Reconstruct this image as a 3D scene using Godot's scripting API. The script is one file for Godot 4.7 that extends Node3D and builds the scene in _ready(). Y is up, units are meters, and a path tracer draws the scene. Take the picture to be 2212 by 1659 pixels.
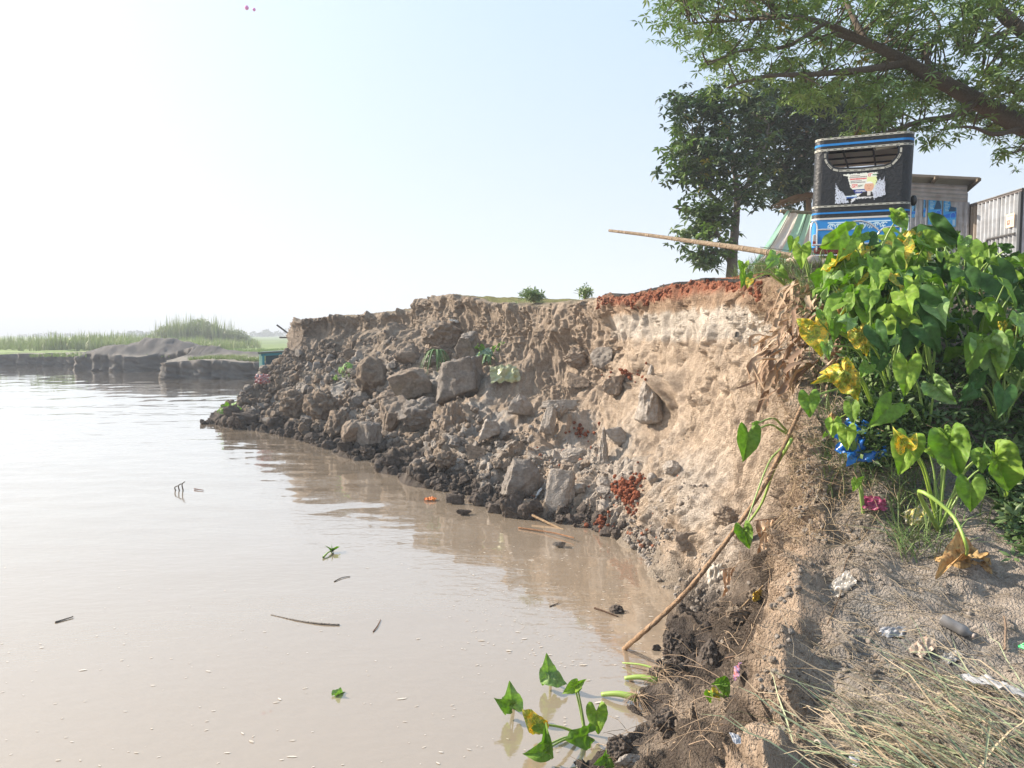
extends Node3D

# ---------------------------------------------------------------- camera numbers
const F := 1628.0          # focal length in units of a picture 2212 wide
const CX := 1106.0
const CY := 829.5
const PITCH := 0.0660      # camera looks down a little
const EYE := Vector3(0, 3.0, 0)

var rng := RandomNumberGenerator.new()
var used := {}
var cam_basis: Basis
var M := {}

# ---------------------------------------------------------------- mesh builder
class MB:
	var v := PackedVector3Array()
	var c := PackedColorArray()
	var uv := PackedVector2Array()
	var ix := PackedInt32Array()
	func pt(p: Vector3, col := Color.WHITE, t := Vector2.ZERO) -> int:
		v.append(p); c.append(col); uv.append(t)
		return v.size() - 1
	func tri(a: int, b: int, d: int) -> void:
		ix.append(a); ix.append(b); ix.append(d)
	func quad(a: Vector3, b: Vector3, d: Vector3, e: Vector3, col := Color.WHITE) -> void:
		# a b d e run clockwise when seen from the front
		var i := v.size()
		pt(a, col, Vector2(0, 1)); pt(b, col, Vector2(0, 0)); pt(d, col, Vector2(1, 0)); pt(e, col, Vector2(1, 1))
		ix.append_array([i, i + 1, i + 2, i, i + 2, i + 3])
	func flat_tri(a: Vector3, b: Vector3, d: Vector3, col := Color.WHITE) -> void:
		var i := v.size()
		pt(a, col); pt(b, col); pt(d, col)
		ix.append_array([i, i + 1, i + 2])
	func box(at: Vector3, s: Vector3, col := Color.WHITE, b := Basis.IDENTITY, ch := 0.0) -> void:
		var h := s * 0.5
		if ch <= 0.0: ch = minf(0.006, minf(h.x, minf(h.y, h.z)) * 0.3)
		# a chamfered box: six faces, twelve edge strips, eight corners
		var ax := [Vector3.RIGHT, Vector3.UP, Vector3.BACK]
		for k in 3:
			for sg in [-1.0, 1.0]:
				var n: Vector3 = ax[k] * sg
				var u: Vector3 = ax[(k + 1) % 3]
				var w: Vector3 = n.cross(u)
				var hu: float = absf(u.dot(h)) - ch
				var hw: float = absf(w.dot(h)) - ch
				var o: Vector3 = n * absf(n.dot(h))
				quad(at + b * (o - u * hu - w * hw), at + b * (o - u * hu + w * hw), at + b * (o + u * hu + w * hw), at + b * (o + u * hu - w * hw), col)
		for k in 3:
			var e: Vector3 = ax[k]
			var u2: Vector3 = ax[(k + 1) % 3]
			var w2: Vector3 = ax[(k + 2) % 3]
			var he := absf(e.dot(h)) - ch
			for su in [-1.0, 1.0]:
				for sw in [-1.0, 1.0]:
					var cu: Vector3 = u2 * su * absf(u2.dot(h))
					var cw: Vector3 = w2 * sw * absf(w2.dot(h))
					var p1: Vector3 = cu + cw - w2 * sw * ch
					var p2: Vector3 = cu + cw - u2 * su * ch
					if su * sw > 0:
						quad(at + b * (p1 - e * he), at + b * (p1 + e * he), at + b * (p2 + e * he), at + b * (p2 - e * he), col)
					else:
						quad(at + b * (p2 - e * he), at + b * (p2 + e * he), at + b * (p1 + e * he), at + b * (p1 - e * he), col)
	func tube(p: PackedVector3Array, r0: float, r1: float, n := 6, col := Color.WHITE, col2 := Color.WHITE, caps := true, wob := 0.0) -> void:
		var start := v.size()
		var m := p.size()
		var side := Vector3.UP
		for i in m:
			var t: Vector3 = (p[mini(i + 1, m - 1)] - p[maxi(i - 1, 0)]).normalized()
			if i == 0:
				side = t.cross(Vector3(0.31, 0.2, 0.93) if absf(t.y) > 0.8 else Vector3.UP).normalized()
			side = (side - t * side.dot(t)).normalized()
			var up := t.cross(side)
			var f := float(i) / (m - 1)
			var r := lerpf(r0, r1, f)
			for k in n:
				var a := TAU * k / n
				var rr := r * (1.0 + wob * sin(i * 2.1 + k * 3.7) )
				pt(p[i] + (side * cos(a) + up * sin(a)) * rr, col.lerp(col2, f), Vector2(float(k) / n, f))
		for i in m - 1:
			for k in n:
				var a := start + i * n + k
				var b := start + i * n + (k + 1) % n
				tri(a, b, a + n); tri(b, b + n, a + n)
		if caps:
			var c0 := pt(p[0], col); var c1 := pt(p[m - 1], col2)
			for k in n:
				tri(c0, start + (k + 1) % n, start + k)
				tri(c1, start + (m - 1) * n + k, start + (m - 1) * n + (k + 1) % n)
	func grid(nu: int, nv: int, start: int) -> void:
		# vertices start.. laid out row by row (nv rows of nu)
		for j in nv - 1:
			for i in nu - 1:
				var a := start + j * nu + i
				ix.append_array([a, a + nu, a + 1, a + 1, a + nu, a + nu + 1])
	func add(o: MB, t: Transform3D, tint := Color.WHITE) -> void:
		var s := v.size()
		for i in o.v.size():
			v.append(t * o.v[i]); c.append(o.c[i] * tint); uv.append(o.uv[i])
		for i in o.ix:
			ix.append(s + i)
	func flip() -> void:
		for k in range(0, ix.size(), 3):
			var t := ix[k]; ix[k] = ix[k + 1]; ix[k + 1] = t
	func mesh(flat := false) -> ArrayMesh:
		if flat:
			var v2 := PackedVector3Array(); var c2 := PackedColorArray(); var u2 := PackedVector2Array(); var i2 := PackedInt32Array()
			for k in ix.size():
				v2.append(v[ix[k]]); c2.append(c[ix[k]]); u2.append(uv[ix[k]]); i2.append(k)
			v = v2; c = c2; uv = u2; ix = i2
		var n := PackedVector3Array(); n.resize(v.size())
		for k in range(0, ix.size(), 3):
			var a := ix[k]; var b := ix[k + 1]; var d := ix[k + 2]
			var w := (v[d] - v[a]).cross(v[b] - v[a])
			n[a] += w; n[b] += w; n[d] += w
		for k in n.size():
			n[k] = n[k].normalized() if n[k].length_squared() > 1e-20 else Vector3.UP
		var arr := []
		arr.resize(Mesh.ARRAY_MAX)
		arr[Mesh.ARRAY_VERTEX] = v; arr[Mesh.ARRAY_NORMAL] = n; arr[Mesh.ARRAY_COLOR] = c; arr[Mesh.ARRAY_TEX_UV] = uv; arr[Mesh.ARRAY_INDEX] = ix
		var me := ArrayMesh.new()
		me.add_surface_from_arrays(Mesh.PRIMITIVE_TRIANGLES, arr)
		return me

# ---------------------------------------------------------------- naming
func numbered(n: String) -> String:
	if not used.has(n):
		used[n] = 0
		return n
	used[n] += 1
	return "%s_%03d" % [n, used[n]]

func tag(o: Node, label := "", category := "", group := "", kind := "") -> Node:
	if label: o.set_meta("label", label)
	if category: o.set_meta("category", category)
	if group: o.set_meta("group", group)
	if kind: o.set_meta("kind", kind)
	return o

func thing(called: String, label: String, category: String, at := Vector3.ZERO, turn := 0.0, group := "") -> Node3D:
	var o := Node3D.new()
	o.name = numbered(called)
	o.position = at
	o.rotation.y = turn
	add_child(o)
	tag(o, label, category, group)
	return o

func put(called: String, me: Mesh, m: Material, parent: Node = null) -> MeshInstance3D:
	var o := MeshInstance3D.new()
	o.mesh = me
	o.material_override = m
	if parent == null:
		o.name = numbered(called)
		add_child(o)
	else:
		var k := 0
		var nm := called
		while parent.has_node(nm):
			k += 1
			nm = "%s_%03d" % [called, k]
		o.name = nm
		parent.add_child(o)
	return o

func many(called: String, me: Mesh, m: Material, ts: Array, cols: Array, parent: Node = null) -> MultiMeshInstance3D:
	var mm := MultiMesh.new()
	mm.transform_format = MultiMesh.TRANSFORM_3D
	mm.use_colors = cols.size() > 0
	mm.mesh = me
	mm.instance_count = ts.size()
	for i in ts.size():
		mm.set_instance_transform(i, ts[i])
		if cols.size() > 0: mm.set_instance_color(i, cols[i])
	var o := MultiMeshInstance3D.new()
	o.multimesh = mm
	o.material_override = m
	if parent == null:
		o.name = numbered(called)
		add_child(o)
	else:
		o.name = called
		parent.add_child(o, true)
	o.set_meta("kind", "stuff")
	return o

# a short way to point at a thing by its label
func short_of(label: String, most: int) -> String:
	var w := label.split(",")[0].split(" ")
	var n := mini(most, w.size())
	while n > 2 and w[n - 1] in ["of", "a", "the", "in", "on", "with", "at", "and", "its", "above", "below", "by", "left", "right", "just", "to", "from", "over", "under", "beside", "behind", "among", "between", "an", "one", "dark", "big", "large", "upper", "lower", "two", "small", "sunlit", "brown", "grey", "black", "tilted", "pointed", "half", "deep", "left", "muddy", "sandy", "orange", "rooty", "long", "square", "bare", "blue", "dry", "red", "broken", "flat", "broad", "tall", "front", "far", "single", "down", "middle", "strip", "pale", "uprooted", "wet", "open", "near", "yellow", "green", "heart", "foot", "top", "edge", "white", "shallow", "face", "curled", "bright", "magenta", "hooked", "short", "thin", "low", "tiny", "round", "upright", "crumbly", "steep", "young", "fibrous", "hollowed", "faced", "leaning", "smooth", "huge", "bushy", "tallest", "spotted", "drooping", "mottled", "ragged"]:
		n -= 1
	return " ".join(w.slice(0, n))

func beside(p: Vector3, marks: Array, most: int) -> String:
	var a := seen_at(p)
	var best := 1e9
	var say := ""
	for m in marks:
		var b: Vector3 = m[0]
		var d := Vector2(a.x - b.x, a.y - b.y)
		if d.length() < best:
			best = d.length()
			var how := ("right of" if d.x > 0 else "left of") if absf(d.x) > absf(d.y) else ("below" if d.y > 0 else "above")
			say = how + " the " + short_of(m[1], most)
	return say

# ---------------------------------------------------------------- places
func P(px: float, py: float, d: float) -> Vector3:
	return EYE + cam_basis * Vector3((px - CX) / F * d, (CY - py) / F * d, -d)

func on_y(px: float, py: float, y := 0.0) -> Vector3:
	var r := cam_basis * Vector3((px - CX) / F, (CY - py) / F, -1.0)
	return EYE + r * ((y - EYE.y) / r.y)

func seen_at(p: Vector3) -> Vector3:
	var q := cam_basis.inverse() * (p - EYE)
	return Vector3(CX - q.x / q.z * F, CY + q.y / q.z * F, -q.z)

func cr(a: Vector3, b: Vector3, c: Vector3, d: Vector3, t: float) -> Vector3:
	return 0.5 * (2.0 * b + (c - a) * t + (2.0 * a - 5.0 * b + 4.0 * c - d) * t * t + (3.0 * b - a - 3.0 * c + d) * t * t * t)

func curve(ctrl: Array, n: int) -> PackedVector3Array:
	var out := PackedVector3Array()
	var m := ctrl.size()
	for i in n:
		var f := float(i) / (n - 1) * (m - 1)
		var k := mini(int(f), m - 2)
		out.append(cr(ctrl[maxi(k - 1, 0)], ctrl[k], ctrl[k + 1], ctrl[mini(k + 2, m - 1)], f - k))
	return out

# ---------------------------------------------------------------- materials
func lin(r: float, g: float, b: float, a := 1.0) -> Color:
	var c := Color(r, g, b, a).linear_to_srgb()
	c.a = a
	return c

func noise_tex(freq: float, seed_: int, lo: Color, hi: Color, size := 512, octaves := 5, kind := FastNoiseLite.TYPE_SIMPLEX_SMOOTH) -> NoiseTexture2D:
	var n := FastNoiseLite.new()
	n.noise_type = kind
	n.seed = seed_
	n.frequency = freq
	n.fractal_octaves = octaves
	n.fractal_gain = 0.6
	var t := NoiseTexture2D.new()
	t.width = size
	t.height = size
	t.seamless = true
	t.noise = n
	var g := Gradient.new()
	g.set_color(0, lo)
	g.set_color(1, hi)
	t.color_ramp = g
	return t

func mat(col: Color, rough := 0.8, vc := false) -> StandardMaterial3D:
	var m := StandardMaterial3D.new()
	m.albedo_color = col
	m.roughness = rough
	m.vertex_color_use_as_albedo = vc
	m.cull_mode = BaseMaterial3D.CULL_DISABLED
	return m

func tri_tex(m: StandardMaterial3D, scale: float) -> StandardMaterial3D:
	m.uv1_triplanar = true
	m.uv1_world_triplanar = true
	m.uv1_scale = Vector3.ONE * scale
	return m

func leafy(col: Color, rough := 0.45, vc := true, back := 0.35, tint := Color(0.5, 0.75, 0.12)) -> StandardMaterial3D:
	var m := mat(col, rough, vc)
	m.backlight_enabled = true
	m.backlight = Color(tint.r * back, tint.g * back, tint.b * back).linear_to_srgb()
	return m

var bump_tex: NoiseTexture2D
var grain_tex: NoiseTexture2D

func make_materials() -> void:
	bump_tex = noise_tex(0.03, 5, Color.BLACK, Color.WHITE, 1024, 6)
	grain_tex = noise_tex(0.012, 9, Color(0.68, 0.66, 0.64), Color(1.0, 1.0, 1.0), 1024, 7)
	var soil := tri_tex(mat(Color.WHITE, 0.95, true), 1.4)
	soil.albedo_texture = grain_tex
	soil.heightmap_enabled = true
	soil.heightmap_texture = bump_tex
	soil.heightmap_scale = 4.5
	soil.metallic_specular = 0.25
	M.soil = soil
	var rock := tri_tex(mat(Color.WHITE, 0.93, true), 0.8)
	rock.albedo_texture = grain_tex
	rock.heightmap_enabled = true
	rock.heightmap_texture = bump_tex
	rock.heightmap_scale = 2.5
	rock.metallic_specular = 0.25
	M.rock = rock
	M.vc = mat(Color.WHITE, 0.85, true)
	M.vc_shiny = mat(Color.WHITE, 0.35, true)

# ---------------------------------------------------------------- the river bank
# Cross-sections of the bank from the near end (behind the viewer) round to the far headland; each runs from under the water
# up to the plateau: (x, height, distance ahead).
func bank_sections() -> Array:
	var s := []
	s.append([[-4.0, -0.8, -4.0], [-2.9, 0.0, -4.0], [-2.6, 0.2, -4.0], [-2.3, 0.5, -4.0], [-2.1, 0.8, -4.0], [-1.9, 1.0, -4.0], [-1.8, 1.1, -4.0], [-1.6, 1.2, -4.1], [-0.8, 1.3, -4.2], [6.0, 1.6, -8.0]])
	s.append([[-2.0, -0.7, 1.7], [-1.3, 0.0, 1.5], [-1.1, 0.2, 1.45], [-0.95, 0.45, 1.4], [-0.85, 0.7, 1.35], [-0.8, 0.9, 1.3], [-0.7, 1.05, 1.3], [-0.55, 1.15, 1.2], [0.1, 1.25, 0.6], [5.0, 1.6, -4.0]])
	s.append([[-0.5, -0.6, 3.9], [0.05, 0.0, 3.7], [0.3, 0.12, 3.5], [0.5, 0.35, 3.3], [0.68, 0.65, 3.1], [0.78, 0.88, 3.0], [0.88, 1.03, 2.9], [1.0, 1.12, 2.75], [1.7, 1.2, 2.4], [9.0, 1.9, 0.5]])
	s.append([[-0.1, -0.5, 5.6], [0.52, 0.0, 5.2], [0.85, 0.22, 5.0], [1.08, 0.42, 4.85], [1.2, 0.68, 4.55], [1.32, 0.9, 4.35], [1.44, 1.06, 4.2], [1.6, 1.17, 4.0], [2.4, 1.3, 3.75], [10.0, 2.2, 3.0]])
	s.append([[0.5, -0.4, 6.7], [1.10, 0.0, 6.28], [1.45, 0.18, 6.2], [1.7, 0.36, 6.1], [1.9, 0.6, 6.0], [2.0, 0.95, 5.85], [2.1, 1.3, 5.65], [2.27, 1.56, 5.4], [3.05, 1.74, 5.25], [11.0, 2.7, 5.2]])
	s.append([[1.1, -0.4, 7.8], [1.66, 0.0, 7.42], [2.1, 0.22, 7.6], [2.28, 0.65, 7.37], [2.4, 1.1, 7.06], [2.46, 1.6, 6.75], [2.46, 2.05, 6.5], [2.52, 2.38, 6.25], [3.25, 2.6, 6.2], [11.0, 3.4, 7.0]])
	s.append([[1.0, -0.5, 9.0], [1.80, 0.0, 8.6], [2.22, 0.38, 8.8], [2.42, 0.9, 8.65], [2.66, 1.35, 8.65], [3.0, 2.05, 8.65], [3.08, 2.9, 8.6], [3.12, 3.5, 8.6], [3.95, 3.72, 8.7], [30.0, 4.0, 17.0]])
	s.append([[0.7, -0.5, 10.9], [1.57, 0.0, 10.9], [1.75, 0.3, 11.0], [2.05, 0.8, 10.75], [2.5, 1.4, 10.95], [2.8, 2.2, 11.0], [3.0, 3.15, 11.1], [3.14, 3.83, 11.2], [4.1, 3.88, 11.4], [31.0, 4.0, 20.0]])
	s.append([[-0.6, -0.5, 12.0], [0.18, 0.0, 12.27], [0.5, 0.3, 12.9], [0.98, 0.75, 13.6], [1.72, 1.5, 15.2], [2.05, 2.25, 15.6], [2.15, 3.1, 15.8], [2.26, 3.8, 16.0], [3.2, 3.86, 16.6], [29.0, 4.0, 27.0]])
	s.append([[-1.9, -0.5, 13.4], [-1.07, 0.0, 13.84], [-0.8, 0.32, 14.7], [-0.48, 0.8, 15.2], [0.26, 1.5, 17.3], [0.62, 2.55, 18.1], [0.75, 3.26, 18.4], [0.87, 3.76, 18.8], [1.8, 3.84, 19.3], [28.0, 3.95, 30.0]])
	s.append([[-3.7, -0.5, 16.0], [-2.8, 0.0, 16.4], [-2.55, 0.42, 17.8], [-2.1, 1.15, 19.0], [-1.25, 2.15, 20.3], [-0.72, 2.9, 20.6], [-0.48, 3.4, 20.8], [-0.34, 3.84, 21.1], [0.6, 3.86, 21.6], [26.0, 3.9, 33.0]])
	s.append([[-5.8, -0.5, 19.4], [-4.9, 0.0, 19.7], [-4.75, 0.6, 21.6], [-4.2, 1.5, 22.5], [-3.48, 2.32, 23.0], [-2.95, 3.03, 23.3], [-2.56, 3.8, 23.6], [-2.25, 4.26, 24.0], [-0.9, 4.2, 24.6], [24.0, 3.85, 36.0]])
	s.append([[-7.9, -0.5, 22.0], [-6.96, 0.0, 22.4], [-6.95, 0.6, 24.3], [-6.2, 1.5, 25.0], [-4.95, 2.4, 25.5], [-4.2, 3.1, 25.8], [-3.77, 3.5, 26.0], [-3.65, 3.8, 26.3], [-2.7, 3.95, 26.9], [20.0, 3.8, 40.0]])
	s.append([[-9.4, -0.5, 23.2], [-8.5, 0.0, 23.7], [-8.6, 0.6, 26.0], [-7.65, 1.7, 26.8], [-6.8, 2.53, 27.3], [-6.5, 3.03, 27.6], [-6.35, 3.4, 27.8], [-6.28, 3.69, 28.0], [-5.3, 3.7, 28.8], [17.0, 3.7, 46.0]])
	s.append([[-10.9, -0.5, 24.4], [-9.8, 0.0, 24.9], [-9.55, 0.45, 25.8], [-9.0, 1.35, 27.4], [-8.36, 2.0, 28.0], [-8.28, 2.69, 28.4], [-8.24, 3.2, 28.7], [-8.1, 3.55, 29.0], [-7.1, 3.6, 29.8], [14.0, 3.6, 54.0]])
	s.append([[-11.6, -0.5, 26.6], [-10.4, 0.0, 26.8], [-10.0, 0.4, 27.6], [-9.5, 1.1, 29.2], [-9.0, 1.9, 30.6], [-8.85, 2.6, 31.2], [-8.7, 3.1, 31.7], [-8.4, 3.45, 32.2], [-7.0, 3.5, 33.0], [12.0, 3.5, 60.0]])
	s.append([[-10.6, -0.6, 42.0], [-9.4, 0.0, 42.0], [-8.9, 0.3, 42.0], [-8.4, 0.9, 42.0], [-7.8, 1.8, 42.0], [-7.5, 2.6, 42.0], [-7.2, 3.0, 42.0], [-6.8, 3.3, 42.0], [-5.0, 3.3, 43.0], [12.0, 3.3, 75.0]])
	s.append([[-9.0, -0.6, 95.0], [-8.0, 0.0, 95.0], [-7.5, 0.3, 95.0], [-7.0, 0.8, 95.0], [-6.0, 1.6, 95.0], [-5.0, 2.2, 95.0], [-4.5, 2.5, 95.0], [-4.0, 2.6, 95.0], [-2.0, 2.6, 95.0], [20.0, 2.6, 110.0]])
	return s

const SUB_U := [8, 16, 44, 80, 90, 100, 110, 130, 100, 100, 100, 80, 70, 60, 26, 8, 5]
const SUB_V := [5, 46, 46, 48, 46, 44, 40, 34, 80]
var bank_nu := 0
var bank_nv := 0
var bank_p := PackedVector3Array()
var bank_n := PackedVector3Array()
var bank_s := PackedFloat32Array()      # which cross-section, per column
var bank_r := PackedFloat32Array()      # which point of it, per row
var zbuf := {}
const ZC := 5.0

func sstep(a: float, b: float, x: float) -> float:
	var t := clampf((x - a) / (b - a), 0.0, 1.0)
	return t * t * (3.0 - 2.0 * t)

func fnl(kind: int, freq: float, oct: int, seed_: int) -> FastNoiseLite:
	var n := FastNoiseLite.new()
	n.noise_type = kind
	n.frequency = freq
	n.seed = seed_
	n.fractal_type = FastNoiseLite.FRACTAL_FBM if oct > 1 else FastNoiseLite.FRACTAL_NONE
	n.fractal_octaves = oct
	return n

# hollows and bulges of the face: picture place, distance, radius, height
const LUMPS := [
	[1445, 835, 12.4, 0.30, -0.55], [1400, 800, 12.6, 0.2, 0.2], [1230, 800, 17.3, 0.9, 0.35], [1390, 900, 12.2, 0.45, 0.35],
	[1170, 800, 18.0, 0.8, 0.55], [1300, 690, 16.2, 0.35, -0.18], [1220, 690, 18.2, 0.3, -0.2], [700, 780, 26.5, 1.1, 0.45],
	[560, 850, 26.5, 1.1, 0.35], [850, 730, 25.0, 0.9, -0.5], [960, 740, 21.5, 0.9, 0.5], [1560, 1040, 8.9, 0.4, 0.12],
	[1250, 950, 14.5, 0.7, 0.25], [1040, 880, 16.5, 0.8, 0.35], [900, 930, 18.3, 0.7, 0.3], [1610, 1110, 7.9, 0.25, 0.12],
	[1560, 1500, 5.6, 0.28, 0.20], [1500, 1580, 5.35, 0.22, 0.14], [1680, 1410, 5.9, 0.22, -0.2], [1700, 1620, 4.0, 0.3, -0.25],
	[1740, 830, 7.1, 0.4, -0.25], [1000, 880, 17.0, 0.5, 0.2], [760, 870, 21.5, 0.7, 0.25], [480, 890, 25.5, 0.5, 0.15]]

func make_bank() -> void:
	var sec := bank_sections()
	var ns := sec.size()
	for i in ns:
		for k in 10:
			var q: Array = sec[i][k]
			sec[i][k] = Vector3(q[0], q[1], -q[2])
	for i in range(8, 15):
		# the upper wall stands almost upright
		for k in [[5, 0.62], [6, 0.72]]:
			var w: Vector3 = sec[i][k[0]]
			var top: Vector3 = sec[i][7]
			sec[i][k[0]] = Vector3(lerpf(w.x, top.x, k[1]), w.y, lerpf(w.z, top.z, k[1]))
	for i in ns - 1:
		for k in SUB_U[i]:
			bank_s.append(i + float(k) / float(SUB_U[i]))
	bank_s.append(ns - 1.0)
	for i in 9:
		for k in SUB_V[i]:
			var f: float = float(k) / float(SUB_V[i])
			bank_r.append(i + (pow(f, 1.8) if i == 8 else f))
	bank_r.append(9.0)
	bank_nu = bank_s.size()
	bank_nv = bank_r.size()
	var nu := bank_nu
	var nv := bank_nv
	var base := PackedVector3Array()
	base.resize(nu * nv)
	var along := PackedFloat32Array()
	along.resize(nu)
	var colp := []
	colp.resize(10)
	var before := Vector3.ZERO
	for i in nu:
		var s := bank_s[i]
		var a := mini(int(s), ns - 2)
		var t := s - a
		for k in 10:
			colp[k] = cr(sec[maxi(a - 1, 0)][k], sec[a][k], sec[a + 1][k], sec[mini(a + 2, ns - 1)][k], t)
		along[i] = 0.0 if i == 0 else along[i - 1] + (colp[4] - before).length()
		before = colp[4]
		for j in nv:
			var r := bank_r[j]
			var b := mini(int(r), 8)
			var p1: Vector3 = colp[b]
			var p2: Vector3 = colp[b + 1]
			var cub := cr(colp[maxi(b - 1, 0)], p1, p2, colp[mini(b + 2, 9)], r - b)
			base[j * nu + i] = cub.lerp(p1.lerp(p2, r - b), 0.45 if b < 7 else 0.8)
	var n_big := fnl(FastNoiseLite.TYPE_SIMPLEX_SMOOTH, 0.55, 2, 3)
	var n_groove := fnl(FastNoiseLite.TYPE_SIMPLEX_SMOOTH, 1.0, 3, 11)
	var n_fine := fnl(FastNoiseLite.TYPE_SIMPLEX_SMOOTH, 5.0, 3, 17)
	var n_mid := fnl(FastNoiseLite.TYPE_SIMPLEX_SMOOTH, 1.7, 3, 37)
	var c1 := fnl(FastNoiseLite.TYPE_CELLULAR, 0.9, 1, 21)
	var c2 := fnl(FastNoiseLite.TYPE_CELLULAR, 2.3, 1, 22)
	var c3 := fnl(FastNoiseLite.TYPE_CELLULAR, 5.5, 1, 23)
	var cv := fnl(FastNoiseLite.TYPE_CELLULAR, 1.5, 1, 24)
	for c in [c1, c2, c3]:
		c.cellular_return_type = FastNoiseLite.RETURN_DISTANCE
		c.cellular_jitter = 1.0
	cv.cellular_return_type = FastNoiseLite.RETURN_CELL_VALUE
	var ck := fnl(FastNoiseLite.TYPE_CELLULAR, 1.0, 1, 61)
	ck.cellular_return_type = FastNoiseLite.RETURN_DISTANCE2_SUB
	var n_col := fnl(FastNoiseLite.TYPE_SIMPLEX_SMOOTH, 0.9, 4, 41)
	var n_layer := fnl(FastNoiseLite.TYPE_SIMPLEX_SMOOTH, 2.2, 3, 43)
	var lumps := []
	for l in LUMPS:
		lumps.append([P(l[0], l[1], l[2]), float(l[3]), float(l[4])])
	bank_p.resize(nu * nv)
	var col := PackedColorArray()
	col.resize(nu * nv)
	for j in nv:
		var r := bank_r[j]
		var cliff := sstep(3.4, 4.3, r) * (1.0 - sstep(6.85, 7.1, r))
		var talus := sstep(0.5, 1.2, r) * (1.0 - sstep(3.5, 4.2, r))
		var flat := sstep(6.85, 7.15, r)
		for i in nu:
			var k := j * nu + i
			var p := base[k]
			var iu := mini(i + 1, nu - 1); var il := maxi(i - 1, 0)
			var ju := mini(j + 1, nv - 1); var jl := maxi(j - 1, 0)
			var n := (base[j * nu + iu] - base[j * nu + il]).cross(base[ju * nu + i] - base[jl * nu + i]).normalized()
			var s := bank_s[i]
			var near := 1.0 - sstep(4.4, 6.0, s)         # the low muddy shore by the viewer
			var gentle := sstep(5.0, 6.0, s) * (1.0 - sstep(7.6, 8.4, s))  # the smooth sandy face under the road
			var L := along[i]
			var h := n_big.get_noise_3dv(p) * (0.24 * (1.0 - flat) * (1.0 - 0.6 * near) * (1.0 - 0.5 * gentle) + 0.05)
			var crumb := n_fine.get_noise_3dv(p)
			var midn := n_mid.get_noise_3dv(p)
			var gv := n_groove.get_noise_2d(L * 2.6 + midn * 0.35, p.y * 0.55)
			if cliff > 0.0:
				var ridge := 1.0 - absf(gv) * 2.0
				h += cliff * (ridge * 0.085 + n_groove.get_noise_2d(L * 8.0, p.y * 1.3 + 40.0) * 0.05 + n_groove.get_noise_2d(L * 22.0, p.y * 3.0) * 0.014 + crumb * 0.018 + midn * 0.04)
				var crk := 1.0 - sstep(-1.0, -0.90, ck.get_noise_2d(L * 0.85 + midn * 0.5, p.y * 0.5 + midn * 0.3))
				h -= cliff * crk * (0.11 - 0.02 * gentle)
				h += cliff * (1.0 - 0.6 * gentle) * cv.get_noise_3dv(Vector3(p.x, p.y * 0.6, p.z) + n * crumb * 0.2) * 0.045
				# a ledge here and there, and the hollow under the lip
				h -= cliff * 0.10 * sstep(5.4, 6.6, r) * (1.0 - gentle * 0.6)
			if talus > 0.0:
				var b1 := -c1.get_noise_3dv(p)
				var b2 := -c2.get_noise_3dv(p)
				var b3 := -c3.get_noise_3dv(p)
				var amt := talus * (1.0 - 0.5 * near) * (1.0 - 0.68 * gentle)
				h += amt * ((b1 - 0.5) * 0.40 + (b2 - 0.5) * 0.22 + (b3 - 0.5) * 0.10 + cv.get_noise_3dv(p + n * crumb * 0.1) * 0.085)
				h += talus * (crumb * 0.045 + midn * 0.09)
				h -= talus * (1.0 - gentle * 0.6) * 0.07 * (1.0 - sstep(-1.0, -0.88, ck.get_noise_3dv(p * 1.5 + Vector3.ONE * crumb * 0.1)))
				h += talus * gentle * ((1.0 - absf(gv) * 2.0) * 0.075 + n_groove.get_noise_2d(L * 7.0, p.y * 1.5 + 40.0) * 0.04)
			if flat > 0.0:
				h += flat * (crumb * 0.028 + midn * 0.05 * (1.0 + near) - near * 0.05 * c2.get_noise_3dv(p) - near * 0.02 * c3.get_noise_3dv(p))
			if near > 0.0:
				h += near * sstep(5.2, 6.4, r) * (1.0 - sstep(7.2, 8.0, r)) * (midn * 0.09 + n_big.get_noise_3dv(p * 2.0) * 0.08)
			if r < 1.0:
				h *= 0.5
			for l in lumps:
				var c: Vector3 = l[0]
				var d2 := p.distance_squared_to(c)
				var rad: float = l[1]
				if d2 < rad * rad * 4.0:
					h += float(l[2]) * exp(-d2 / (rad * rad) * 1.6)
			# broken lip: bites out of the edge
			var q := p + n * h
			if cliff > 0.0 and r > 6.2 and s > 5.5:
				q -= Vector3(n.x, 0, n.z) * (0.04 + 0.08 * n_layer.get_noise_2d(L * 0.7, 3.0)) * sstep(6.2, 6.9, r)
			bank_p[k] = q
			# ---- what the earth is made of, by layer and place
			var cn := n_col.get_noise_3dv(q)
			var fn := n_layer.get_noise_2d(L * 1.4, q.y * 0.8)
			var grey := Color(0.345, 0.28, 0.215)
			var tan_ := Color(0.47, 0.365, 0.27)
			var pale := Color(0.60, 0.53, 0.445)
			var far_dark := sstep(9.6, 12.2, s)
			var e := tan_.lerp(grey, clampf(sstep(7.9, 9.2, s) * 0.55 + far_dark * 0.45 + cn * 0.35, 0.0, 1.0))
			e = e.lerp(Color(0.21, 0.175, 0.145), sstep(12.5, 14.2, s) * 0.5)
			# dry grey sand that has run down the heap
			e = e.lerp(Color(0.40, 0.37, 0.33), talus * sstep(0.05, 0.4, cn + 0.15 * sstep(6.5, 8.0, s)) * 0.8)
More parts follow.
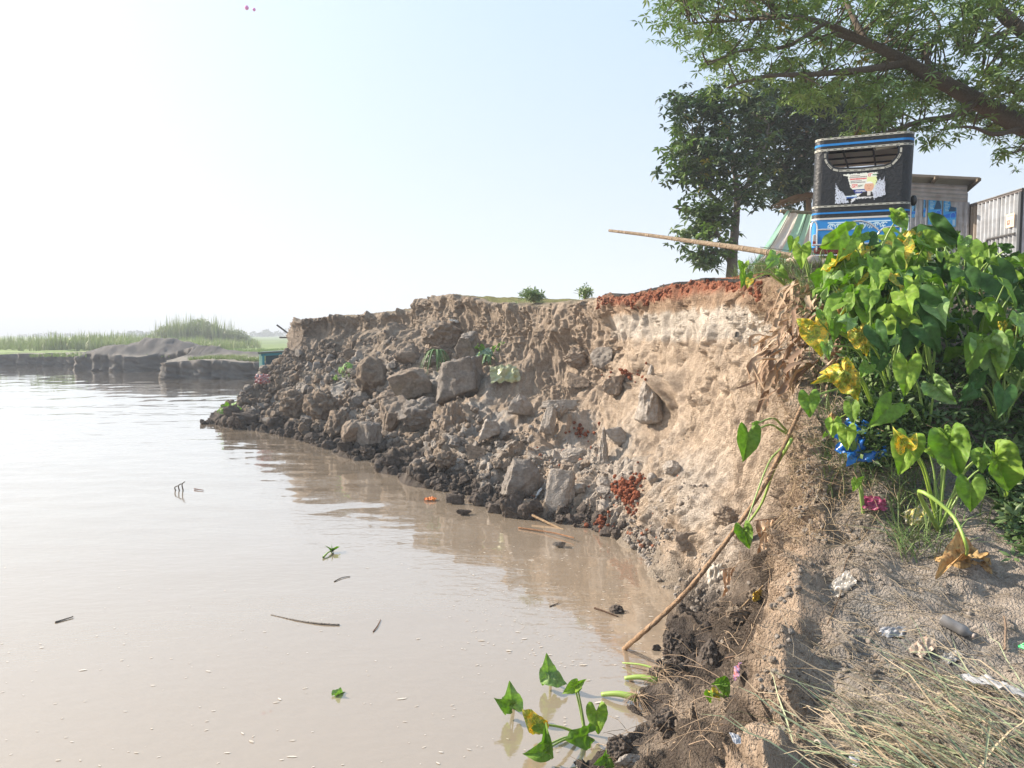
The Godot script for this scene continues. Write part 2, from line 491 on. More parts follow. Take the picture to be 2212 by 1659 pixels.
			if s > 5.2 and s < 8.6:
				var here := sstep(5.2, 5.8, s) * (1.0 - sstep(8.0, 8.25 + fn * 0.2, s))
				var lip_y := lerpf(3.55, 3.84, sstep(6.0, 6.8, s))
				var dep := lip_y - q.y + fn * 0.07 + crumb * 0.05
				var road := sstep(6.35, 6.55, s + fn * 0.1) * here
				e = e.lerp(Color(0.52, 0.41, 0.305), here * 0.8)
				e = e.lerp(pale, here * sstep(0.42, 0.5, dep) * (1.0 - sstep(0.88, 1.0, dep)) * 0.95)
				e = e.lerp(Color(0.40, 0.28, 0.19), here * (1.0 - sstep(0.36, 0.5, dep)))
				e = e.lerp(Color(0.36, 0.12, 0.065), road * (1.0 - sstep(0.13, 0.30, dep)) * (0.85 - 0.5 * absf(crumb)))
				e = e.lerp(Color(0.44, 0.40, 0.35), here * sstep(1.9, 3.0, dep) * 0.55 * sstep(-0.3, 0.2, cn))
			if near > 0.0:
				var mud := Color(0.115, 0.090, 0.070).lerp(Color(0.27, 0.215, 0.165), sstep(-0.05, 0.4, cn))
				var bench := Color(0.42, 0.355, 0.29).lerp(Color(0.25, 0.232, 0.21), sstep(-0.12, 0.25, cn + 0.3 * midn))
				var face := Color(0.40, 0.30, 0.215)
				e = e.lerp(mud.lerp(face, sstep(4.6, 5.6, r + 1.2 * cn - 0.7 * (1.0 - sstep(3.3, 4.3, s)))).lerp(bench, sstep(6.8, 7.4, r)), near)
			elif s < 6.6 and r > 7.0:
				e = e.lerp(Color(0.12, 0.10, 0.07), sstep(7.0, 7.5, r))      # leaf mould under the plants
			# wet foot
			var wl := 0.16 + 0.25 * sstep(8.0, 10.0, s) + 0.12 * fn
			var wet := 1.0 - sstep(wl * 0.55, wl + 0.15, q.y)
			var wet_c := Color(0.075, 0.062, 0.054).lerp(Color(0.30, 0.25, 0.195), sstep(5.4, 6.2, s) * (1.0 - sstep(7.4, 8.4, s)))
			e = e.lerp(wet_c, wet * (0.9 if r < 4.0 else 0.0))
			# grass on the mound
			if r > 6.95 and s > 10.0 and s < 11.6:
				e = e.lerp(Color(0.28, 0.27, 0.11), sstep(7.1, 7.7, r) * sstep(10.0, 10.3, s))
			elif flat > 0.0 and s > 7.5:
				e = e.lerp(Color(0.30, 0.25, 0.18), flat)
			if cliff > 0.0: e *= 1.0 + cliff * 0.07 * sin(q.y * 24.0 + fn * 5.0 + cn * 3.0)
			e *= 1.0 + 0.26 * crumb + 0.20 * cn + 0.10 * gv * cliff
			e = Color(e.r * 1.0, e.g * 1.03, e.b * 1.085) * (1.13 + 0.10 * sstep(5.2, 6.0, s))
			e.a = 1.0
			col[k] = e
	# triangles and normals
	var b := MB.new()
	b.v = bank_p
	b.c = col
	b.uv.resize(nu * nv)
	for j in nv - 1:
		for i in nu - 1:
			var a := j * nu + i
			b.ix.append(a); b.ix.append(a + 1); b.ix.append(a + nu)
			b.ix.append(a + 1); b.ix.append(a + nu + 1); b.ix.append(a + nu)
	var me := b.mesh()
	bank_n = me.surface_get_arrays(0)[Mesh.ARRAY_NORMAL]
	if bank_n[(nv / 2) * nu + nu / 2].x > 0.0: print("bank is inside out")
	var o := put("riverbank", me, M.soil)
	tag(o, "eroded earth riverbank with a broken sandy cliff", "", "", "structure")
	# where the bank is seen, for laying things on it
	var inv := cam_basis.inverse()
	for j in nv:
		for i in nu:
			var k := j * nu + i
			var q := inv * (bank_p[k] - EYE)
			if q.z > -1.2: continue
			var key := Vector2i(int((CX - q.x / q.z * F) / ZC), int((CY + q.y / q.z * F) / ZC))
			if key.x < -10 or key.x > 480 or key.y < 50 or key.y > 360: continue
			if not zbuf.has(key) or (inv * (bank_p[zbuf[key]] - EYE)).z < q.z:
				zbuf[key] = k

# the point of the bank that lies at this place of the picture
func hit(px: float, py: float) -> int:
	var c := Vector2i(int(px / ZC), int(py / ZC))
	for rad in 40:
		var best := -1
		for dy in range(-rad, rad + 1):
			for dx in range(-rad, rad + 1):
				if maxi(absi(dx), absi(dy)) != rad: continue
				var key := c + Vector2i(dx, dy)
				if zbuf.has(key):
					best = zbuf[key]
		if best >= 0: return best
	return 0

func at_bank(px: float, py: float) -> Vector3:
	return bank_p[hit(px, py)]

func bank_where(s: float, r: float) -> int:
	var i := bank_s.bsearch(s)
	var j := bank_r.bsearch(r)
	return mini(j, bank_nv - 1) * bank_nu + mini(i, bank_nu - 1)

# ---------------------------------------------------------------- sky, water, far shore
const SUN_AZ := -72.0     # degrees left of straight ahead
const SUN_EL := 31.0

func sun_dir() -> Vector3:
	var a := deg_to_rad(SUN_AZ)
	var e := deg_to_rad(SUN_EL)
	return Vector3(sin(a) * cos(e), sin(e), -cos(a) * cos(e))

func make_sky() -> Sky:
	var w := 512
	var h := 256
	var im := Image.create(w, h, false, Image.FORMAT_RGBF)
	var sd := sun_dir()
	for y in h:
		var el := (0.5 - (y + 0.5) / h) * PI
		for x in w:
			var az := ((x + 0.5) / w) * TAU
			var d := Vector3(sin(az) * cos(el), sin(el), -cos(az) * cos(el))
			var up := maxf(d.y, 0.0)
			var t := 1.0 - pow(1.0 - up, 2.2)
			var c := Color(0.385, 0.435, 0.485).lerp(Color(0.20, 0.31, 0.455), t)
			var ang := acos(clampf(d.dot(sd), -1.0, 1.0))
			# thick bright haze on the sun's side and low down
			var g := exp(-pow(ang / 0.66, 1.5))
			c = c + Color(0.62, 0.56, 0.45) * g
			c = c + Color(0.10, 0.075, 0.04) * exp(-up * 7.0) * (0.35 + exp(-pow(ang / 1.2, 2.0)))
			if d.y < 0.0: c = Color(0.42, 0.38, 0.32)
			im.set_pixel(x, y, c)
	var pm := PanoramaSkyMaterial.new()
	pm.panorama = ImageTexture.create_from_image(im)
	var s := Sky.new()
	s.sky_material = pm
	return s

func make_water() -> void:
	# geometry carries the slow swell, the material the fine ripples
	var n1 := fnl(FastNoiseLite.TYPE_SIMPLEX_SMOOTH, 0.35, 2, 71)
	var n2 := fnl(FastNoiseLite.TYPE_SIMPLEX_SMOOTH, 1.6, 2, 72)
	var b := MB.new()
	var xs := PackedFloat32Array()
	var zs := PackedFloat32Array()
	var x := -900.0
	while x < 900.0:
		xs.append(x)
		x += 0.16 if x > -34.0 and x < 8.0 else (1.0 if x > -80.0 and x < 30.0 else 60.0)
	var z := 30.0
	while z > -1500.0:
		zs.append(z)
		z -= 0.15 if z < -3.0 and z > -32.0 else (0.45 if z > -75.0 and z < -3.0 else (3.0 if z >= -3.0 else 60.0))
	for zz in zs:
		for xx in xs:
			var far := sstep(7.0, 20.0, -zz + maxf(-xx, 0.0) * 0.35)
			var y := 0.0
			if zz > -75.0 and zz < 0.0 and xx > -80.0 and xx < 30.0:
				y = n1.get_noise_2d(xx * 0.55 + zz * 0.1, zz * 1.3) * (0.006 + 0.010 * far)
				y += n2.get_noise_2d(xx * 0.5 + zz * 0.12, zz * 1.2) * (0.0014 + 0.0095 * far)
			b.pt(Vector3(xx, y, zz), Color.WHITE, Vector2(xx, zz) / 9.0)
	b.grid(xs.size(), zs.size(), 0)

	var me := b.mesh()
	if me.surface_get_arrays(0)[Mesh.ARRAY_NORMAL][0].y < 0: print("water upside down")
	var m := mat(lin(0.365, 0.292, 0.218), 0.03)
	m.metallic = 0.30
	m.metallic_specular = 0.70
	m.clearcoat_enabled = true
	m.clearcoat = 1.0
	m.clearcoat_roughness = 0.02
	var nt := noise_tex(0.02, 51, Color.BLACK, Color.WHITE, 1024, 4)
	m.heightmap_enabled = true
	m.heightmap_texture = nt
	m.heightmap_scale = 0.35
	m.uv1_scale = Vector3(1.0, 2.0, 1.0)
	M.water = m
	tag(put("river_water", me, m), "muddy brown river water with slow ripples", "", "", "structure")

func make_far_land() -> void:
	# the low far shore: a sheet with a broken earth edge along the water, running to the horizon
	var n1 := fnl(FastNoiseLite.TYPE_SIMPLEX_SMOOTH, 0.12, 4, 81)
	var n2 := fnl(FastNoiseLite.TYPE_SIMPLEX_SMOOTH, 0.9, 4, 82)
	# edge of the land: x -> distance ahead
	var ex := [-700.0, -200.0, -70.0, -47.0, -42.0, -39.0, -36.0, -31.5, -28.5, -25.9, -24.4, -23.6, -16.0, -9.0, 30.0, 900.0]
	var ed := [260.0, 110.0, 74.0, 71.0, 71.0, 70.0, 62.0, 60.5, 62.0, 61.0, 53.0, 50.4, 50.6, 51.5, 53.0, 120.0]
	var xs := PackedFloat32Array()
	var x := -600.0
	while x < 600.0:
		xs.append(x)
		x += 0.22 if x > -52.0 and x < -6.0 else (2.0 if absf(x) < 120.0 else 25.0)
	var rows := [-0.5, 0.0, 0.06, 0.12, 0.2, 0.3, 0.42, 0.55, 0.7, 0.85, 1.0]
	var out := [0.2, 0.6, 1.0, 1.4, 1.9, 2.4, 3.0, 3.6, 4.2, 4.9, 5.6, 6.4, 7.2, 8.0, 9.0, 10.0, 11.0, 12.5, 14.0, 16.0, 18.0, 21.0, 25.0, 30.0, 40.0, 60.0, 90.0, 140.0, 240.0, 500.0, 1100.0, 2600.0]
	var b := MB.new()
	# mounds of dug earth: x, distance, radius x, radius z, height
	var mounds := [[-33.0, 64.0, 2.3, 2.4, 1.1], [-30.6, 66.0, 4.6, 3.0, 1.6], [-35.2, 66.5, 2.4, 2.0, 0.9], [-37.5, 70.0, 3.0, 2.0, 0.4], [-25.0, 62.0, 3.2, 2.6, 0.95], [-21.0, 58.0, 5.0, 2.0, 0.45]]
	for j in rows.size() + out.size():
		for xx in xs:
			var e := 0.0
			for q in ex.size() - 1:
				if xx >= ex[q] and xx <= ex[q + 1]:
					e = lerpf(ed[q], ed[q + 1], sstep(ex[q], ex[q + 1], xx))
			e += n2.get_noise_2d(xx, 5.0) * 0.9 + n2.get_noise_2d(xx * 3.0, 9.0) * 0.15
			var topy := 1.15 + n1.get_noise_2d(xx * 2.0, 2.0) * 0.25
			var y := 0.0
			var d := e
			var c := Color(0.070, 0.064, 0.060)
			if j < rows.size():
				var f: float = rows[j]
				y = -0.5 if f < 0.0 else topy * f
				d += (0.0 if f < 0.0 else f * 0.30) + n2.get_noise_3d(xx * 1.5, y * 4.0, 0.0) * 0.45 + n2.get_noise_3d(xx * 5.0, y * 9.0, 3.0) * 0.22
				if f > 0.4 and f < 0.6: d += 0.10
				c = c.lerp(Color(0.125, 0.112, 0.10), clampf(0.5 + n2.get_noise_2d(xx * 2.0, y * 6.0), 0.0, 1.0))
			else:
				d += 0.35 + float(out[j - rows.size()])
				y = topy + n2.get_noise_2d(xx, d) * 0.05
				var green := sstep(-0.25, 0.15, n1.get_noise_2d(xx * 1.3, d * 0.6) + sstep(2.0, 9.0, d - e) - 0.45 - sstep(-38.0, -34.0, xx) * (1.0 - sstep(-22.0, -17.0, xx)) * 0.75 * (1.0 - sstep(8.0, 12.0, d - e)))
				c = Color(0.19, 0.165, 0.135).lerp(Color(0.19, 0.255, 0.07), green)
				c = c.lerp(Color(0.10, 0.15, 0.05), sstep(20.0, 90.0, d - e) * 0.6)
			var m := 0.0
			for q in mounds:
				var u := Vector2((xx - q[0]) / q[2], (d - q[1]) / q[3]).length_squared()
				m = maxf(m, q[4] * exp(-u * 1.2))
			if m > 0.02 and j >= 2:
				y += m * (1.0 + n2.get_noise_2d(xx * 1.4, d * 1.4) * 0.16) * (1.0 if j >= rows.size() else sstep(0.0, 0.6, float(rows[j])))
				c = c.lerp(Color(0.075, 0.068, 0.064), sstep(0.08, 0.3, m))
			if d > 300.0: y = lerpf(y, 1.0, 0.8)
			c *= 1.0 + 0.3 * n2.get_noise_2d(xx * 4.0, d * 2.0 + y * 5.0)
			c.a = 1.0
			b.pt(Vector3(xx, y, -d), c, Vector2(xx, d))
	b.grid(xs.size(), rows.size() + out.size(), 0)
	tag(put("far_shore", b.mesh(), M.far_soil), "low far shore with dark earth edges and green fields", "", "", "structure")

func _ready() -> void:
	rng.seed = 20240
	# camera
	cam_basis = Basis(Vector3.RIGHT, -PITCH)
	var cam := Camera3D.new()
	cam.name = "camera"
	cam.fov = rad_to_deg(2.0 * atan(CY / F))
	cam.near = 0.05
	cam.far = 6000.0
	cam.transform = Transform3D(cam_basis, EYE)
	add_child(cam)
	cam.current = true
	# air, sky and light
	var env := Environment.new()
	env.background_mode = Environment.BG_SKY
	env.sky = make_sky()
	env.tonemap_mode = Environment.TONE_MAPPER_LINEAR
	env.tonemap_exposure = 2.1
	env.sdfgi_enabled = true
	env.ssao_enabled = true
	env.ssil_enabled = true
	env.fog_enabled = true
	env.fog_density = 0.0017
	env.fog_light_color = Color(0.95, 0.97, 1.0)
	var we := WorldEnvironment.new()
	we.name = "world_environment"
	we.environment = env
	add_child(we)
	var sun := DirectionalLight3D.new()
	sun.name = "sun"
	sun.light_energy = 1.6
	sun.light_color = Color(1.0, 0.945, 0.87)
	sun.light_angular_distance = 0.6
	sun.shadow_enabled = true
	add_child(sun)
	sun.look_at_from_position(sun_dir() * 50.0, Vector3.ZERO)
	make_materials()
	M.far_soil = mat(Color.WHITE, 0.95, true)
	make_bank()
	make_water()
	make_far_land()
	build_things()

# ---------------------------------------------------------------- clods, boulders and rubble
var ico_v := PackedVector3Array()
var ico_levels := []

func make_ico() -> void:
	var t := (1.0 + sqrt(5.0)) / 2.0
	var v := PackedVector3Array()
	for q in [[-1, t, 0], [1, t, 0], [-1, -t, 0], [1, -t, 0], [0, -1, t], [0, 1, t], [0, -1, -t], [0, 1, -t], [t, 0, -1], [t, 0, 1], [-t, 0, -1], [-t, 0, 1]]:
		v.append(Vector3(q[0], q[1], q[2]).normalized())
	var f := PackedInt32Array([0, 11, 5, 0, 5, 1, 0, 1, 7, 0, 7, 10, 0, 10, 11, 1, 5, 9, 5, 11, 4, 11, 10, 2, 10, 7, 6, 7, 1, 8, 3, 9, 4, 3, 4, 2, 3, 2, 6, 3, 6, 8, 3, 8, 9, 4, 9, 5, 2, 4, 11, 6, 2, 10, 8, 6, 7, 9, 8, 1])
	ico_levels.append([v.duplicate(), f.duplicate()])
	for lv in 4:
		var mid := {}
		var g := PackedInt32Array()
		for k in range(0, f.size(), 3):
			var m := [0, 0, 0]
			for e in 3:
				var a := f[k + e]
				var b := f[k + (e + 1) % 3]
				var key := Vector2i(mini(a, b), maxi(a, b))
				if not mid.has(key):
					mid[key] = v.size()
					v.append((v[a] + v[b]).normalized())
				m[e] = mid[key]
			g.append_array([f[k], m[0], m[2], f[k + 1], m[1], m[0], f[k + 2], m[2], m[1], m[0], m[1], m[2]])
		f = g
		ico_levels.append([v.duplicate(), f.duplicate()])

# a chunk of broken earth: a ball cut by planes, then crumbled
func chunk(level: int, cuts: int, rough: float, seed_: int, squash := Vector3.ONE, col := Color.WHITE, col2 := Color.WHITE, keep := 0.62, flat := false) -> ArrayMesh:
	var r := RandomNumberGenerator.new()
	r.seed = seed_
	var n := fnl(FastNoiseLite.TYPE_SIMPLEX_SMOOTH, 1.6, 4, seed_)
	var n2 := fnl(FastNoiseLite.TYPE_CELLULAR, 2.6, 1, seed_ + 7)
	n2.cellular_return_type = FastNoiseLite.RETURN_DISTANCE
	var planes := []
	for k in cuts:
		var d := Vector3(r.randfn(), r.randfn(), r.randfn()).normalized()
		planes.append([d, r.randf_range(keep - 0.14, keep + 0.22)])
	var b := MB.new()
	var src: Array = ico_levels[level]
	var k0 := 0
	for p0 in src[0]:
		var p: Vector3 = p0
		for pl in planes:
			var dd: Vector3 = pl[0]
			var over: float = p.dot(dd) - float(pl[1])
			if over > 0.0: p -= dd * over * 0.94
		var q := n.get_noise_3dv(p0 * 1.3)
		var q2 := n2.get_noise_3dv(p)
		p += p0 * (q * rough - (q2 + 0.5) * rough * 0.5)
		p *= squash
		var e := col.lerp(col2, clampf(0.5 + q * 1.4, 0.0, 1.0))
		e.a = 1.0
		b.pt(p, e)
		k0 += 1
	b.ix = PackedInt32Array(src[1])
	if flat:
		return b.mesh(true)
	var me := b.mesh()
	# point the faces outwards
	var a := me.surface_get_arrays(0)
	if a[Mesh.ARRAY_NORMAL][0].dot(a[Mesh.ARRAY_VERTEX][0]) < 0:
		b.flip()
		me = b.mesh()
	return me

const DRY := Color(0.400, 0.329, 0.266)
const DRY2 := Color(0.310, 0.256, 0.209)
const GREY := Color(0.350, 0.319, 0.288)
const GREY2 := Color(0.260, 0.235, 0.215)
const PALE := Color(0.500, 0.455, 0.412)
const PALE2 := Color(0.420, 0.376, 0.333)
const WET := Color(0.105, 0.089, 0.081)
const WET2 := Color(0.160, 0.136, 0.119)
const RED := Color(0.38, 0.135, 0.075)
const RED2 := Color(0.29, 0.10, 0.06)

func tones(k: String) -> Array:
	match k:
		"grey": return [GREY, GREY2]
		"pale": return [PALE, PALE2]
		"wet": return [WET, WET2]
		"red": return [RED, RED2]
		"dark": return [Color(0.24, 0.198, 0.162), Color(0.30, 0.243, 0.19)]
	return [DRY, DRY2]

# [x, y (its foot in the picture), width, height, tone, shape, label, name, category]
const BOULDERS := [
	[998, 862, 120, 92, "grey", "slab", "largest tilted slab of grey earth, propped over a dark hollow beside green leaves", "fallen_slab"],
	[888, 862, 92, 68, "dry", "block", "square block of brown earth with a flat sunlit top, left of the tilted slab", "earth_block"],
	[800, 852, 74, 78, "dark", "dome", "rounded dark earth boulder with a strip of grass down its left side", "earth_boulder"],
	[880, 788, 58, 40, "dry", "wedge", "wedge of earth, bright on the left and dark on the right, above the square block", "earth_block"],
	[925, 798, 34, 26, "grey", "dome", "small grey clod sitting on the square block beside the wedge", "earth_clod"],
	[950, 780, 52, 30, "dark", "dome", "dark lump of earth between the wedge and the rooty heap", "earth_clod"],
	[955, 752, 95, 58, "dry", "rough", "rooty heap of earth topped with grass and a white scrap, highest on slump", "earth_boulder"],
	[1012, 778, 56, 62, "grey", "wedge", "grey leaning block behind the upper edge of the tilted slab", "earth_block"],
	[1115, 1075, 92, 78, "grey", "wedge", "big grey boulder with a cracked dark left side near the water", "earth_boulder"],
	[1213, 1085, 66, 84, "pale", "plate", "upright pale flat faced slab beside the big grey boulder", "earth_slab"],
	[1108, 1120, 48, 58, "wet", "wedge", "pointed dark boulder standing at the edge of the water", "earth_boulder"],
	[1060, 1116, 46, 32, "wet", "block", "low wet block left of the pointed dark boulder", "earth_block"],
	[1150, 1112, 44, 30, "wet", "dome", "small wet rock right of the pointed dark boulder", "earth_clod"],
	[1180, 938, 38, 54, "pale", "plate", "small upright stone with a lit face in the middle of the rubble", "earth_slab"],
	[1205, 885, 84, 22, "pale", "plate", "long pale broken slab lying flat above the upright stone", "earth_slab"],
	[1120, 900, 60, 44, "pale", "wedge", "pale sloping block left of the long broken slab", "earth_block"],
	[1400, 905, 62, 118, "pale", "spike", "thin pointed fin of pale earth leaning against the sandy cliff", "earth_fin"],
	[1300, 1000, 26, 78, "pale", "spike", "narrow leaning sliver of pale earth below the fin", "earth_fin"],
	[1480, 1185, 62, 40, "dry", "plate", "flat stone jutting from the mud above the long stick", "earth_slab"],
	[1240, 1000, 58, 30, "pale", "dome", "rounded pale cobble among the brick rubble", "earth_clod"],
	[730, 950, 60, 62, "dark", "rough", "dark shaggy clod at the foot of the slump by the water", "earth_clod"],
	[760, 960, 44, 52, "dry", "wedge", "clod with an orange brown top beside the dark shaggy clod", "earth_clod"],
	[800, 965, 52, 62, "grey", "block", "grey block with a sunlit left edge above the black pebbles", "earth_block"],
	[845, 935, 66, 82, "dry", "wedge", "tall brown clod leaning left under the lower tuft of green leaves", "earth_boulder"],
	[905, 930, 104, 70, "grey", "rough", "broad grey rough boulder right of the lower tuft of green leaves", "earth_boulder"],
	[975, 960, 62, 88, "dry", "rough", "upright crumbly mound of brown earth below the tilted slab", "earth_boulder"],
	[690, 905, 80, 66, "dark", "rough", "dark mound of clods in the middle of the far slump", "earth_boulder"],
	[640, 900, 70, 60, "dark", "rough", "dark rounded mound nearest the headland", "earth_boulder"],
	[780, 880, 44, 36, "grey", "dome", "grey clod under the boulder with the strip of grass", "earth_clod"],
	[835, 875, 50, 36, "dry", "dome", "brown clod at the left foot of the square block", "earth_clod"],
	[530, 920, 54, 26, "wet", "block", "flat wet block at the very tip of the headland", "earth_block"],
	[500, 905, 44, 30, "wet", "dome", "wet clod beside the small green plant on the headland", "earth_clod"],
	[1240, 790, 64, 46, "dry", "rough", "brown clods slipping down the middle of the cliff", "earth_clod"],
	[1300, 800, 52, 48, "grey", "wedge", "grey chunk caught halfway down the cliff beside red earth", "earth_block"],
	[1250, 840, 48, 30, "dry", "plate", "flat brown chunk lying below the clods on the cliff", "earth_slab"],
	[1330, 850, 60, 40, "dry", "wedge", "brown chunk beside the pointed fin of earth", "earth_block"],
	[1060, 945, 50, 44, "pale", "block", "pale block in the rubble right of the crumbly mound", "earth_block"],
	[1030, 990, 46, 30, "dry", "plate", "thin brown plate of earth lying in the rubble", "earth_slab"],
	[960, 1015, 52, 40, "dark", "rough", "dark clod above the wet pebbles by the shore", "earth_clod"],
	[1330, 960, 56, 40, "pale", "wedge", "pale wedge below the pointed fin", "earth_block"],
	[1450, 1025, 40, 30, "pale", "dome", "grey hump of earth in the sandy slope", "earth_clod"],
	[1560, 1130, 54, 40, "dry", "rough", "crumbly brown clod behind the long stick", "earth_clod"],
	[1600, 1175, 44, 42, "dry", "dome", "brown clod beside the torn dry leaf", "earth_clod"],
	[1455, 1412, 46, 48, "wet", "rough", "round black clod standing in the shallow water", "mud_clod"],
	[1418, 1404, 20, 12, "wet", "dome", "tiny wet clod left of the round black clod", "mud_clod"],
	[1530, 1440, 66, 62, "wet", "spike", "ragged pointed clod of black mud at the corner of the shore", "mud_clod"],
	[1420, 1478, 62, 36, "dark", "rough", "muddy root ball of an uprooted plant in the water", "mud_clod"],
	[1640, 1310, 46, 40, "dark", "rough", "dark clod of mud under the torn dry leaf", "mud_clod"],
	[1590, 1345, 50, 34, "dark", "rough", "low dark clod in the mud beside the dry banana leaf", "mud_clod"],
	[1670, 1440, 44, 52, "dry", "plate", "flat slab of dry mud standing on edge in the bank", "mud_slab"],
	[1350, 1655, 62, 26, "pale", "dome", "smooth pale stone at the bottom of the shore", "stone"],
	[1330, 1640, 60, 48, "wet", "rough", "black clod behind the smooth pale stone", "mud_clod"],
	[1500, 1600, 90, 80, "dark", "rough", "large fibrous mound of mud in the lower shore", "mud_clod"],
	[1440, 1590, 70, 60, "wet", "rough", "black hollowed lump of mud left of the fibrous mound", "mud_clod"],
	[1208, 1182, 30, 14, "grey", "wedge", "small stone standing out of the water below the stick raft", "stone"],
	[1003, 1112, 34, 14, "wet", "wedge", "small dark rock in the water left of the low wet block", "stone"],
	[985, 1088, 42, 20, "wet", "plate", "bluish wet stone beside the orange scrap", "stone"],
	[1200, 908, 46, 30, "pale", "rough", "white lump of sand beside the upright stone", "earth_clod"],
	[840, 1010, 42, 26, "wet", "dome", "black wet clod at the foot of the far rubble", "earth_clod"],
	[790, 992, 50, 28, "wet", "rough", "black wet clump of clods nearest the open water", "earth_clod"],
	[745, 975, 40, 22, "wet", "block", "dark wet block left of the black clump", "earth_clod"]]

func squash_of(k: String) -> Vector3:
	match k:
		"slab": return Vector3(1, 0.85, 0.55)
		"plate": return Vector3(1, 1, 0.4)
		"spike": return Vector3(1, 1, 0.5)
		"dome": return Vector3(1, 1, 0.9)
	return Vector3(1, 1, 0.85)

var marks := []

func make_rocks() -> void:
	make_ico()
	var num := 0
	for q in BOULDERS:
		num += 1
		var px: float = q[0]
		var py: float = q[1]
		var at := at_bank(px, py - 4.0)
		var on_water := py > 1080 and py < 1200 and px < 1215 and (px < 1020 or px > 1200)
		if q[7] == "stone" and on_water or num == 45 or num == 44: at = on_y(px, py, 0.0)
		var d := seen_at(at).z
		var w: float = float(q[2]) / F * d
		var h: float = float(q[3]) / F * d
		var sh: String = q[5]
		var tn := tones(q[4])
		var sq := squash_of(sh)
		var me: ArrayMesh
		var rr := RandomNumberGenerator.new()
		rr.seed = 100 + num
		match sh:
			"block", "slab":
				me = box_chunk(300 + num, tn[0], tn[1])
			"plate":
				me = box_chunk(300 + num, tn[0], tn[1])
			"wedge":
				me = chunk(4, 9, 0.13, 300 + num, Vector3.ONE, tn[0], tn[1], 0.50)
			"spike":
				me = spike_chunk(300 + num, tn[0], tn[1])
			"rough":
				me = chunk(4, 7, 0.40, 300 + num, Vector3.ONE, tn[0], tn[1], 0.72)
			_:
				me = chunk(4, 10, 0.16, 300 + num, Vector3.ONE, tn[0], tn[1], 0.66)
		marks.append([seen_at(at), q[6]])
		var o := thing(q[7], q[6], "earth clod" if String(q[7]).begins_with("earth") else ("stone" if q[7] == "stone" else ("mud clod" if String(q[7]).begins_with("mud") else "earth slab")))
		o.position = at
		var body := put("body", me, M.rock, o)
		# fit the chunk to its width and height
		var ab := me.get_aabb()
		var b := Basis(Vector3.UP, rr.randf_range(-0.5, 0.5))
		if sh == "slab": b = Basis(Vector3.FORWARD, -0.34) * Basis(Vector3.UP, -0.25)
		elif sh == "plate": b = Basis(Vector3.UP, rr.randf_range(-0.5, -0.1)) * Basis(Vector3.RIGHT, -0.15)
		elif sh == "spike": b = Basis(Vector3.UP, -0.6) * Basis(Vector3.FORWARD, rr.randf_range(-0.12, 0.12))
		var depth := minf(w, h) * 0.9 if sh != "plate" else minf(w, h) * 0.5
		body.transform = Transform3D(b * Basis.from_scale(Vector3(w / ab.size.x * 1.04, h / ab.size.y * 1.12, depth / ab.size.z)), Vector3(0, h * 0.45, 0))
	# loose clods large enough to tell apart
	var shapes := {}
	for tone in ["dry", "grey", "pale", "wet", "red", "dark"]:
		var tn2 := tones(tone)
		shapes[tone] = []
		for k in 4:
			shapes[tone].append(chunk(3, 8 + k, 0.10 + 0.06 * k, 900 + k * 3 + tone.length(), Vector3(1, 0.75 + 0.08 * k, 0.9), tn2[0], tn2[1], 0.58))
	var n_all := 0
	for k in 1500:
		if n_all >= 230: break
		var s := rng.randf_range(7.0, 14.3)
		var r := 0.9 + 3.2 * pow(rng.randf(), 1.3)
		if s < 10.6 and r > 3.3: continue
		var idx := bank_where(s, r)
		var p := bank_p[idx]
		var sc := seen_at(p)
		var size := rng.randf_range(0.07, 0.17) * (1.0 + 0.6 * sstep(9.0, 13.0, s))
		if size / sc.z * F < 11.0 or bank_n[idx].y < 0.1: continue
		if Vector2(sc.x - 1355, sc.y - 1060).length() < 45.0: continue
		var tone := "dry"
		if p.y < 0.25: tone = "wet"
		elif s > 12.0: tone = "dark" if rng.randf() < 0.7 else "grey"
		elif s < 8.6: tone = ["pale", "pale", "red", "dry"][rng.randi() % 4]
		else: tone = ["dry", "grey", "grey", "pale", "dark"][rng.randi() % 5]
		var words := {"dry": "loose brown clod of earth on the collapsed slope", "grey": "loose grey clod of earth on the collapsed slope", "pale": "loose pale clod of sand on the collapsed slope",
			"wet": "wet black clod along the foot of the bank", "red": "piece of broken red brick on the collapsed slope", "dark": "dark clod of earth on the far slump"}
		var nm := "wet_clod" if tone == "wet" else ("brick_piece" if tone == "red" else "loose_clod")
		var c := put(nm, shapes[tone][rng.randi() % 4], M.rock)
		var bs := Basis(Vector3(rng.randfn(), rng.randfn(), rng.randfn()).normalized(), rng.randf() * TAU) * Basis.from_scale(Vector3.ONE * size * (0.55 if tone == "red" else 1.0))
		c.transform = Transform3D(bs, p + bank_n[idx] * size * 0.35)
		var big: String = "larger" if size > 0.14 else "small"
		words = {"dry": big + " brown clod ", "grey": big + " grey clod ", "pale": big + " pale clod ", "wet": big + " wet clod ", "red": "broken brick ", "dark": big + " dark clod "}
		tag(c, words[tone] + beside(c.position, marks, 10), "brick" if tone == "red" else "clod", {"dry": "brown loose clods", "grey": "grey loose clods", "pale": "pale loose clods", "wet": "wet clods at the waterline", "red": "brick pieces on the slope", "dark": "dark clods of the far slump"}[tone])
		n_all += 1
	# everything smaller
	var fine := chunk(1, 6, 0.22, 77, Vector3.ONE, Color.WHITE, Color(0.8, 0.8, 0.8), 0.6)
	var ts := []
	var cs := []
	var clump := fnl(FastNoiseLite.TYPE_SIMPLEX_SMOOTH, 0.9, 2, 5)
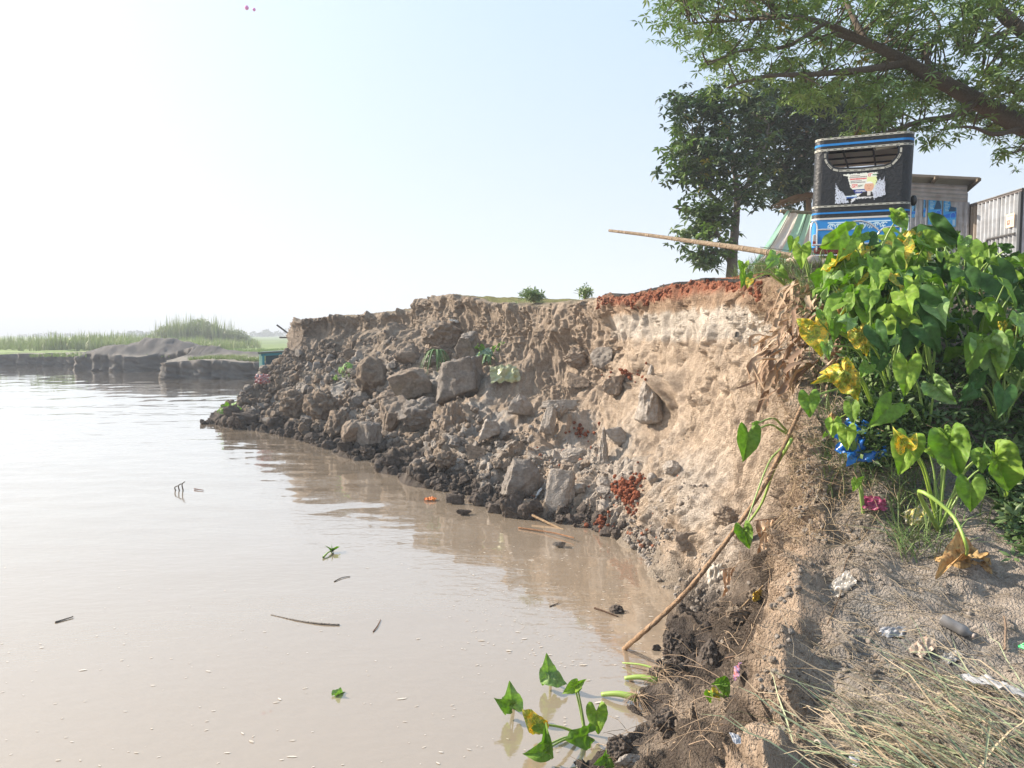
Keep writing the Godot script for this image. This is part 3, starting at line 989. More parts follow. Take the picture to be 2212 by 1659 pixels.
	for k in 34000:
		var s := rng.randf_range(4.0, 14.6)
		var r := 0.85 + 3.6 * pow(rng.randf(), 1.4)
		if s < 10.6 and r > 3.4: continue
		if s < 7.5 and r > 2.6 and rng.randf() < 0.75: continue
		if s < 5.4 and r > 3.4: continue
		if s < 6.4 and rng.randf() < 0.85: continue
		if s > 9.0 and rng.randf() < 0.35: continue
		var idx := bank_where(s, r)
		var p := bank_p[idx]
		if bank_n[idx].y < 0.15 or p.y < -0.03: continue
		if clump.get_noise_3dv(p) < 0.05 and rng.randf() < 0.8: continue
		var size := 0.012 + 0.065 * pow(rng.randf(), 3.0) * (0.5 + 0.9 * sstep(7.5, 10.0, s)) + 0.02 * sstep(8.0, 11.0, s)
		var c := DRY.lerp(GREY2, rng.randf())
		if s < 8.6: c = c.lerp(PALE, rng.randf())
		if s > 12.0: c = c.lerp(Color(0.21, 0.175, 0.145), 0.6)
		if p.y < 0.28 and (s > 7.2 or s < 5.3): c = WET.lerp(WET2, rng.randf())
		if s > 6.6 and s < 8.4 and p.y > 0.05 and rng.randf() < 0.10: c = RED.lerp(Color(0.45, 0.22, 0.14), rng.randf())
		ts.append(Transform3D(Basis(Vector3(rng.randfn(), rng.randfn(), rng.randfn()).normalized(), rng.randf() * TAU) * Basis.from_scale(Vector3(1, rng.randf_range(0.6, 1.0), rng.randf_range(0.7, 1.2)) * size), p + bank_n[idx] * size * 0.3))
		cs.append(c)
	for k in 5000:
		var s := rng.randf_range(2.3, 4.9)
		var r := 6.4 + 2.0 * rng.randf()
		var idx := bank_where(s, r)
		var p := bank_p[idx]
		if clump.get_noise_3dv(p * 2.0) < 0.0: continue
		var size := 0.004 + 0.022 * pow(rng.randf(), 4.0)
		ts.append(Transform3D(Basis(Vector3(rng.randfn(), rng.randfn(), rng.randfn()).normalized(), rng.randf() * TAU) * Basis.from_scale(Vector3(1, 0.8, 1) * size), p))
		cs.append(GREY.lerp(DRY2, rng.randf()))
	var rub := many("rubble", fine, M.rock, ts, cs)
	tag(rub, "crumbled earth and grit covering the slumped slope", "rubble")
	# red brick heap fallen from the road bed, and the brick bed itself under the asphalt
	var bt := []
	var bc := []
	for k in 2600:
		var s := rng.randf_range(6.35, 8.15)
		var idx := bank_where(s, 6.85 + 0.15 * rng.randf())
		var p := bank_p[idx] - Vector3(0, rng.randf_range(0.02, 0.24), 0) * (0.6 + 0.4 * rng.randf())
		var size := rng.randf_range(0.018, 0.045)
		bt.append(Transform3D(Basis(Vector3(rng.randfn(), rng.randfn(), rng.randfn()).normalized(), rng.randf() * TAU) * Basis.from_scale(Vector3(1.2, 0.8, 0.9) * size), p + Vector3(bank_n[idx].x, 0, bank_n[idx].z) * rng.randf_range(-0.02, 0.03)))
		bc.append(RED.lerp(RED2, rng.randf()).lerp(Color(0.40, 0.28, 0.2), 0.5 * rng.randf() * rng.randf()))
	tag(many("brick_bed", fine, M.rock, bt, bc), "layer of broken red brick under the road edge", "brick rubble")
	for hp in [[1355, 1060, 28, 32, 120, "mound of crumbled red brick at the foot of the sandy slope"], [1355, 808, 44, 18, 14, "scatter of red brick crumbs lodged beside the pointed fin"], [1300, 1130, 22, 20, 26, "small heap of red brick near the shore"], [1255, 935, 40, 26, 8, "red brick bits beside the upright stone"]]:
		var ht := []
		var hc := []
		for k in int(hp[4]) * 4:
			var a := rng.randf() * TAU
			var rad := absf(rng.randfn()) * 0.55 * (1.0 + 0.35 * sin(a * 3.0 + float(hp[0])) + 0.2 * sin(a * 5.0))
			var idx := hit(float(hp[0]) + cos(a) * rad * float(hp[2]), float(hp[1]) + sin(a) * rad * float(hp[3]))
			var size := rng.randf_range(0.012, 0.04)
			ht.append(Transform3D(Basis(Vector3(rng.randfn(), rng.randfn(), rng.randfn()).normalized(), rng.randf() * TAU) * Basis.from_scale(Vector3.ONE * size), bank_p[idx] + bank_n[idx] * rng.randf_range(0.0, 0.16) * maxf(0.0, 1.0 - rad)))
			hc.append(RED.lerp(RED2, rng.randf()))
		tag(many("brick_heap", fine, M.rock, ht, hc), hp[5], "brick rubble")

# a block of earth broken off along flat cracks
func box_chunk(seed_: int, c1: Color, c2: Color) -> ArrayMesh:
	var n := fnl(FastNoiseLite.TYPE_SIMPLEX_SMOOTH, 1.4, 5, seed_)
	var r := RandomNumberGenerator.new()
	r.seed = seed_
	var planes := []
	for k in 6:
		var d := Vector3.ZERO
		d[k / 2] = 1.0 if k % 2 == 0 else -1.0
		d += Vector3(r.randfn(), r.randfn(), r.randfn()) * 0.22
		planes.append([d.normalized(), r.randf_range(0.48, 0.64)])
	for k in 4:
		planes.append([Vector3(r.randfn(), r.randfn(), r.randfn()).normalized(), r.randf_range(0.68, 0.82)])
	var b := MB.new()
	for p0 in ico_levels[4][0]:
		var p: Vector3 = p0
		# march out to the nearest cutting plane
		var t := 10.0
		for pl in planes:
			var dn: float = p0.dot(pl[0])
			if dn > 0.01: t = minf(t, float(pl[1]) / dn)
		p = p0 * t
		var q := n.get_noise_3dv(p * 1.5)
		p += p0 * q * 0.15
		b.pt(p, c1.lerp(c2, clampf(0.5 + q * 1.5, 0.0, 1.0)))
	b.ix = PackedInt32Array(ico_levels[4][1])
	var me := b.mesh()
	var a := me.surface_get_arrays(0)
	if a[Mesh.ARRAY_NORMAL][0].dot(a[Mesh.ARRAY_VERTEX][0]) < 0:
		b.flip()
		me = b.mesh()
	return me

func spike_chunk(seed_: int, c1: Color, c2: Color) -> ArrayMesh:
	var n := fnl(FastNoiseLite.TYPE_SIMPLEX_SMOOTH, 1.6, 5, seed_)
	var b := MB.new()
	for p0 in ico_levels[4][0]:
		var p: Vector3 = p0
		var f := (p.y + 1.0) * 0.5
		var wd := pow(1.0 - f, 0.75) * 1.15 + 0.06
		var a := atan2(p.z, p.x)
		p = Vector3(cos(a) * wd * minf(1.0, sqrt(maxf(0.0, 1.0 - p0.y * p0.y)) * 1.8), p.y, sin(a) * wd * 0.8 * minf(1.0, sqrt(maxf(0.0, 1.0 - p0.y * p0.y)) * 1.8))
		var q := n.get_noise_3dv(p * 1.4)
		p += Vector3(p0.x, 0.2 * p0.y, p0.z) * q * 0.28
		b.pt(p, c1.lerp(c2, clampf(0.5 + q * 1.5, 0.0, 1.0)))
	b.ix = PackedInt32Array(ico_levels[4][1])
	var me := b.mesh()
	var ar := me.surface_get_arrays(0)
	if ar[Mesh.ARRAY_NORMAL][0].dot(ar[Mesh.ARRAY_VERTEX][0]) < 0:
		b.flip()
		me = b.mesh()
	return me

# ---------------------------------------------------------------- broad heart-shaped leaves
var leaf_meshes := []

func leaf_texture(base: Color, vein: Color, spots: Color, amount: float, seed_: int) -> ImageTexture:
	var w := 192
	var h := 256
	var im := Image.create(w, h, false, Image.FORMAT_RGB8)
	var n := fnl(FastNoiseLite.TYPE_SIMPLEX_SMOOTH, 0.018, 4, seed_)
	var n2 := fnl(FastNoiseLite.TYPE_SIMPLEX_SMOOTH, 0.06, 3, seed_ + 1)
	for j in h:
		for i in w:
			var x := absf((i + 0.5) / w - 0.5) * 1.1
			var y := 1.0 - (j + 0.5) / h * 1.5
			var v := exp(-x * 55.0) * (1.0 if y > -0.05 else 0.3)
			var u := y - 0.62 * x + 0.25 * x * x
			if u > 0.0:
				var f := fposmod(u / 0.17, 1.0)
				v = maxf(v, exp(-minf(f, 1.0 - f) * 0.17 * 75.0) * 0.75)
			else:
				var a := atan2(x, -y) / 0.42
				var f2 := fposmod(a, 1.0)
				var rr := sqrt(x * x + y * y)
				v = maxf(v, exp(-minf(f2, 1.0 - f2) * 0.42 * rr * 75.0) * 0.75)
			var q := n.get_noise_2d(i * 0.6, j * 0.6)
			var c := base * (0.92 + 0.25 * q)
			c = c.lerp(spots, clampf((q + 0.5 * n2.get_noise_2d(i, j) + amount - 0.5) * 5.0, 0.0, 1.0))
			if amount > 0.3 and amount < 0.6 or (amount > 0.6 and n2.get_noise_2d(i + 300, j) > 0.42):
				c = c.lerp(Color(0.16, 0.075, 0.02), clampf((n2.get_noise_2d(i + 300, j) - 0.32) * 6.0, 0.0, 1.0))
			c = c.lerp(vein, v * 0.75)
			c *= 1.0 + 0.35 * n2.get_noise_2d(i * 0.5, j * 0.5)
			im.set_pixel(i, j, Color(clampf(c.r, 0, 1), clampf(c.g, 0, 1), clampf(c.b, 0, 1)).linear_to_srgb())
	return ImageTexture.create_from_image(im)

func leaf_mesh(fold: float, droop: float, wave: float, seed_: int, crumple := 0.0) -> ArrayMesh:
	var half := [Vector2(0, 1.0), Vector2(0.05, 0.92), Vector2(0.17, 0.74), Vector2(0.31, 0.50), Vector2(0.42, 0.25), Vector2(0.47, 0.02), Vector2(0.45, -0.2), Vector2(0.37, -0.38), Vector2(0.27, -0.45), Vector2(0.17, -0.40), Vector2(0.08, -0.24), Vector2(0.0, -0.09)]
	var ctrl := []
	for q in half: ctrl.append(Vector3(q.x, q.y, 0))
	var right := curve(ctrl, 22)
	var rim := []
	for q in right: rim.append(Vector2(q.x, q.y))
	for k in range(20, 0, -1): rim.append(Vector2(-right[k].x, right[k].y))
	var n := fnl(FastNoiseLite.TYPE_SIMPLEX_SMOOTH, 1.3, 2, seed_)
	var b := MB.new()
	var rings := 7
	var m := rim.size()
	for j in rings + 1:
		var f := float(j) / rings
		for i in m:
			var q: Vector2 = rim[i] * f
			if f > 0.6: q *= 1.0 + 0.05 * n.get_noise_2d(i * 0.9, seed_) * (f - 0.6) * 2.5
			var z := fold * absf(q.x) * (1.0 - 0.3 * absf(q.x))
			z -= droop * (maxf(q.y, 0.0) * maxf(q.y, 0.0) + 0.55 * minf(q.y, 0.0) * minf(q.y, 0.0) * 2.0)
			z += wave * f * f * sin(i * TAU / m * 5.0 + seed_) * 0.09 + wave * 0.12 * n.get_noise_2d(q.x * 1.6, q.y * 1.6)
			z += crumple * n.get_noise_2d(q.x * 4.0 + 9.0, q.y * 4.0)
			# small ridge along the ribs
			z -= 0.012 * exp(-absf(q.x) * 30.0)
			var e := 1.0 + 0.10 * n.get_noise_2d(q.x * 3.0, q.y * 3.0 + 20.0)
			b.pt(Vector3(q.x, q.y, z), Color(e, e, e), Vector2(q.x / 1.1 + 0.5, (1.0 - q.y) / 1.5))
	for j in rings:
		for i in m:
			var a := j * m + i
			var d := j * m + (i + 1) % m
			b.tri(a, a + m, d + m)
			if j > 0: b.tri(a, d + m, d)
	return b.mesh()

func make_leaf_kit() -> void:
	for k in 6:
		leaf_meshes.append(leaf_mesh([0.25, 0.05, 0.5, -0.1, 0.35, 0.15][k], [0.25, 0.12, 0.35, 0.4, 0.1, 0.55][k], [0.6, 1.0, 0.8, 1.3, 1.5, 1.0][k], 10 + k))
	leaf_meshes.append(leaf_mesh(0.9, 0.4, 1.6, 31, 0.10))     # half rolled
	leaf_meshes.append(leaf_mesh(-0.7, 0.7, 2.0, 37, 0.22))    # withered
	var tex := leaf_texture(Color(0.75, 0.95, 0.6), Color(1.0, 1.0, 0.85), Color(0.75, 0.95, 0.6), 0.0, 3)
	var ytex := leaf_texture(Color(0.26, 0.36, 0.03), Color(0.60, 0.62, 0.12), Color(0.66, 0.46, 0.03), 0.62, 8)
	var btex := leaf_texture(Color(0.42, 0.26, 0.10), Color(0.50, 0.36, 0.17), Color(0.30, 0.16, 0.06), 0.35, 12)
	var cols := {"bright": [0.29, 0.375, 0.075], "mid": [0.20, 0.285, 0.065], "dark": [0.065, 0.13, 0.05], "pale": [0.32, 0.40, 0.22]}
	for k in cols:
		var q: Array = cols[k]
		var m := leafy(lin(q[0], q[1], q[2]), 0.5, true, 0.85 if k != "dark" else 0.3)
		m.albedo_texture = tex
		m.metallic_specular = 0.3
		M["leaf_" + k] = m
	var ym := leafy(Color.WHITE, 0.5, true, 0.5, Color(1.0, 0.75, 0.1))
	ym.albedo_texture = ytex
	M.leaf_yellow = ym
	var bm := leafy(Color.WHITE, 0.75, true, 0.25, Color(0.9, 0.6, 0.3))
	bm.albedo_texture = btex
	M.leaf_brown = bm
	M.stalk = leafy(lin(0.25, 0.36, 0.10), 0.45, true, 0.15)
	M.dry = leafy(Color.WHITE, 0.8, true, 0.22, Color(0.9, 0.65, 0.4))
	M.straw = leafy(Color.WHITE, 0.7, true, 0.15, Color(0.9, 0.75, 0.45))

func leaf_basis(tip: Vector3, normal: Vector3) -> Basis:
	var y := tip.normalized()
	var z := (normal - y * normal.dot(y)).normalized()
	return Basis(y.cross(z), y, z)

func add_leaf(plant: Node3D, at: Vector3, tip: Vector3, normal: Vector3, size: float, kind: int, m: String, wide := 1.0) -> void:
	var o := put("leaf", leaf_meshes[kind], M["leaf_" + m], plant)
	var b := leaf_basis(tip, normal)
	o.transform = Transform3D(b * Basis.from_scale(Vector3(size * wide, size, size)), at - plant.position)

func add_stalk(plant: Node3D, from: Vector3, to: Vector3, arch: float, r := 0.011, col := Color.WHITE) -> void:
	var mid := from.lerp(to, 0.55) + Vector3.UP * arch
	var b := MB.new()
	b.tube(curve([from - plant.position, from.lerp(mid, 0.5) + Vector3.UP * arch * 0.1 - plant.position, mid - plant.position, to - plant.position], 12), r * 1.35, r * 0.55, 6, col * Color(0.9, 0.95, 0.8), col, false)
	put("stalk", b.mesh(), M.stalk, plant)

# [region, [leaf: attach x, y, tip x, y, mesh, colour, foreshortening], ...]; A, B, C are enlarged views of the photograph
const VIEW := {"A": Vector2(1590, 449), "B": Vector2(1590, 847), "C": Vector2(1002.4, 1192.4)}
const PLANTS := [
	{"l": "young taro plant with bright leaves standing apart on the cliff edge, left of the vehicle", "b": [1750, 632], "d": 8.3, "v": "A", "f": [[505, 320, 500, 470, 1, "bright", 0.3], [440, 250, 410, 330, 2, "bright", 0.2]]},
	{"l": "small taro shoot with two greyish leaves on the road corner", "b": [1690, 612], "d": 8.6, "v": "A", "f": [[300, 370, 245, 470, 3, "pale", 0.4], [335, 480, 385, 545, 5, "mid", 0.5], [420, 575, 460, 590, 2, "bright", 0.5]]},
	{"l": "taro seedling with a half yellow leaf hanging over the red brick layer", "b": [1700, 618], "d": 8.5, "v": "A", "f": [[75, 520, 45, 610, 2, "mid", 0.3], [60, 440, 45, 520, 6, "bright", 0.3], [105, 560, 85, 620, 1, "yellow", 0.2]]},
	{"l": "tall taro with large bright leaves just in front of the blue vehicle tail", "b": [1880, 640], "d": 7.2, "v": "A", "f": [[830, 215, 620, 310, 4, "bright", 0.3], [870, 260, 790, 400, 0, "bright", 0.4], [925, 440, 760, 590, 1, "bright", 0.25], [760, 430, 690, 590, 2, "mid", 0.3], [960, 200, 880, 290, 4, "mid", 0.5], [1030, 240, 1105, 165, 2, "dark", 0.2], [1150, 210, 1240, 260, 0, "bright", 0.5]]},
	{"l": "taro with one rolled leaf on the tallest stalk of the thicket", "b": [1880, 640], "d": 7.0, "v": "A", "f": [[1240, 75, 1185, -5, 6, "bright", 0.1], [1240, 75, 1320, 160, 6, "pale", 0.3], [1200, 330, 1270, 490, 3, "mid", 0.4], [1160, 330, 1240, 360, 5, "pale", 0.5]]},
	{"l": "taro with orange yellow leaves on top of the thicket beside the tin shed", "b": [1990, 660], "d": 6.9, "v": "A", "f": [[1340, 215, 1460, 130, 7, "yellow", 0.2], [1300, 240, 1240, 260, 7, "yellow", 0.2], [1400, 340, 1570, 320, 6, "yellow", 0.4], [1480, 240, 1600, 280, 1, "bright", 0.5], [1530, 150, 1720, 280, 2, "dark", 0.3], [1440, 290, 1340, 330, 4, "mid", 0.6], [1640, 390, 1610, 540, 1, "mid", 0.3], [1600, 530, 1600, 580, 7, "brown", 0.3]]},
	{"l": "taro with bushy pale tops at the right of the tin shed wall", "b": [2090, 660], "d": 6.6, "v": "A", "f": [[1740, 250, 1720, 350, 6, "pale", 0.3], [1800, 320, 1860, 460, 0, "mid", 0.4], [1850, 380, 1870, 460, 3, "bright", 0.5], [1960, 390, 2000, 440, 5, "mid", 0.5], [2090, 310, 2020, 280, 1, "dark", 0.3], [2100, 420, 2180, 440, 2, "mid", 0.4]]},
	{"l": "taro with huge dark leaves at the right edge of the thicket", "b": [2160, 760], "d": 6.0, "v": "A", "f": [[1760, 500, 1850, 670, 0, "dark", 0.3], [1990, 530, 2190, 720, 0, "dark", 0.2], [2140, 540, 2220, 620, 2, "bright", 0.4], [2090, 660, 2160, 760, 3, "mid", 0.4], [2180, 700, 2230, 830, 1, "dark", 0.4]]},
	{"l": "taro with a hooked dark leaf and brown spotted leaf above the dry leaf heap", "b": [1900, 760], "d": 6.7, "v": "A", "f": [[1180, 680, 1235, 830, 1, "dark", 0.25], [890, 650, 800, 725, 2, "mid", 0.3], [815, 650, 780, 720, 7, "yellow", 0.2], [1345, 640, 1310, 700, 0, "bright", 0.4], [1520, 630, 1600, 720, 6, "pale", 0.3], [940, 680, 1000, 570, 6, "pale", 0.2], [800, 730, 790, 800, 7, "brown", 0.3], [1240, 640, 1290, 590, 3, "mid", 0.4]]},
	{"l": "taro with a large drooping dark leaf in the heart of the thicket", "b": [2010, 830], "d": 6.2, "v": "A", "f": [[1430, 750, 1605, 1000, 0, "dark", 0.2], [1450, 930, 1580, 1080, 5, "dark", 0.3], [1560, 710, 1610, 770, 3, "mid", 0.4], [1180, 860, 1370, 885, 4, "bright", 0.6], [1360, 760, 1330, 830, 2, "mid", 0.4]]},
	{"l": "taro with the big half yellow leaf overhanging the dry leaf heap", "b": [1900, 830], "d": 6.3, "v": "A", "f": [[600, 930, 665, 1140, 1, "yellow", 0.2], [560, 900, 460, 860, 6, "yellow", 0.3], [750, 880, 765, 1025, 0, "mid", 0.2], [680, 820, 700, 940, 2, "mid", 0.3], [700, 1060, 710, 1160, 6, "pale", 0.2], [860, 870, 960, 800, 3, "pale", 0.5]]},
	{"l": "taro with dark pointed leaf and ragged yellow one in the middle of the slope", "b": [1930, 870], "d": 6.1, "v": "A", "f": [[1075, 950, 1150, 1110, 2, "dark", 0.25], [950, 960, 1005, 1110, 7, "yellow", 0.3], [1010, 1220, 950, 1310, 1, "mid", 0.2], [1110, 1130, 1090, 1280, 5, "dark", 0.3], [1240, 1000, 1190, 1060, 3, "pale", 0.5]]},
	{"l": "taro with the single front facing bright leaf above the blue bag", "b": [2000, 935], "d": 5.7, "v": "A", "f": [[1315, 1215, 1298, 1450, 1, "bright", 0.1], [1180, 1530, 1035, 1690, 0, "mid", 0.15], [1270, 1530, 1220, 1620, 6, "bright", 0.3], [1540, 1370, 1670, 1500, 6, "pale", 0.3]]},
	{"l": "withered taro with orange curled leaf hanging over the cliff edge", "b": [1890, 900], "d": 6.1, "v": "A", "f": [[830, 1260, 950, 1450, 7, "yellow", 0.3], [800, 1260, 650, 1310, 7, "yellow", 0.4], [560, 1460, 570, 1612, 1, "mid", 0.15], [890, 1530, 900, 1655, 0, "mid", 0.3], [740, 1640, 720, 1560, 7, "brown", 0.3]]},
	{"l": "taro with yellow mottled leaf at the far right of the slope", "b": [2150, 900], "d": 5.7, "v": "A", "f": [[2045, 1000, 2050, 1160, 1, "mid", 0.2], [2050, 890, 2060, 960, 7, "yellow", 0.2], [1945, 1080, 2020, 1340, 6, "pale", 0.2], [2130, 1290, 2220, 1400, 6, "pale", 0.3], [2150, 1100, 2200, 1260, 0, "dark", 0.3], [1830, 1400, 1750, 1480, 5, "dark", 0.4], [2060, 1420, 2040, 1600, 0, "dark", 0.3]]},
	{"l": "uprooted taro dangling its curved stalk across the bare cliff", "b": [1712, 945], "d": 6.55, "v": "B", "f": [[90, 330, 72, 540, 2, "mid", 0.1], [150, 250, 190, 215, 3, "mid", 0.3], [60, 1060, 100, 1200, 6, "mid", 0.2]]},
	{"l": "pair of small bright taro leaves in front of the blue bag", "b": [1850, 990], "d": 5.75, "v": "B", "f": [[850, 300, 850, 450, 1, "bright", 0.15], [745, 230, 735, 340, 3, "bright", 0.3], [690, 320, 670, 350, 5, "bright", 0.4]]},
	{"l": "foremost taro with yellow topped leaf and a stalk arching down to a dead leaf", "b": [2030, 1140], "d": 4.95, "v": "B", "f": [[1320, 400, 1255, 640, 1, "bright", 0.1], [1340, 400, 1390, 320, 2, "yellow", 0.2], [1290, 400, 1210, 290, 6, "yellow", 0.2], [1590, 470, 1610, 600, 3, "pale", 0.3], [1640, 380, 1715, 650, 6, "mid", 0.2], [1600, 300, 1640, 380, 6, "mid", 0.3], [1480, 440, 1530, 490, 5, "bright", 0.4], [2000, 520, 2135, 780, 6, "bright", 0.2], [1800, 720, 1812, 925, 2, "mid", 0.1], [1880, 480, 1880, 610, 3, "mid", 0.3], [1930, 460, 1905, 390, 6, "pale", 0.2]]},
	{"l": "tiny taro seedling beside the magenta wrapper", "b": [1862, 1106], "d": 5.3, "v": "B", "f": [[925, 690, 900, 765, 1, "bright", 0.2], [950, 670, 980, 650, 6, "bright", 0.3]]},
	{"l": "half sunken taro in the shallow water with a yellow blotched leaf", "b": [1265, 1590], "d": 0.0, "v": "C", "f": [[850, 1030, 765, 1085, 0, "bright", 0.3], [865, 1025, 930, 985, 6, "bright", 0.3], [1020, 1230, 1030, 1395, 1, "bright", 0.2], [930, 1410, 775, 1440, 4, "mid", 0.5], [560, 1320, 440, 1200, 4, "yellow", 0.2], [560, 1320, 620, 1400, 2, "bright", 0.3], [600, 1540, 460, 1560, 2, "mid", 0.2], [610, 1500, 640, 1350, 6, "mid", 0.2]]},
	{"l": "large pale taro leaf lying on the water left of the half sunken plant", "b": [1110, 1530], "d": 0.0, "v": "C", "f": [[370, 1170, 350, 990, 1, "pale", 0.25], [340, 1180, 240, 1140, 2, "mid", 0.4]]},
	{"l": "pale taro leaf standing up from the water, its underside showing", "b": [1190, 1475], "d": 0.0, "v": "C", "f": [[650, 950, 635, 780, 1, "pale", 0.1], [660, 960, 790, 1000, 3, "pale", 0.3]]},
	{"l": "small taro with a yellow leaf growing on the muddy mound by the water", "b": [1560, 1500], "d": 0.0, "v": "C", "f": [[1990, 1010, 2030, 1110, 1, "mid", 0.2], [1985, 1000, 1910, 1010, 6, "mid", 0.3], [1915, 1080, 1970, 1140, 3, "yellow", 0.2], [1885, 1090, 1890, 1160, 6, "bright", 0.2]]},
	{"l": "green taro leaf at the very bottom of the shore", "b": [1310, 1655], "d": 0.0, "v": "C", "f": [[1060, 1600, 1000, 1640, 2, "mid", 0.3], [1080, 1590, 1090, 1530, 6, "mid", 0.2], [1090, 1600, 1150, 1650, 0, "mid", 0.4]]},
]

var hero_marks := []

func make_hero_plants() -> void:
	var rr := RandomNumberGenerator.new()
	rr.seed = 5
	for q in PLANTS:
		var bx: float = q.b[0]
		var by: float = q.b[1]
		var d: float = q.d
		var base: Vector3
		if d > 0.0:
			base = at_bank(bx, by)
			if absf(seen_at(base).z - d) > 1.0: base = P(bx, by, d)
		elif bx < 1400 and by < 1640: base = on_y(bx, by, -0.02)
		else: base = at_bank(bx, by)
		d = seen_at(base).z
		var o := thing("taro_plant", q.l, "taro plant", base)
		hero_marks.append([Vector3(float(q.f[0][0]) * 0.2812 + Vector2(VIEW[q.v]).x, float(q.f[0][1]) * 0.2812 + Vector2(VIEW[q.v]).y, 0), q.l])
		var off: Vector2 = VIEW[q.v]
		for f in q.f:
			var a := Vector2(f[0], f[1]) * 0.2812 + off
			var t := Vector2(f[2], f[3]) * 0.2812 + off
			var dl := d - rr.randf_range(0.05, 0.4) * (1.0 if q.v != "C" else 0.25)
			var at := P(a.x, a.y, dl)
			if q.v == "C" and at.y < 0.12: at = on_y(a.x, a.y, 0.12)
			dl = seen_at(at).z
			var sc := P(t.x, t.y, dl) - at
			var to_cam := (EYE - at).normalized()
			var fs: float = f[6]
			var fs2 := fs * 1.1
			var sdir := sc.normalized()
			var tip := sdir * cos(fs2) + to_cam * sin(fs2)
			var nor := to_cam * cos(fs2) - sdir * sin(fs2)
			if nor.y < -0.1: 
				tip = sdir * cos(fs2) - to_cam * sin(fs2)
				nor = to_cam * cos(fs2) + sdir * sin(fs2)
			nor = nor.rotated(tip.normalized(), rr.randf_range(-0.45, 0.3))
			var size := sc.length() / cos(fs2) * 1.0
			add_leaf(o, at, tip, nor, size, f[4], f[5], rr.randf_range(0.9, 1.1))
			var col := Color.WHITE
			if f[5] == "brown": col = Color(1.6, 0.9, 0.5)
			if f[5] == "yellow": col = Color(1.7, 1.2, 0.5)
			add_stalk(o, base, at + nor * -0.01, (0.18 if by < 1180 else 0.05) * (base.distance_to(at)), 0.010 if d > 5.5 else 0.008, col)
		if q.b[0] == 2030:
			# the stalk that arches over to a dead leaf on the ground
			var tip_at := at_bank(2080, 1218) + Vector3(0, 0.05, 0)
			var b := MB.new()
			b.tube(curve([base - base, P(1985, 1062, 4.9) - base, P(2055, 1110, 4.7) - base, P(2088, 1180, 4.55) - base, tip_at - base], 20), 0.016, 0.007, 7, Color(1.2, 1.1, 0.7), Color(1.3, 1.1, 0.6), false)
			put("stalk", b.mesh(), M.stalk, o)
			add_leaf(o, tip_at, P(2120, 1262, 4.4) - P(2080, 1218, 4.5), Vector3(-0.3, 0.8, 0.6), 0.27, 7, "brown", 1.2)
			add_leaf(o, tip_at, P(2015, 1230, 4.4) - P(2080, 1218, 4.5), Vector3(-0.2, 0.9, 0.4), 0.22, 6, "brown", 1.0)
		if q.b[0] == 1712:
			var b2 := MB.new()
			var z := func(x: float, y: float, dd: float) -> Vector3: return P(1590 + x * 0.2812, 847 + y * 0.2812, dd) - base
			b2.tube(curve([z.call(90, 1010, 6.75), z.call(200, 850, 6.6), z.call(290, 600, 6.4), z.call(390, 430, 6.2), z.call(430, 360, 6.2)], 20), 0.009, 0.016, 7, Color(1.0, 1.0, 0.8), Color(1.3, 1.3, 0.7), false)
			put("stalk", b2.mesh(), M.stalk, o)
	# the rest of the thicket
	var proto := 0
	for k in 230:
		var s := rr.randf_range(4.15, 6.75)
		var r := rr.randf_range(7.75, 8.5)
		if k > 150:
			s = rr.randf_range(5.6, 7.0)
			r = rr.randf_range(8.0, 8.42)
		if s < 4.6: r = rr.randf_range(8.22, 8.5)
		var base := bank_p[bank_where(s, r)]
		var sc := seen_at(base)
		if sc.x > 2330 or sc.z < 3.9 or (s < 4.9 and sc.x < 2080): continue
		if sc.x < 1830 + (40 if sc.y > 800 else 0): continue
		var o := thing("taro_plant", "leafy taro plant crowded among others in the thicket on the bank", "taro plant", base, 0.0, "taro plants of the thicket")
		var nl := rr.randi_range(5, 8)
		var turn := rr.randf() * TAU
		var leaves := 0
		var yellow := false
		for i in nl:
			var az := turn + TAU * i / nl + rr.randf_range(-0.4, 0.4)
			var outw := Vector3(cos(az), 0, sin(az))
			var hgt := rr.randf_range(0.38, 0.78)
			var at := base + outw * rr.randf_range(0.12, 0.38) + Vector3.UP * hgt
			var e := rr.randf_range(0.35, 1.2)
			var sat := seen_at(at)
			if sat.y < 60.0 + lerpf(505.0, 440.0, clampf((sat.x - 1800.0) / 150.0, 0.0, 1.0)) + clampf((sat.x - 2000.0) / 200.0, 0.0, 1.0) * 45.0: continue
			if sat.x < 1905.0 and sat.y > 700.0: continue
			var tip := outw * cos(e) - Vector3.UP * sin(e)
			var nor := (outw * sin(e) + Vector3.UP * cos(e)).rotated(tip, rr.randf_range(-0.5, 0.5))
			var m: String = ["bright", "mid", "mid", "dark", "mid", "pale", "dark", "dark", "mid", "bright", "yellow"][rr.randi() % (11 if i > 2 else 5)]
			add_leaf(o, at, tip, nor, rr.randf_range(0.14, 0.29), rr.randi() % 6, m, rr.randf_range(0.85, 1.1))
			leaves += 1
			if m == "yellow": yellow = true
			add_stalk(o, base, at, 0.08, 0.009)
		if leaves == 0:
			remove_child(o)
			o.free()
			continue
		o.set_meta("label", "taro of %s leaves%s, %s" % [["one", "one", "two", "three", "four", "five", "six", "seven", "eight"][leaves], " with one yellow" if yellow else "", beside(base + Vector3(0, 0.5, 0), hero_marks, 6)])
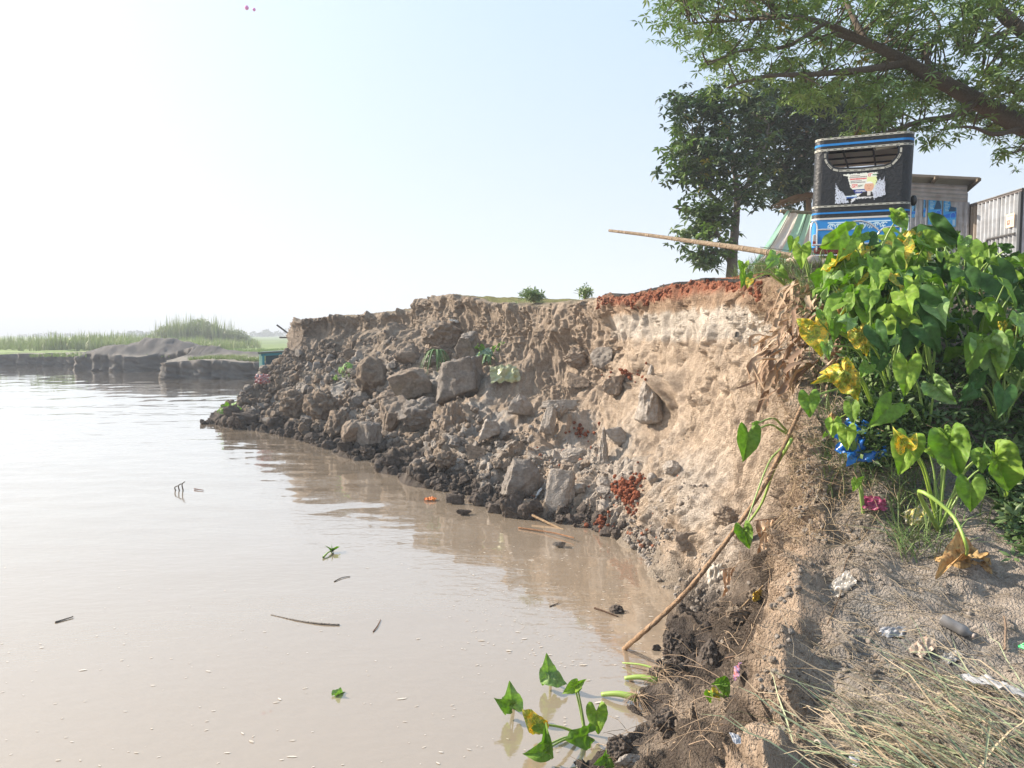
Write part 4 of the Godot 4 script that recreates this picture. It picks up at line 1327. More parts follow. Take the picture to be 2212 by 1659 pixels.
	# creeping plants on the headland
	for q in [["broad leaved creeper on the wet tip of the headland", 492, 893, 10], ["small green sprig on the edge of the headland", 742, 812, 5], ["leafy weeds on the slump behind the tilted slab", 1050, 770, 7]]:
		var base := at_bank(q[1], q[2])
		var o := thing("creeper", q[0], "plant", base)
		for k in int(q[3]):
			var at := base + Vector3(rr.randf_range(-0.5, 0.45), rr.randf_range(0.02, 0.4), rr.randf_range(-0.2, 0.3))
			add_leaf(o, at, Vector3(rr.randfn(), -0.6, rr.randfn()), Vector3(-0.5, 0.7, 0.7), rr.randf_range(0.16, 0.26), rr.randi() % 4, "pale" if k % 3 else "mid")
			add_stalk(o, base - Vector3(0, 0.03, 0), at, 0.03, 0.006)

# long strap leaves lying over the blocks
func strap_tuft(called: String, label: String, at: Vector3, n: int, len0: float, width: float, cols: Array, cat := "plant", hang := 1.0, dirx := 0.0, mat_key := "straw") -> Node3D:
	var o := thing(called, label, cat, at)
	for k in n:
		var az := rng.randf() * TAU
		var outw := Vector3(cos(az) + dirx, 0, sin(az)).normalized()
		var ln := len0 * rng.randf_range(0.6, 1.15)
		var pts := []
		for i in 7:
			var f := i / 6.0
			pts.append(outw * ln * (f * 0.75) + Vector3.UP * ln * (f * 0.8 - f * f * (0.9 + 0.5 * hang * rng.randf_range(0.7, 1.2))))
		var b := MB.new()
		ribbon(b, pts, width * rng.randf_range(0.7, 1.2), cols[rng.randi() % cols.size()], 0.35)
		put("leaf", b.mesh(), M[mat_key], o)
	return o

func ribbon(b: MB, pts: Array, w: float, col: Color, fold := 0.3, taper := 0.85, twist := 0.0) -> void:
	var m := pts.size()
	var st := b.v.size()
	for i in m:
		var t: Vector3 = (Vector3(pts[mini(i + 1, m - 1)]) - Vector3(pts[maxi(i - 1, 0)])).normalized()
		var side := t.cross(Vector3.UP)
		if side.length() < 0.05: side = Vector3.RIGHT
		side = side.normalized().rotated(t, twist * i / (m - 1.0))
		var up := side.cross(t)
		var f := i / (m - 1.0)
		var ww := w * 0.5 * (1.0 - taper * f * f) * minf(1.0, 0.55 + f * 2.5)
		b.pt(Vector3(pts[i]) - side * ww + up * ww * fold, col)
		b.pt(Vector3(pts[i]), col * 0.92)
		b.pt(Vector3(pts[i]) + side * ww + up * ww * fold, col)
	b.grid(3, m, st)

func make_low_plants() -> void:
	var green := [Color(0.07, 0.15, 0.05), Color(0.10, 0.19, 0.06), Color(0.16, 0.25, 0.10), Color(0.05, 0.11, 0.04)]
	strap_tuft("strap_leaf_plant", "tuft of long green strap leaves hanging down the left edge of the tilted slab", at_bank(945, 790) + Vector3(-0.05, 0.45, 0.45), 34, 0.75, 0.05, green, "plant", 1.5, -0.3)
	strap_tuft("strap_leaf_plant", "lower tuft of green strap leaves below the square block", at_bank(885, 880) + Vector3(0, 0.18, 0.2), 30, 0.6, 0.05, green)
	strap_tuft("strap_leaf_plant", "dark green bundle of leaves behind the right corner of the tilted slab", at_bank(1050, 775) + Vector3(0, 0.1, 0.2), 18, 0.45, 0.09, green)
	# shrubs on the plateau, seen over the lip
	for q in [["feathery green shrub on the cliff top, left of the road edge", 1153, 645, 19.5, 0.42, 130], ["thin sparse shrub on the cliff top, right of the feathery one", 1265, 640, 18.0, 0.36, 48], ["low tuft of weeds on the cliff top beside the grassy mound", 1108, 655, 21.5, 0.12, 40]]:
		var at := P(q[1], float(q[2]) + 8.0, q[3])
		var o := thing("shrub", q[0], "shrub", at)
		var ts := []
		var cs := []
		var stem := MB.new()
		for k in 16:
			var a := rng.randf() * TAU
			var e := Vector3(cos(a) * rng.randf() * q[4], q[4] * rng.randf_range(0.35, 0.9), sin(a) * rng.randf() * q[4])
			stem.tube(PackedVector3Array([Vector3.ZERO, e * 0.5 + Vector3(0, 0.05, 0), e]), 0.008, 0.003, 4, Color(0.2, 0.17, 0.09), Color(0.2, 0.22, 0.09), false)
			for i in int(q[5]) / 16:
				var f := rng.randf_range(0.3, 1.0)
				ts.append(Transform3D(Basis(Vector3(rng.randfn(), rng.randfn(), rng.randfn()).normalized(), rng.randf() * TAU) * Basis.from_scale(Vector3.ONE * rng.randf_range(0.08, 0.15)), e * f + Vector3(rng.randfn(), rng.randfn() * 0.6, rng.randfn()) * 0.05))
				cs.append(Color(0.17, 0.24, 0.10).lerp(Color(0.27, 0.33, 0.17), rng.randf()))
		put("stem", stem.mesh(), M.vc, o)
		many("foliage", sprig_mesh(), M.foliage, ts, cs, o)
	# weeds under the taro
	var wt := []
	var wc := []
	for k in 11000:
		var s := rng.randf_range(3.6, 6.65)
		var r := 7.5 + 1.1 * rng.randf()
		if s < 4.4: r = 8.05 + 0.45 * rng.randf()
		var idx := bank_where(s, r)
		var p := bank_p[idx]
		var sc := seen_at(p)
		if sc.x > 2300 or (sc.x < 1900 and sc.y < 640): continue
		if s > 5.2 and r < 7.75 and rng.randf() < 0.65: continue
		var lift := rng.randf_range(0.0, 0.22) * (1.0 if s > 4.4 else 0.5)
		wt.append(Transform3D(Basis(Vector3(rng.randfn(), rng.randfn(), rng.randfn()).normalized(), rng.randf() * TAU) * Basis.from_scale(Vector3.ONE * rng.randf_range(0.06, 0.13)), p + Vector3(rng.randfn() * 0.03, lift, rng.randfn() * 0.03)))
		wc.append(Color(0.05, 0.10, 0.03).lerp(Color(0.19, 0.26, 0.09), rng.randf() * rng.randf()))
	tag(many("weeds", sprig_mesh(), M.foliage, wt, wc), "small leafy weeds filling the ground under the taro", "weeds")
	# thin grass blades among them and dead stems hanging over the edge
	var gb := MB.new()
	for k in 4200:
		var s := rng.randf_range(3.7, 7.0)
		var r := rng.randf_range(7.0, 8.5)
		if s < 4.3: r = rng.randf_range(7.7, 8.5)
		var p := bank_p[bank_where(s, r)]
		if seen_at(p).x > 2300: continue
		var d := Vector3(rng.randfn() * 0.8 - 0.3, 1.0, rng.randfn() * 0.8).normalized()
		var ln := rng.randf_range(0.12, 0.42)
		var c := Color(0.10, 0.19, 0.05).lerp(Color(0.22, 0.28, 0.11), rng.randf())
		ribbon(gb, [p, p + d * ln * 0.5, p + d * ln * 0.85 + Vector3(d.x, -0.4, d.z) * ln * 0.25], 0.010, c, 0.2)
	tag(put("grass", gb.mesh(), M.straw), "thin green grass among the weeds on the bank", "grass", "", "stuff")
	var db := MB.new()
	for k in 1300:
		var s := rng.randf_range(3.9, 6.5)
		var r := rng.randf_range(6.2, 8.1)
		if s > 5.0 and rng.randf() < 0.5: r = rng.randf_range(6.0, 7.4)
		var idx := bank_where(s, r)
		var p := bank_p[idx] + bank_n[idx] * rng.randf_range(0.0, 0.05)
		var d := (Vector3(rng.randfn(), rng.randfn() * 0.7 - 0.35, rng.randfn()) + bank_n[idx] * 0.25).normalized()
		var ln := rng.randf_range(0.08, 0.36)
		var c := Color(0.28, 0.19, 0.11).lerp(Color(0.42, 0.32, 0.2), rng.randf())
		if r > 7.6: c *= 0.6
		db.tube(PackedVector3Array([p, p + d * ln * 0.5 + Vector3(0, -0.01, 0), p + d * ln + Vector3(rng.randfn(), -1.0, rng.randfn()) * ln * 0.18]), 0.0026, 0.0012, 3, c, c, false)
	tag(put("dead_stems", db.mesh(), M.straw), "tangle of thin dead stems and roots on the bank edge", "dead stems", "", "stuff")

# five little leaves on a stem
func sprig_mesh() -> ArrayMesh:
	var b := MB.new()
	for k in 5:
		var a := TAU * k / 5.0 + 0.3 * sin(k * 7.0)
		var o := Vector3(cos(a), 0.35 + 0.15 * (k % 2), sin(a)).normalized()
		var side := o.cross(Vector3.UP).normalized() * 0.16
		var up := side.cross(o).normalized() * 0.05
		var s := o * 0.12
		var i := b.pt(s); b.pt(o * 0.5 + side - up); b.pt(o * 0.5 + up * 1.5); b.pt(o * 0.5 - side - up); b.pt(o + Vector3(0, -0.12, 0))
		b.ix.append_array([i, i + 2, i + 1, i, i + 3, i + 2, i + 1, i + 2, i + 4, i + 2, i + 3, i + 4])
	return b.mesh()

func make_dry_leaves() -> void:
	var browns := [Color(0.30, 0.20, 0.13), Color(0.38, 0.27, 0.18), Color(0.22, 0.14, 0.09), Color(0.44, 0.33, 0.23)]
	# heaps of withered banana leaves over the edge
	for h in [["upper heap of withered brown banana leaves spilling over the cliff edge", 1745, 690, 48, 60, 0.3, 90], ["lower heap of curled dry banana leaves in a hollow of the cliff edge", 1712, 780, 55, 55, 0.30, 60], ["dry leaf strips hanging behind the half yellow taro leaf", 1830, 790, 28, 40, 0.3, 26]]:
		var at := at_bank(h[1], h[2])
		var o := thing("dry_leaf_heap", h[0], "dry leaves", at)
		for k in int(h[6]):
			var idx := hit(float(h[1]) + rng.randf_range(-1, 1) * float(h[3]), float(h[2]) + rng.randf_range(-1, 1) * float(h[4]))
			var p := bank_p[idx] + bank_n[idx] * rng.randf_range(0.02, 0.16)
			var ln := float(h[5]) * rng.randf_range(0.6, 1.4)
			var d := Vector3(-0.55 + rng.randfn() * 0.35, -0.75 + rng.randfn() * 0.4, 0.35 + rng.randfn() * 0.4).normalized()
			var w := Vector3(rng.randfn(), rng.randfn(), rng.randfn()) * 0.14
			var pts := []
			for i in 7:
				var f := i / 6.0
				pts.append(p - at + d * ln * (f - 0.4) + w * ln * sin(f * PI) + Vector3(0, -0.15 * f * f * ln, 0) + Vector3(rng.randfn(), rng.randfn(), rng.randfn()) * 0.008)
			var b := MB.new()
			ribbon(b, pts, rng.randf_range(0.02, 0.085), browns[rng.randi() % 4], rng.randf_range(0.2, 0.9), 0.6, rng.randf_range(-1.5, 1.5))
			put("leaf_strip", b.mesh(), M.dry, o)
	# one broad folded dry leaf in the lower heap
	var fb := MB.new()
	var fo := at_bank(1712, 770) + Vector3(-0.12, 0.0, 0.12)
	for j in 9:
		for i in 7:
			var x := (i / 6.0 - 0.5)
			var y := -j / 8.0
			fb.pt(Vector3(x * (0.16 + 0.10 * sin(-y * PI)), y * 0.36, 0.06 * absf(x) * 2.0 + 0.05 * sin(y * 4.0)), Color(0.40, 0.28, 0.20).lerp(Color(0.30, 0.2, 0.13), absf(x) * 1.5), Vector2(x, y))
	fb.grid(7, 9, 0)
	var fl := put("dry_leaf", fb.mesh(), M.dry)
	fl.position = fo
	tag(fl, "broad folded brown leaf hanging at the front of the lower heap", "dry leaf")
	# torn dry leaves with hanging strips at the foot
	for q in [["torn dry leaf fringed with hanging strips, stuck on the muddy face below the dangling taro", 1675, 1112, 105, 95, 15, 6.45], ["bunch of upright dry leaf strips standing in the mud", 1580, 1215, 60, 105, 12, 6.55], ["shredded dry leaf stalk lying by the pointed black mud clod", 1590, 1400, 70, 70, 8, 5.9]]:
		var ci := hit(q[1], q[2])
		var c := bank_p[ci] + (EYE - bank_p[ci]).normalized() * 0.28
		var o := thing("torn_leaf", q[0], "dry leaf", c)
		var d := seen_at(c).z
		var wd: float = float(q[3]) / F * d
		var hd: float = float(q[4]) / F * d
		var rib := MB.new()
		var right := cam_basis * Vector3.RIGHT
		var lean := 0.0 if q[1] != 1590 else 0.7
		rib.tube(curve([-right * wd * 0.55 + Vector3(0, -0.02, 0.12), Vector3(0, 0.02, 0.14), right * wd * 0.5 + Vector3(0, 0.07, 0.12)], 8), 0.008, 0.004, 5, browns[2], browns[0])
		put("midrib", rib.mesh(), M.dry, o)
		for k in int(q[5]):
			var f := (k + 0.5) / float(q[5]) - 0.5
			var s0 := right * wd * f + Vector3(0, 0.05 * f + 0.01, 0.13)
			var pts := []
			var hh := hd * rng.randf_range(0.75, 1.1) * (0.75 + 0.6 * (0.5 - absf(f)))
			for i in 7:
				var g := i / 6.0
				pts.append(s0 + Vector3(rng.randfn() * 0.006 + lean * hh * g, -hh * g * (1.0 - 0.4 * lean), 0.03 * sin(g * 3.0 + k) + 0.02 * g))
			var b := MB.new()
			ribbon(b, pts, wd / float(q[5]) * rng.randf_range(1.0, 1.8), browns[rng.randi() % 4] * 1.6, rng.randf_range(-0.6, 0.8), 0.4, rng.randf_range(-0.8, 0.8))
			put("leaf_strip", b.mesh(), M.dry, o)

func make_foreground() -> void:
	# straw and sticks lying on the near ground
	var b := MB.new()
	for k in 3600:
		var s := rng.randf_range(2.2, 5.0)
		var r := 6.6 + 1.95 * sqrt(rng.randf())
		if r > 8.0: r = 8.0 + (r - 8.0) * 0.8
		var idx := bank_where(s, r)
		var p := bank_p[idx]
		var sc := seen_at(p)
		if sc.z < 1.5 or sc.x > 2350 or sc.x < 1250: continue
		var a := rng.randfn() * 0.7 + 2.6
		var t := Vector3(cos(a), 0, -sin(a))
		t = (t - bank_n[idx] * t.dot(bank_n[idx])).normalized()
		var ln := rng.randf_range(0.03, 0.22)
		var c := Color(0.40, 0.32, 0.22).lerp(Color(0.26, 0.225, 0.18), rng.randf())
		var h := bank_n[idx] * rng.randf_range(0.002, 0.02)
		b.tube(PackedVector3Array([p + h, p + h + t * ln * 0.5 + bank_n[idx] * 0.006, p + t * ln + h * rng.randf()]), 0.0022, 0.0012, 3, c, c, false)
	tag(put("straw", b.mesh(), M.straw), "dry straw littered over the near ground", "straw", "", "stuff")
	# tufts of long dry grass leaning towards the water; each tuft a thing
	var tufts := [["large tuft of dry grass in the bottom right corner, leaning over the litter", 2270, 1700, 130, 0.9], ["dry grass tuft at the bottom edge below the grey plastic bag", 2110, 1720, 100, 0.75],
		["greenish grass tuft at the bottom edge in front of the buried bottle", 1985, 1700, 70, 0.65], ["thin dry grass tuft at the right edge beside the white plastic sheet", 2230, 1560, 90, 0.7]]
	for q in tufts:
		var c := P(q[1], q[2], 2.6)
		c = bank_p[hit(q[1], minf(q[2], 1655))] if q[2] < 1600 else on_y(q[1], q[2], 1.15)
		var o := thing("grass_tuft", q[0], "grass", c)
		var dead := MB.new()
		var live := MB.new()
		for k in int(q[3]):
			var st := Vector3(rng.randfn() * 0.2, 0.0, rng.randfn() * 0.18)
			var a := 2.4 + rng.randfn() * (0.3 if rng.randf() < 0.75 else 0.9)
			var out := Vector3(cos(a), 0, -sin(a) )
			var el := rng.randf_range(0.05, 0.75)
			var ln := float(q[4]) * rng.randf_range(0.4, 1.1)
			var pts := []
			for i in 7:
				var f := i / 6.0
				pts.append(st + (out * cos(el) + Vector3.UP * sin(el)) * ln * f - Vector3.UP * f * f * ln * rng.randf_range(0.1, 0.32))
			var green := rng.randf() < 0.34
			var col := Color(0.56, 0.45, 0.30).lerp(Color(0.38, 0.29, 0.19), rng.randf())
			if green: col = Color(0.20, 0.27, 0.14).lerp(Color(0.42, 0.44, 0.27), rng.randf())
			ribbon(live if green else dead, pts, rng.randf_range(0.005, 0.012) * (1.3 if green else 1.0), col, 0.5, 0.9, rng.randf_range(-1, 1))
		tag(put("dry_blades", dead.mesh(), M.straw, o), "", "", "", "stuff")
		tag(put("green_blades", live.mesh(), M.straw, o), "", "", "", "stuff")

# ---------------------------------------------------------------- trees
# seven or eight narrow leaves round the end of a twig
func whorl_mesh(n: int, width: float, droop: float, seed_: int) -> ArrayMesh:
	var r := RandomNumberGenerator.new()
	r.seed = seed_
	var b := MB.new()
	for k in n:
		var a := TAU * k / n + r.randf_range(-0.3, 0.3)
		var o := Vector3(cos(a), r.randf_range(-0.35, 0.45), sin(a)).normalized()
		var ln := r.randf_range(0.7, 1.1)
		var side := o.cross(Vector3.UP).normalized().rotated(o, r.randf_range(-0.6, 0.6))
		var up := side.cross(o).normalized()
		var e := r.randf_range(0.85, 1.12)
		var c := Color(e, e, e)
		var w := [0.03, 0.75, 1.0, 0.6, 0.0]
		var st := b.v.size()
		for i in 5:
			var f := i / 4.0
			var p := o * ln * (0.08 + 0.92 * f) - Vector3.UP * droop * f * f * ln
			var ww: float = width * w[i] * 0.5
			b.pt(p - side * ww + up * ww * 0.35, c)
			b.pt(p, c * 0.95)
			b.pt(p + side * ww + up * ww * 0.35, c)
		b.grid(3, 5, st)
	return b.mesh()

func poly(a: Array) -> PackedVector2Array:
	var p := PackedVector2Array()
	for k in range(0, a.size(), 2): p.append(Vector2(a[k], a[k + 1]))
	return p

func crown(tree: Node3D, shape: PackedVector2Array, d0: float, d1: float, n: int, per: int, rad: float, size: float, cols: Array, limbs: Array, me: ArrayMesh, r: RandomNumberGenerator, gap := 0.0) -> void:
	var lo := shape[0]
	var hi := shape[0]
	for q in shape:
		lo = lo.min(q)
		hi = hi.max(q)
	var holes := fnl(FastNoiseLite.TYPE_SIMPLEX_SMOOTH, 0.011, 2, 5 + n)
	var ts := []
	var cs := []
	var twigs := MB.new()
	var made := 0
	var tries := 0
	while made < n and tries < n * 30:
		tries += 1
		var q := Vector2(r.randf_range(lo.x, hi.x), r.randf_range(lo.y, hi.y))
		if not Geometry2D.is_point_in_polygon(q, shape): continue
		if holes.get_noise_2d(q.x, q.y) < -1.0 + gap: continue
		made += 1
		var d := r.randf_range(d0, d1)
		# the big limb stays in front of the leaves beside it
		for p in limbs[0]:
			var w := seen_at(p)
			if d0 < 12.0 and Vector2(w.x, w.y).distance_to(q) < 42.0: d = d1 + r.randf_range(0.0, 0.7)
		var c := P(q.x, q.y, d)
		# the nearest limb carries it
		var best := Vector3.ZERO
		var bd := 1e9
		for l in limbs:
			for p in l:
				var dd: float = c.distance_squared_to(p)
				if dd < bd:
					bd = dd
					best = p
		if bd < 9.0:
			var mid := best.lerp(c, 0.5) + Vector3(r.randfn(), r.randfn() + 0.6, r.randfn()) * 0.12
			twigs.tube(curve([best, mid, c], 5), 0.018 if rad < 0.45 else 0.03, 0.005, 4, Color(0.16, 0.125, 0.09), Color(0.16, 0.14, 0.08), false)
		var lit: float = r.randf()
		for k in per:
			var off := Vector3(r.randfn(), r.randfn() * 0.6, r.randfn()) * rad * 0.6
			var b := Basis(Vector3.UP, r.randf() * TAU) * Basis(Vector3.RIGHT, r.randf_range(-0.9, 0.9)) * Basis.from_scale(Vector3.ONE * size * r.randf_range(0.7, 1.15))
			ts.append(Transform3D(b, c + off))
			var col: Color = Color(cols[0]).lerp(cols[1], clampf(r.randf() * 0.7 + lit * 0.3, 0.0, 1.0))
			if lit > 0.74 and d0 > 20.0 and d0 < 24.0: col = Color(0.15, 0.235, 0.05).lerp(Color(0.08, 0.13, 0.035), r.randf())
			if r.randf() < 0.012: col = Color(0.32, 0.25, 0.03)
			cs.append(col)
	tag(put("twigs", twigs.mesh(), M.bark, tree), "", "", "", "stuff")
	many("crown", me, M.foliage, ts, cs, tree)

func limb(pts: Array) -> PackedVector3Array:
	var c := []
	for q in pts: c.append(P(q[0], q[1], q[2]))
	return curve(c, pts.size() * 6)

func make_trees() -> void:
	var bark := tri_tex(mat(Color.WHITE, 0.95, true), 2.0)
	bark.albedo_texture = grain_tex
	bark.heightmap_enabled = true
	bark.heightmap_texture = bump_tex
	bark.heightmap_scale = 2.0
	M.bark = bark
	var r := RandomNumberGenerator.new()
	r.seed = 77
	var bc := Color(0.175, 0.135, 0.10)
	var bc2 := Color(0.20, 0.165, 0.125)
	# the big tree whose limbs hang over from the right
	var t := thing("overhanging_tree", "big spreading tree reaching in from the right over the vehicle, with long narrow drooping leaves", "tree")
	var trunk := MB.new()
	trunk.tube(limb([[2760, 760, 13.5], [2740, 620, 13.5], [2640, 500, 13.5], [2560, 420, 13.4]]), 0.42, 0.26, 12, bc, bc, true, 0.06)
	put("trunk", trunk.mesh(), M.bark, t)
	var limbs := []
	var specs := [
		[[[2560, 430, 13.4], [2400, 370, 13.2], [2212, 275, 13.0], [2110, 218, 12.9], [2030, 175, 12.8], [1950, 130, 12.7], [1880, 95, 12.6], [1800, 70, 12.5]], 0.21, 0.05],
		[[[2560, 420, 13.5], [2420, 230, 13.4], [2300, 120, 13.3], [2200, 60, 13.2], [2120, -20, 13.0], [2040, -120, 12.9]], 0.19, 0.07],
		[[[1960, 135, 12.7], [1870, 150, 12.3], [1760, 160, 12.0], [1650, 165, 11.8], [1570, 190, 11.6]], 0.07, 0.015],
		[[[2110, 218, 12.9], [2060, 250, 12.5], [1990, 262, 12.2], [1900, 290, 11.9], [1830, 300, 11.7]], 0.07, 0.012],
		[[[1880, 95, 12.6], [1780, 50, 12.4], [1690, 35, 12.2], [1580, 45, 12.0], [1490, 50, 11.8]], 0.06, 0.012],
		[[[1870, 90, 12.6], [1840, 30, 12.8], [1810, -40, 13.0]], 0.06, 0.03],
		[[[2212, 275, 13.0], [2150, 290, 12.6], [2100, 275, 12.3], [2040, 275, 12.0]], 0.05, 0.012],
		[[[2030, 175, 12.8], [2000, 120, 13.1], [2030, 60, 13.3], [2000, 10, 13.5]], 0.05, 0.015],
		[[[2200, 60, 13.2], [2120, 90, 12.8], [2080, 120, 12.5]], 0.05, 0.012],
		[[[2300, 320, 13.1], [2250, 250, 12.8], [2190, 200, 12.5], [2120, 160, 12.3]], 0.06, 0.014],
		[[[2400, 370, 13.2], [2300, 330, 12.6], [2230, 320, 12.2], [2190, 330, 12.0]], 0.05, 0.012],
		[[[1780, 50, 12.4], [1700, 100, 12.2], [1600, 110, 12.0], [1530, 140, 11.8]], 0.04, 0.01],
	]
	for s in specs:
		var l := limb(s[0])
		var b := MB.new()
		b.tube(l, s[1], s[2], 9, bc, bc2, true, 0.05)
		put("branch", b.mesh(), M.bark, t)
		limbs.append(l)
	var narrow := whorl_mesh(8, 0.24, 0.35, 4)
	crown(t, poly([1425, 35, 1440, -40, 2270, -40, 2270, 330, 2190, 325, 2150, 290, 2080, 285, 2020, 300, 1970, 310, 1900, 275, 1850, 285, 1780, 255, 1700, 215, 1640, 180, 1560, 195, 1500, 175, 1515, 125, 1480, 75]), 11.3, 13.6, 280, 13, 0.34, 0.15, [Color(0.10, 0.175, 0.045), Color(0.25, 0.345, 0.11)], limbs, narrow, r, 0.72)
	# dark trees behind
	var broad := whorl_mesh(7, 0.36, 0.25, 9)
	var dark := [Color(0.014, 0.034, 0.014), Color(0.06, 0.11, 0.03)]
	var t2 := thing("shade_tree", "dark leafy tree with a forked pale trunk left of the vehicle", "tree")
	var l2 := [limb([[1578, 660, 23.0], [1582, 560, 23.0], [1588, 490, 23.0], [1592, 420, 23.0], [1580, 330, 23.0], [1560, 240, 23.0]]), limb([[1580, 560, 23.0], [1545, 500, 22.8], [1500, 460, 22.5], [1460, 450, 22.3]]), limb([[1590, 440, 23.0], [1640, 350, 23.2], [1660, 270, 23.4]]), limb([[1582, 545, 23.0], [1540, 545, 22.8], [1510, 560, 22.6]]), limb([[1588, 470, 23.0], [1520, 400, 22.6], [1490, 330, 22.4]])]
	var wd := [0.19, 0.07, 0.09, 0.05, 0.08]
	for k in 5:
		var b := MB.new()
		b.tube(l2[k], wd[k], 0.025, 8, Color(0.27, 0.235, 0.20), Color(0.16, 0.13, 0.1), true, 0.06)
		put("trunk" if k == 0 else "branch", b.mesh(), M.bark, t2)
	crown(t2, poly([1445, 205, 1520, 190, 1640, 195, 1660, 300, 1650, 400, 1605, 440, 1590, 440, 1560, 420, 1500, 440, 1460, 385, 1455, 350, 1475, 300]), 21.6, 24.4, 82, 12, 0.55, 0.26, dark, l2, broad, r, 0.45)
	var t2b := Node3D.new()
	t2b.name = "lower_crown"
	t2.add_child(t2b)
	crown(t2b, poly([1435, 470, 1480, 440, 1560, 450, 1570, 500, 1530, 520, 1470, 520]), 22.0, 23.6, 17, 10, 0.45, 0.28, [Color(0.05, 0.09, 0.03), Color(0.11, 0.17, 0.045)], l2, broad, r, 0.5)
	var t2c := Node3D.new()
	t2c.name = "hanging_crown"
	t2.add_child(t2c)
	crown(t2c, poly([1495, 545, 1560, 540, 1565, 565, 1520, 575]), 22.3, 23.3, 9, 10, 0.35, 0.26, [Color(0.05, 0.09, 0.03), Color(0.10, 0.16, 0.045)], l2, broad, r, 0.3)
	var t3 := thing("shade_tree", "very dark broad crowned tree standing directly behind the vehicle", "tree")
	var l3 := [limb([[1760, 680, 27.0], [1755, 560, 27.0], [1745, 450, 27.0], [1735, 350, 27.0], [1750, 250, 27.0]]), limb([[1745, 430, 27.0], [1690, 350, 26.6], [1650, 280, 26.4]]), limb([[1740, 390, 27.0], [1820, 320, 27.2], [1880, 260, 27.4]])]
	for k in 3:
		var b := MB.new()
		b.tube(l3[k], [0.24, 0.1, 0.1][k], 0.03, 8, Color(0.16, 0.13, 0.1), Color(0.1, 0.085, 0.06), true, 0.06)
		put("trunk" if k == 0 else "branch", b.mesh(), M.bark, t3)
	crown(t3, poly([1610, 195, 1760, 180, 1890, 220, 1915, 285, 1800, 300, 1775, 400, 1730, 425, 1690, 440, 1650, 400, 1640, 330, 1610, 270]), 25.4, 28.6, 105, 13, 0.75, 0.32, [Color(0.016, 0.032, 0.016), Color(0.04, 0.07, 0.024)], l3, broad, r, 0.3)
	# tall reeds and bushes on the far shore
	make_far_growth(r)

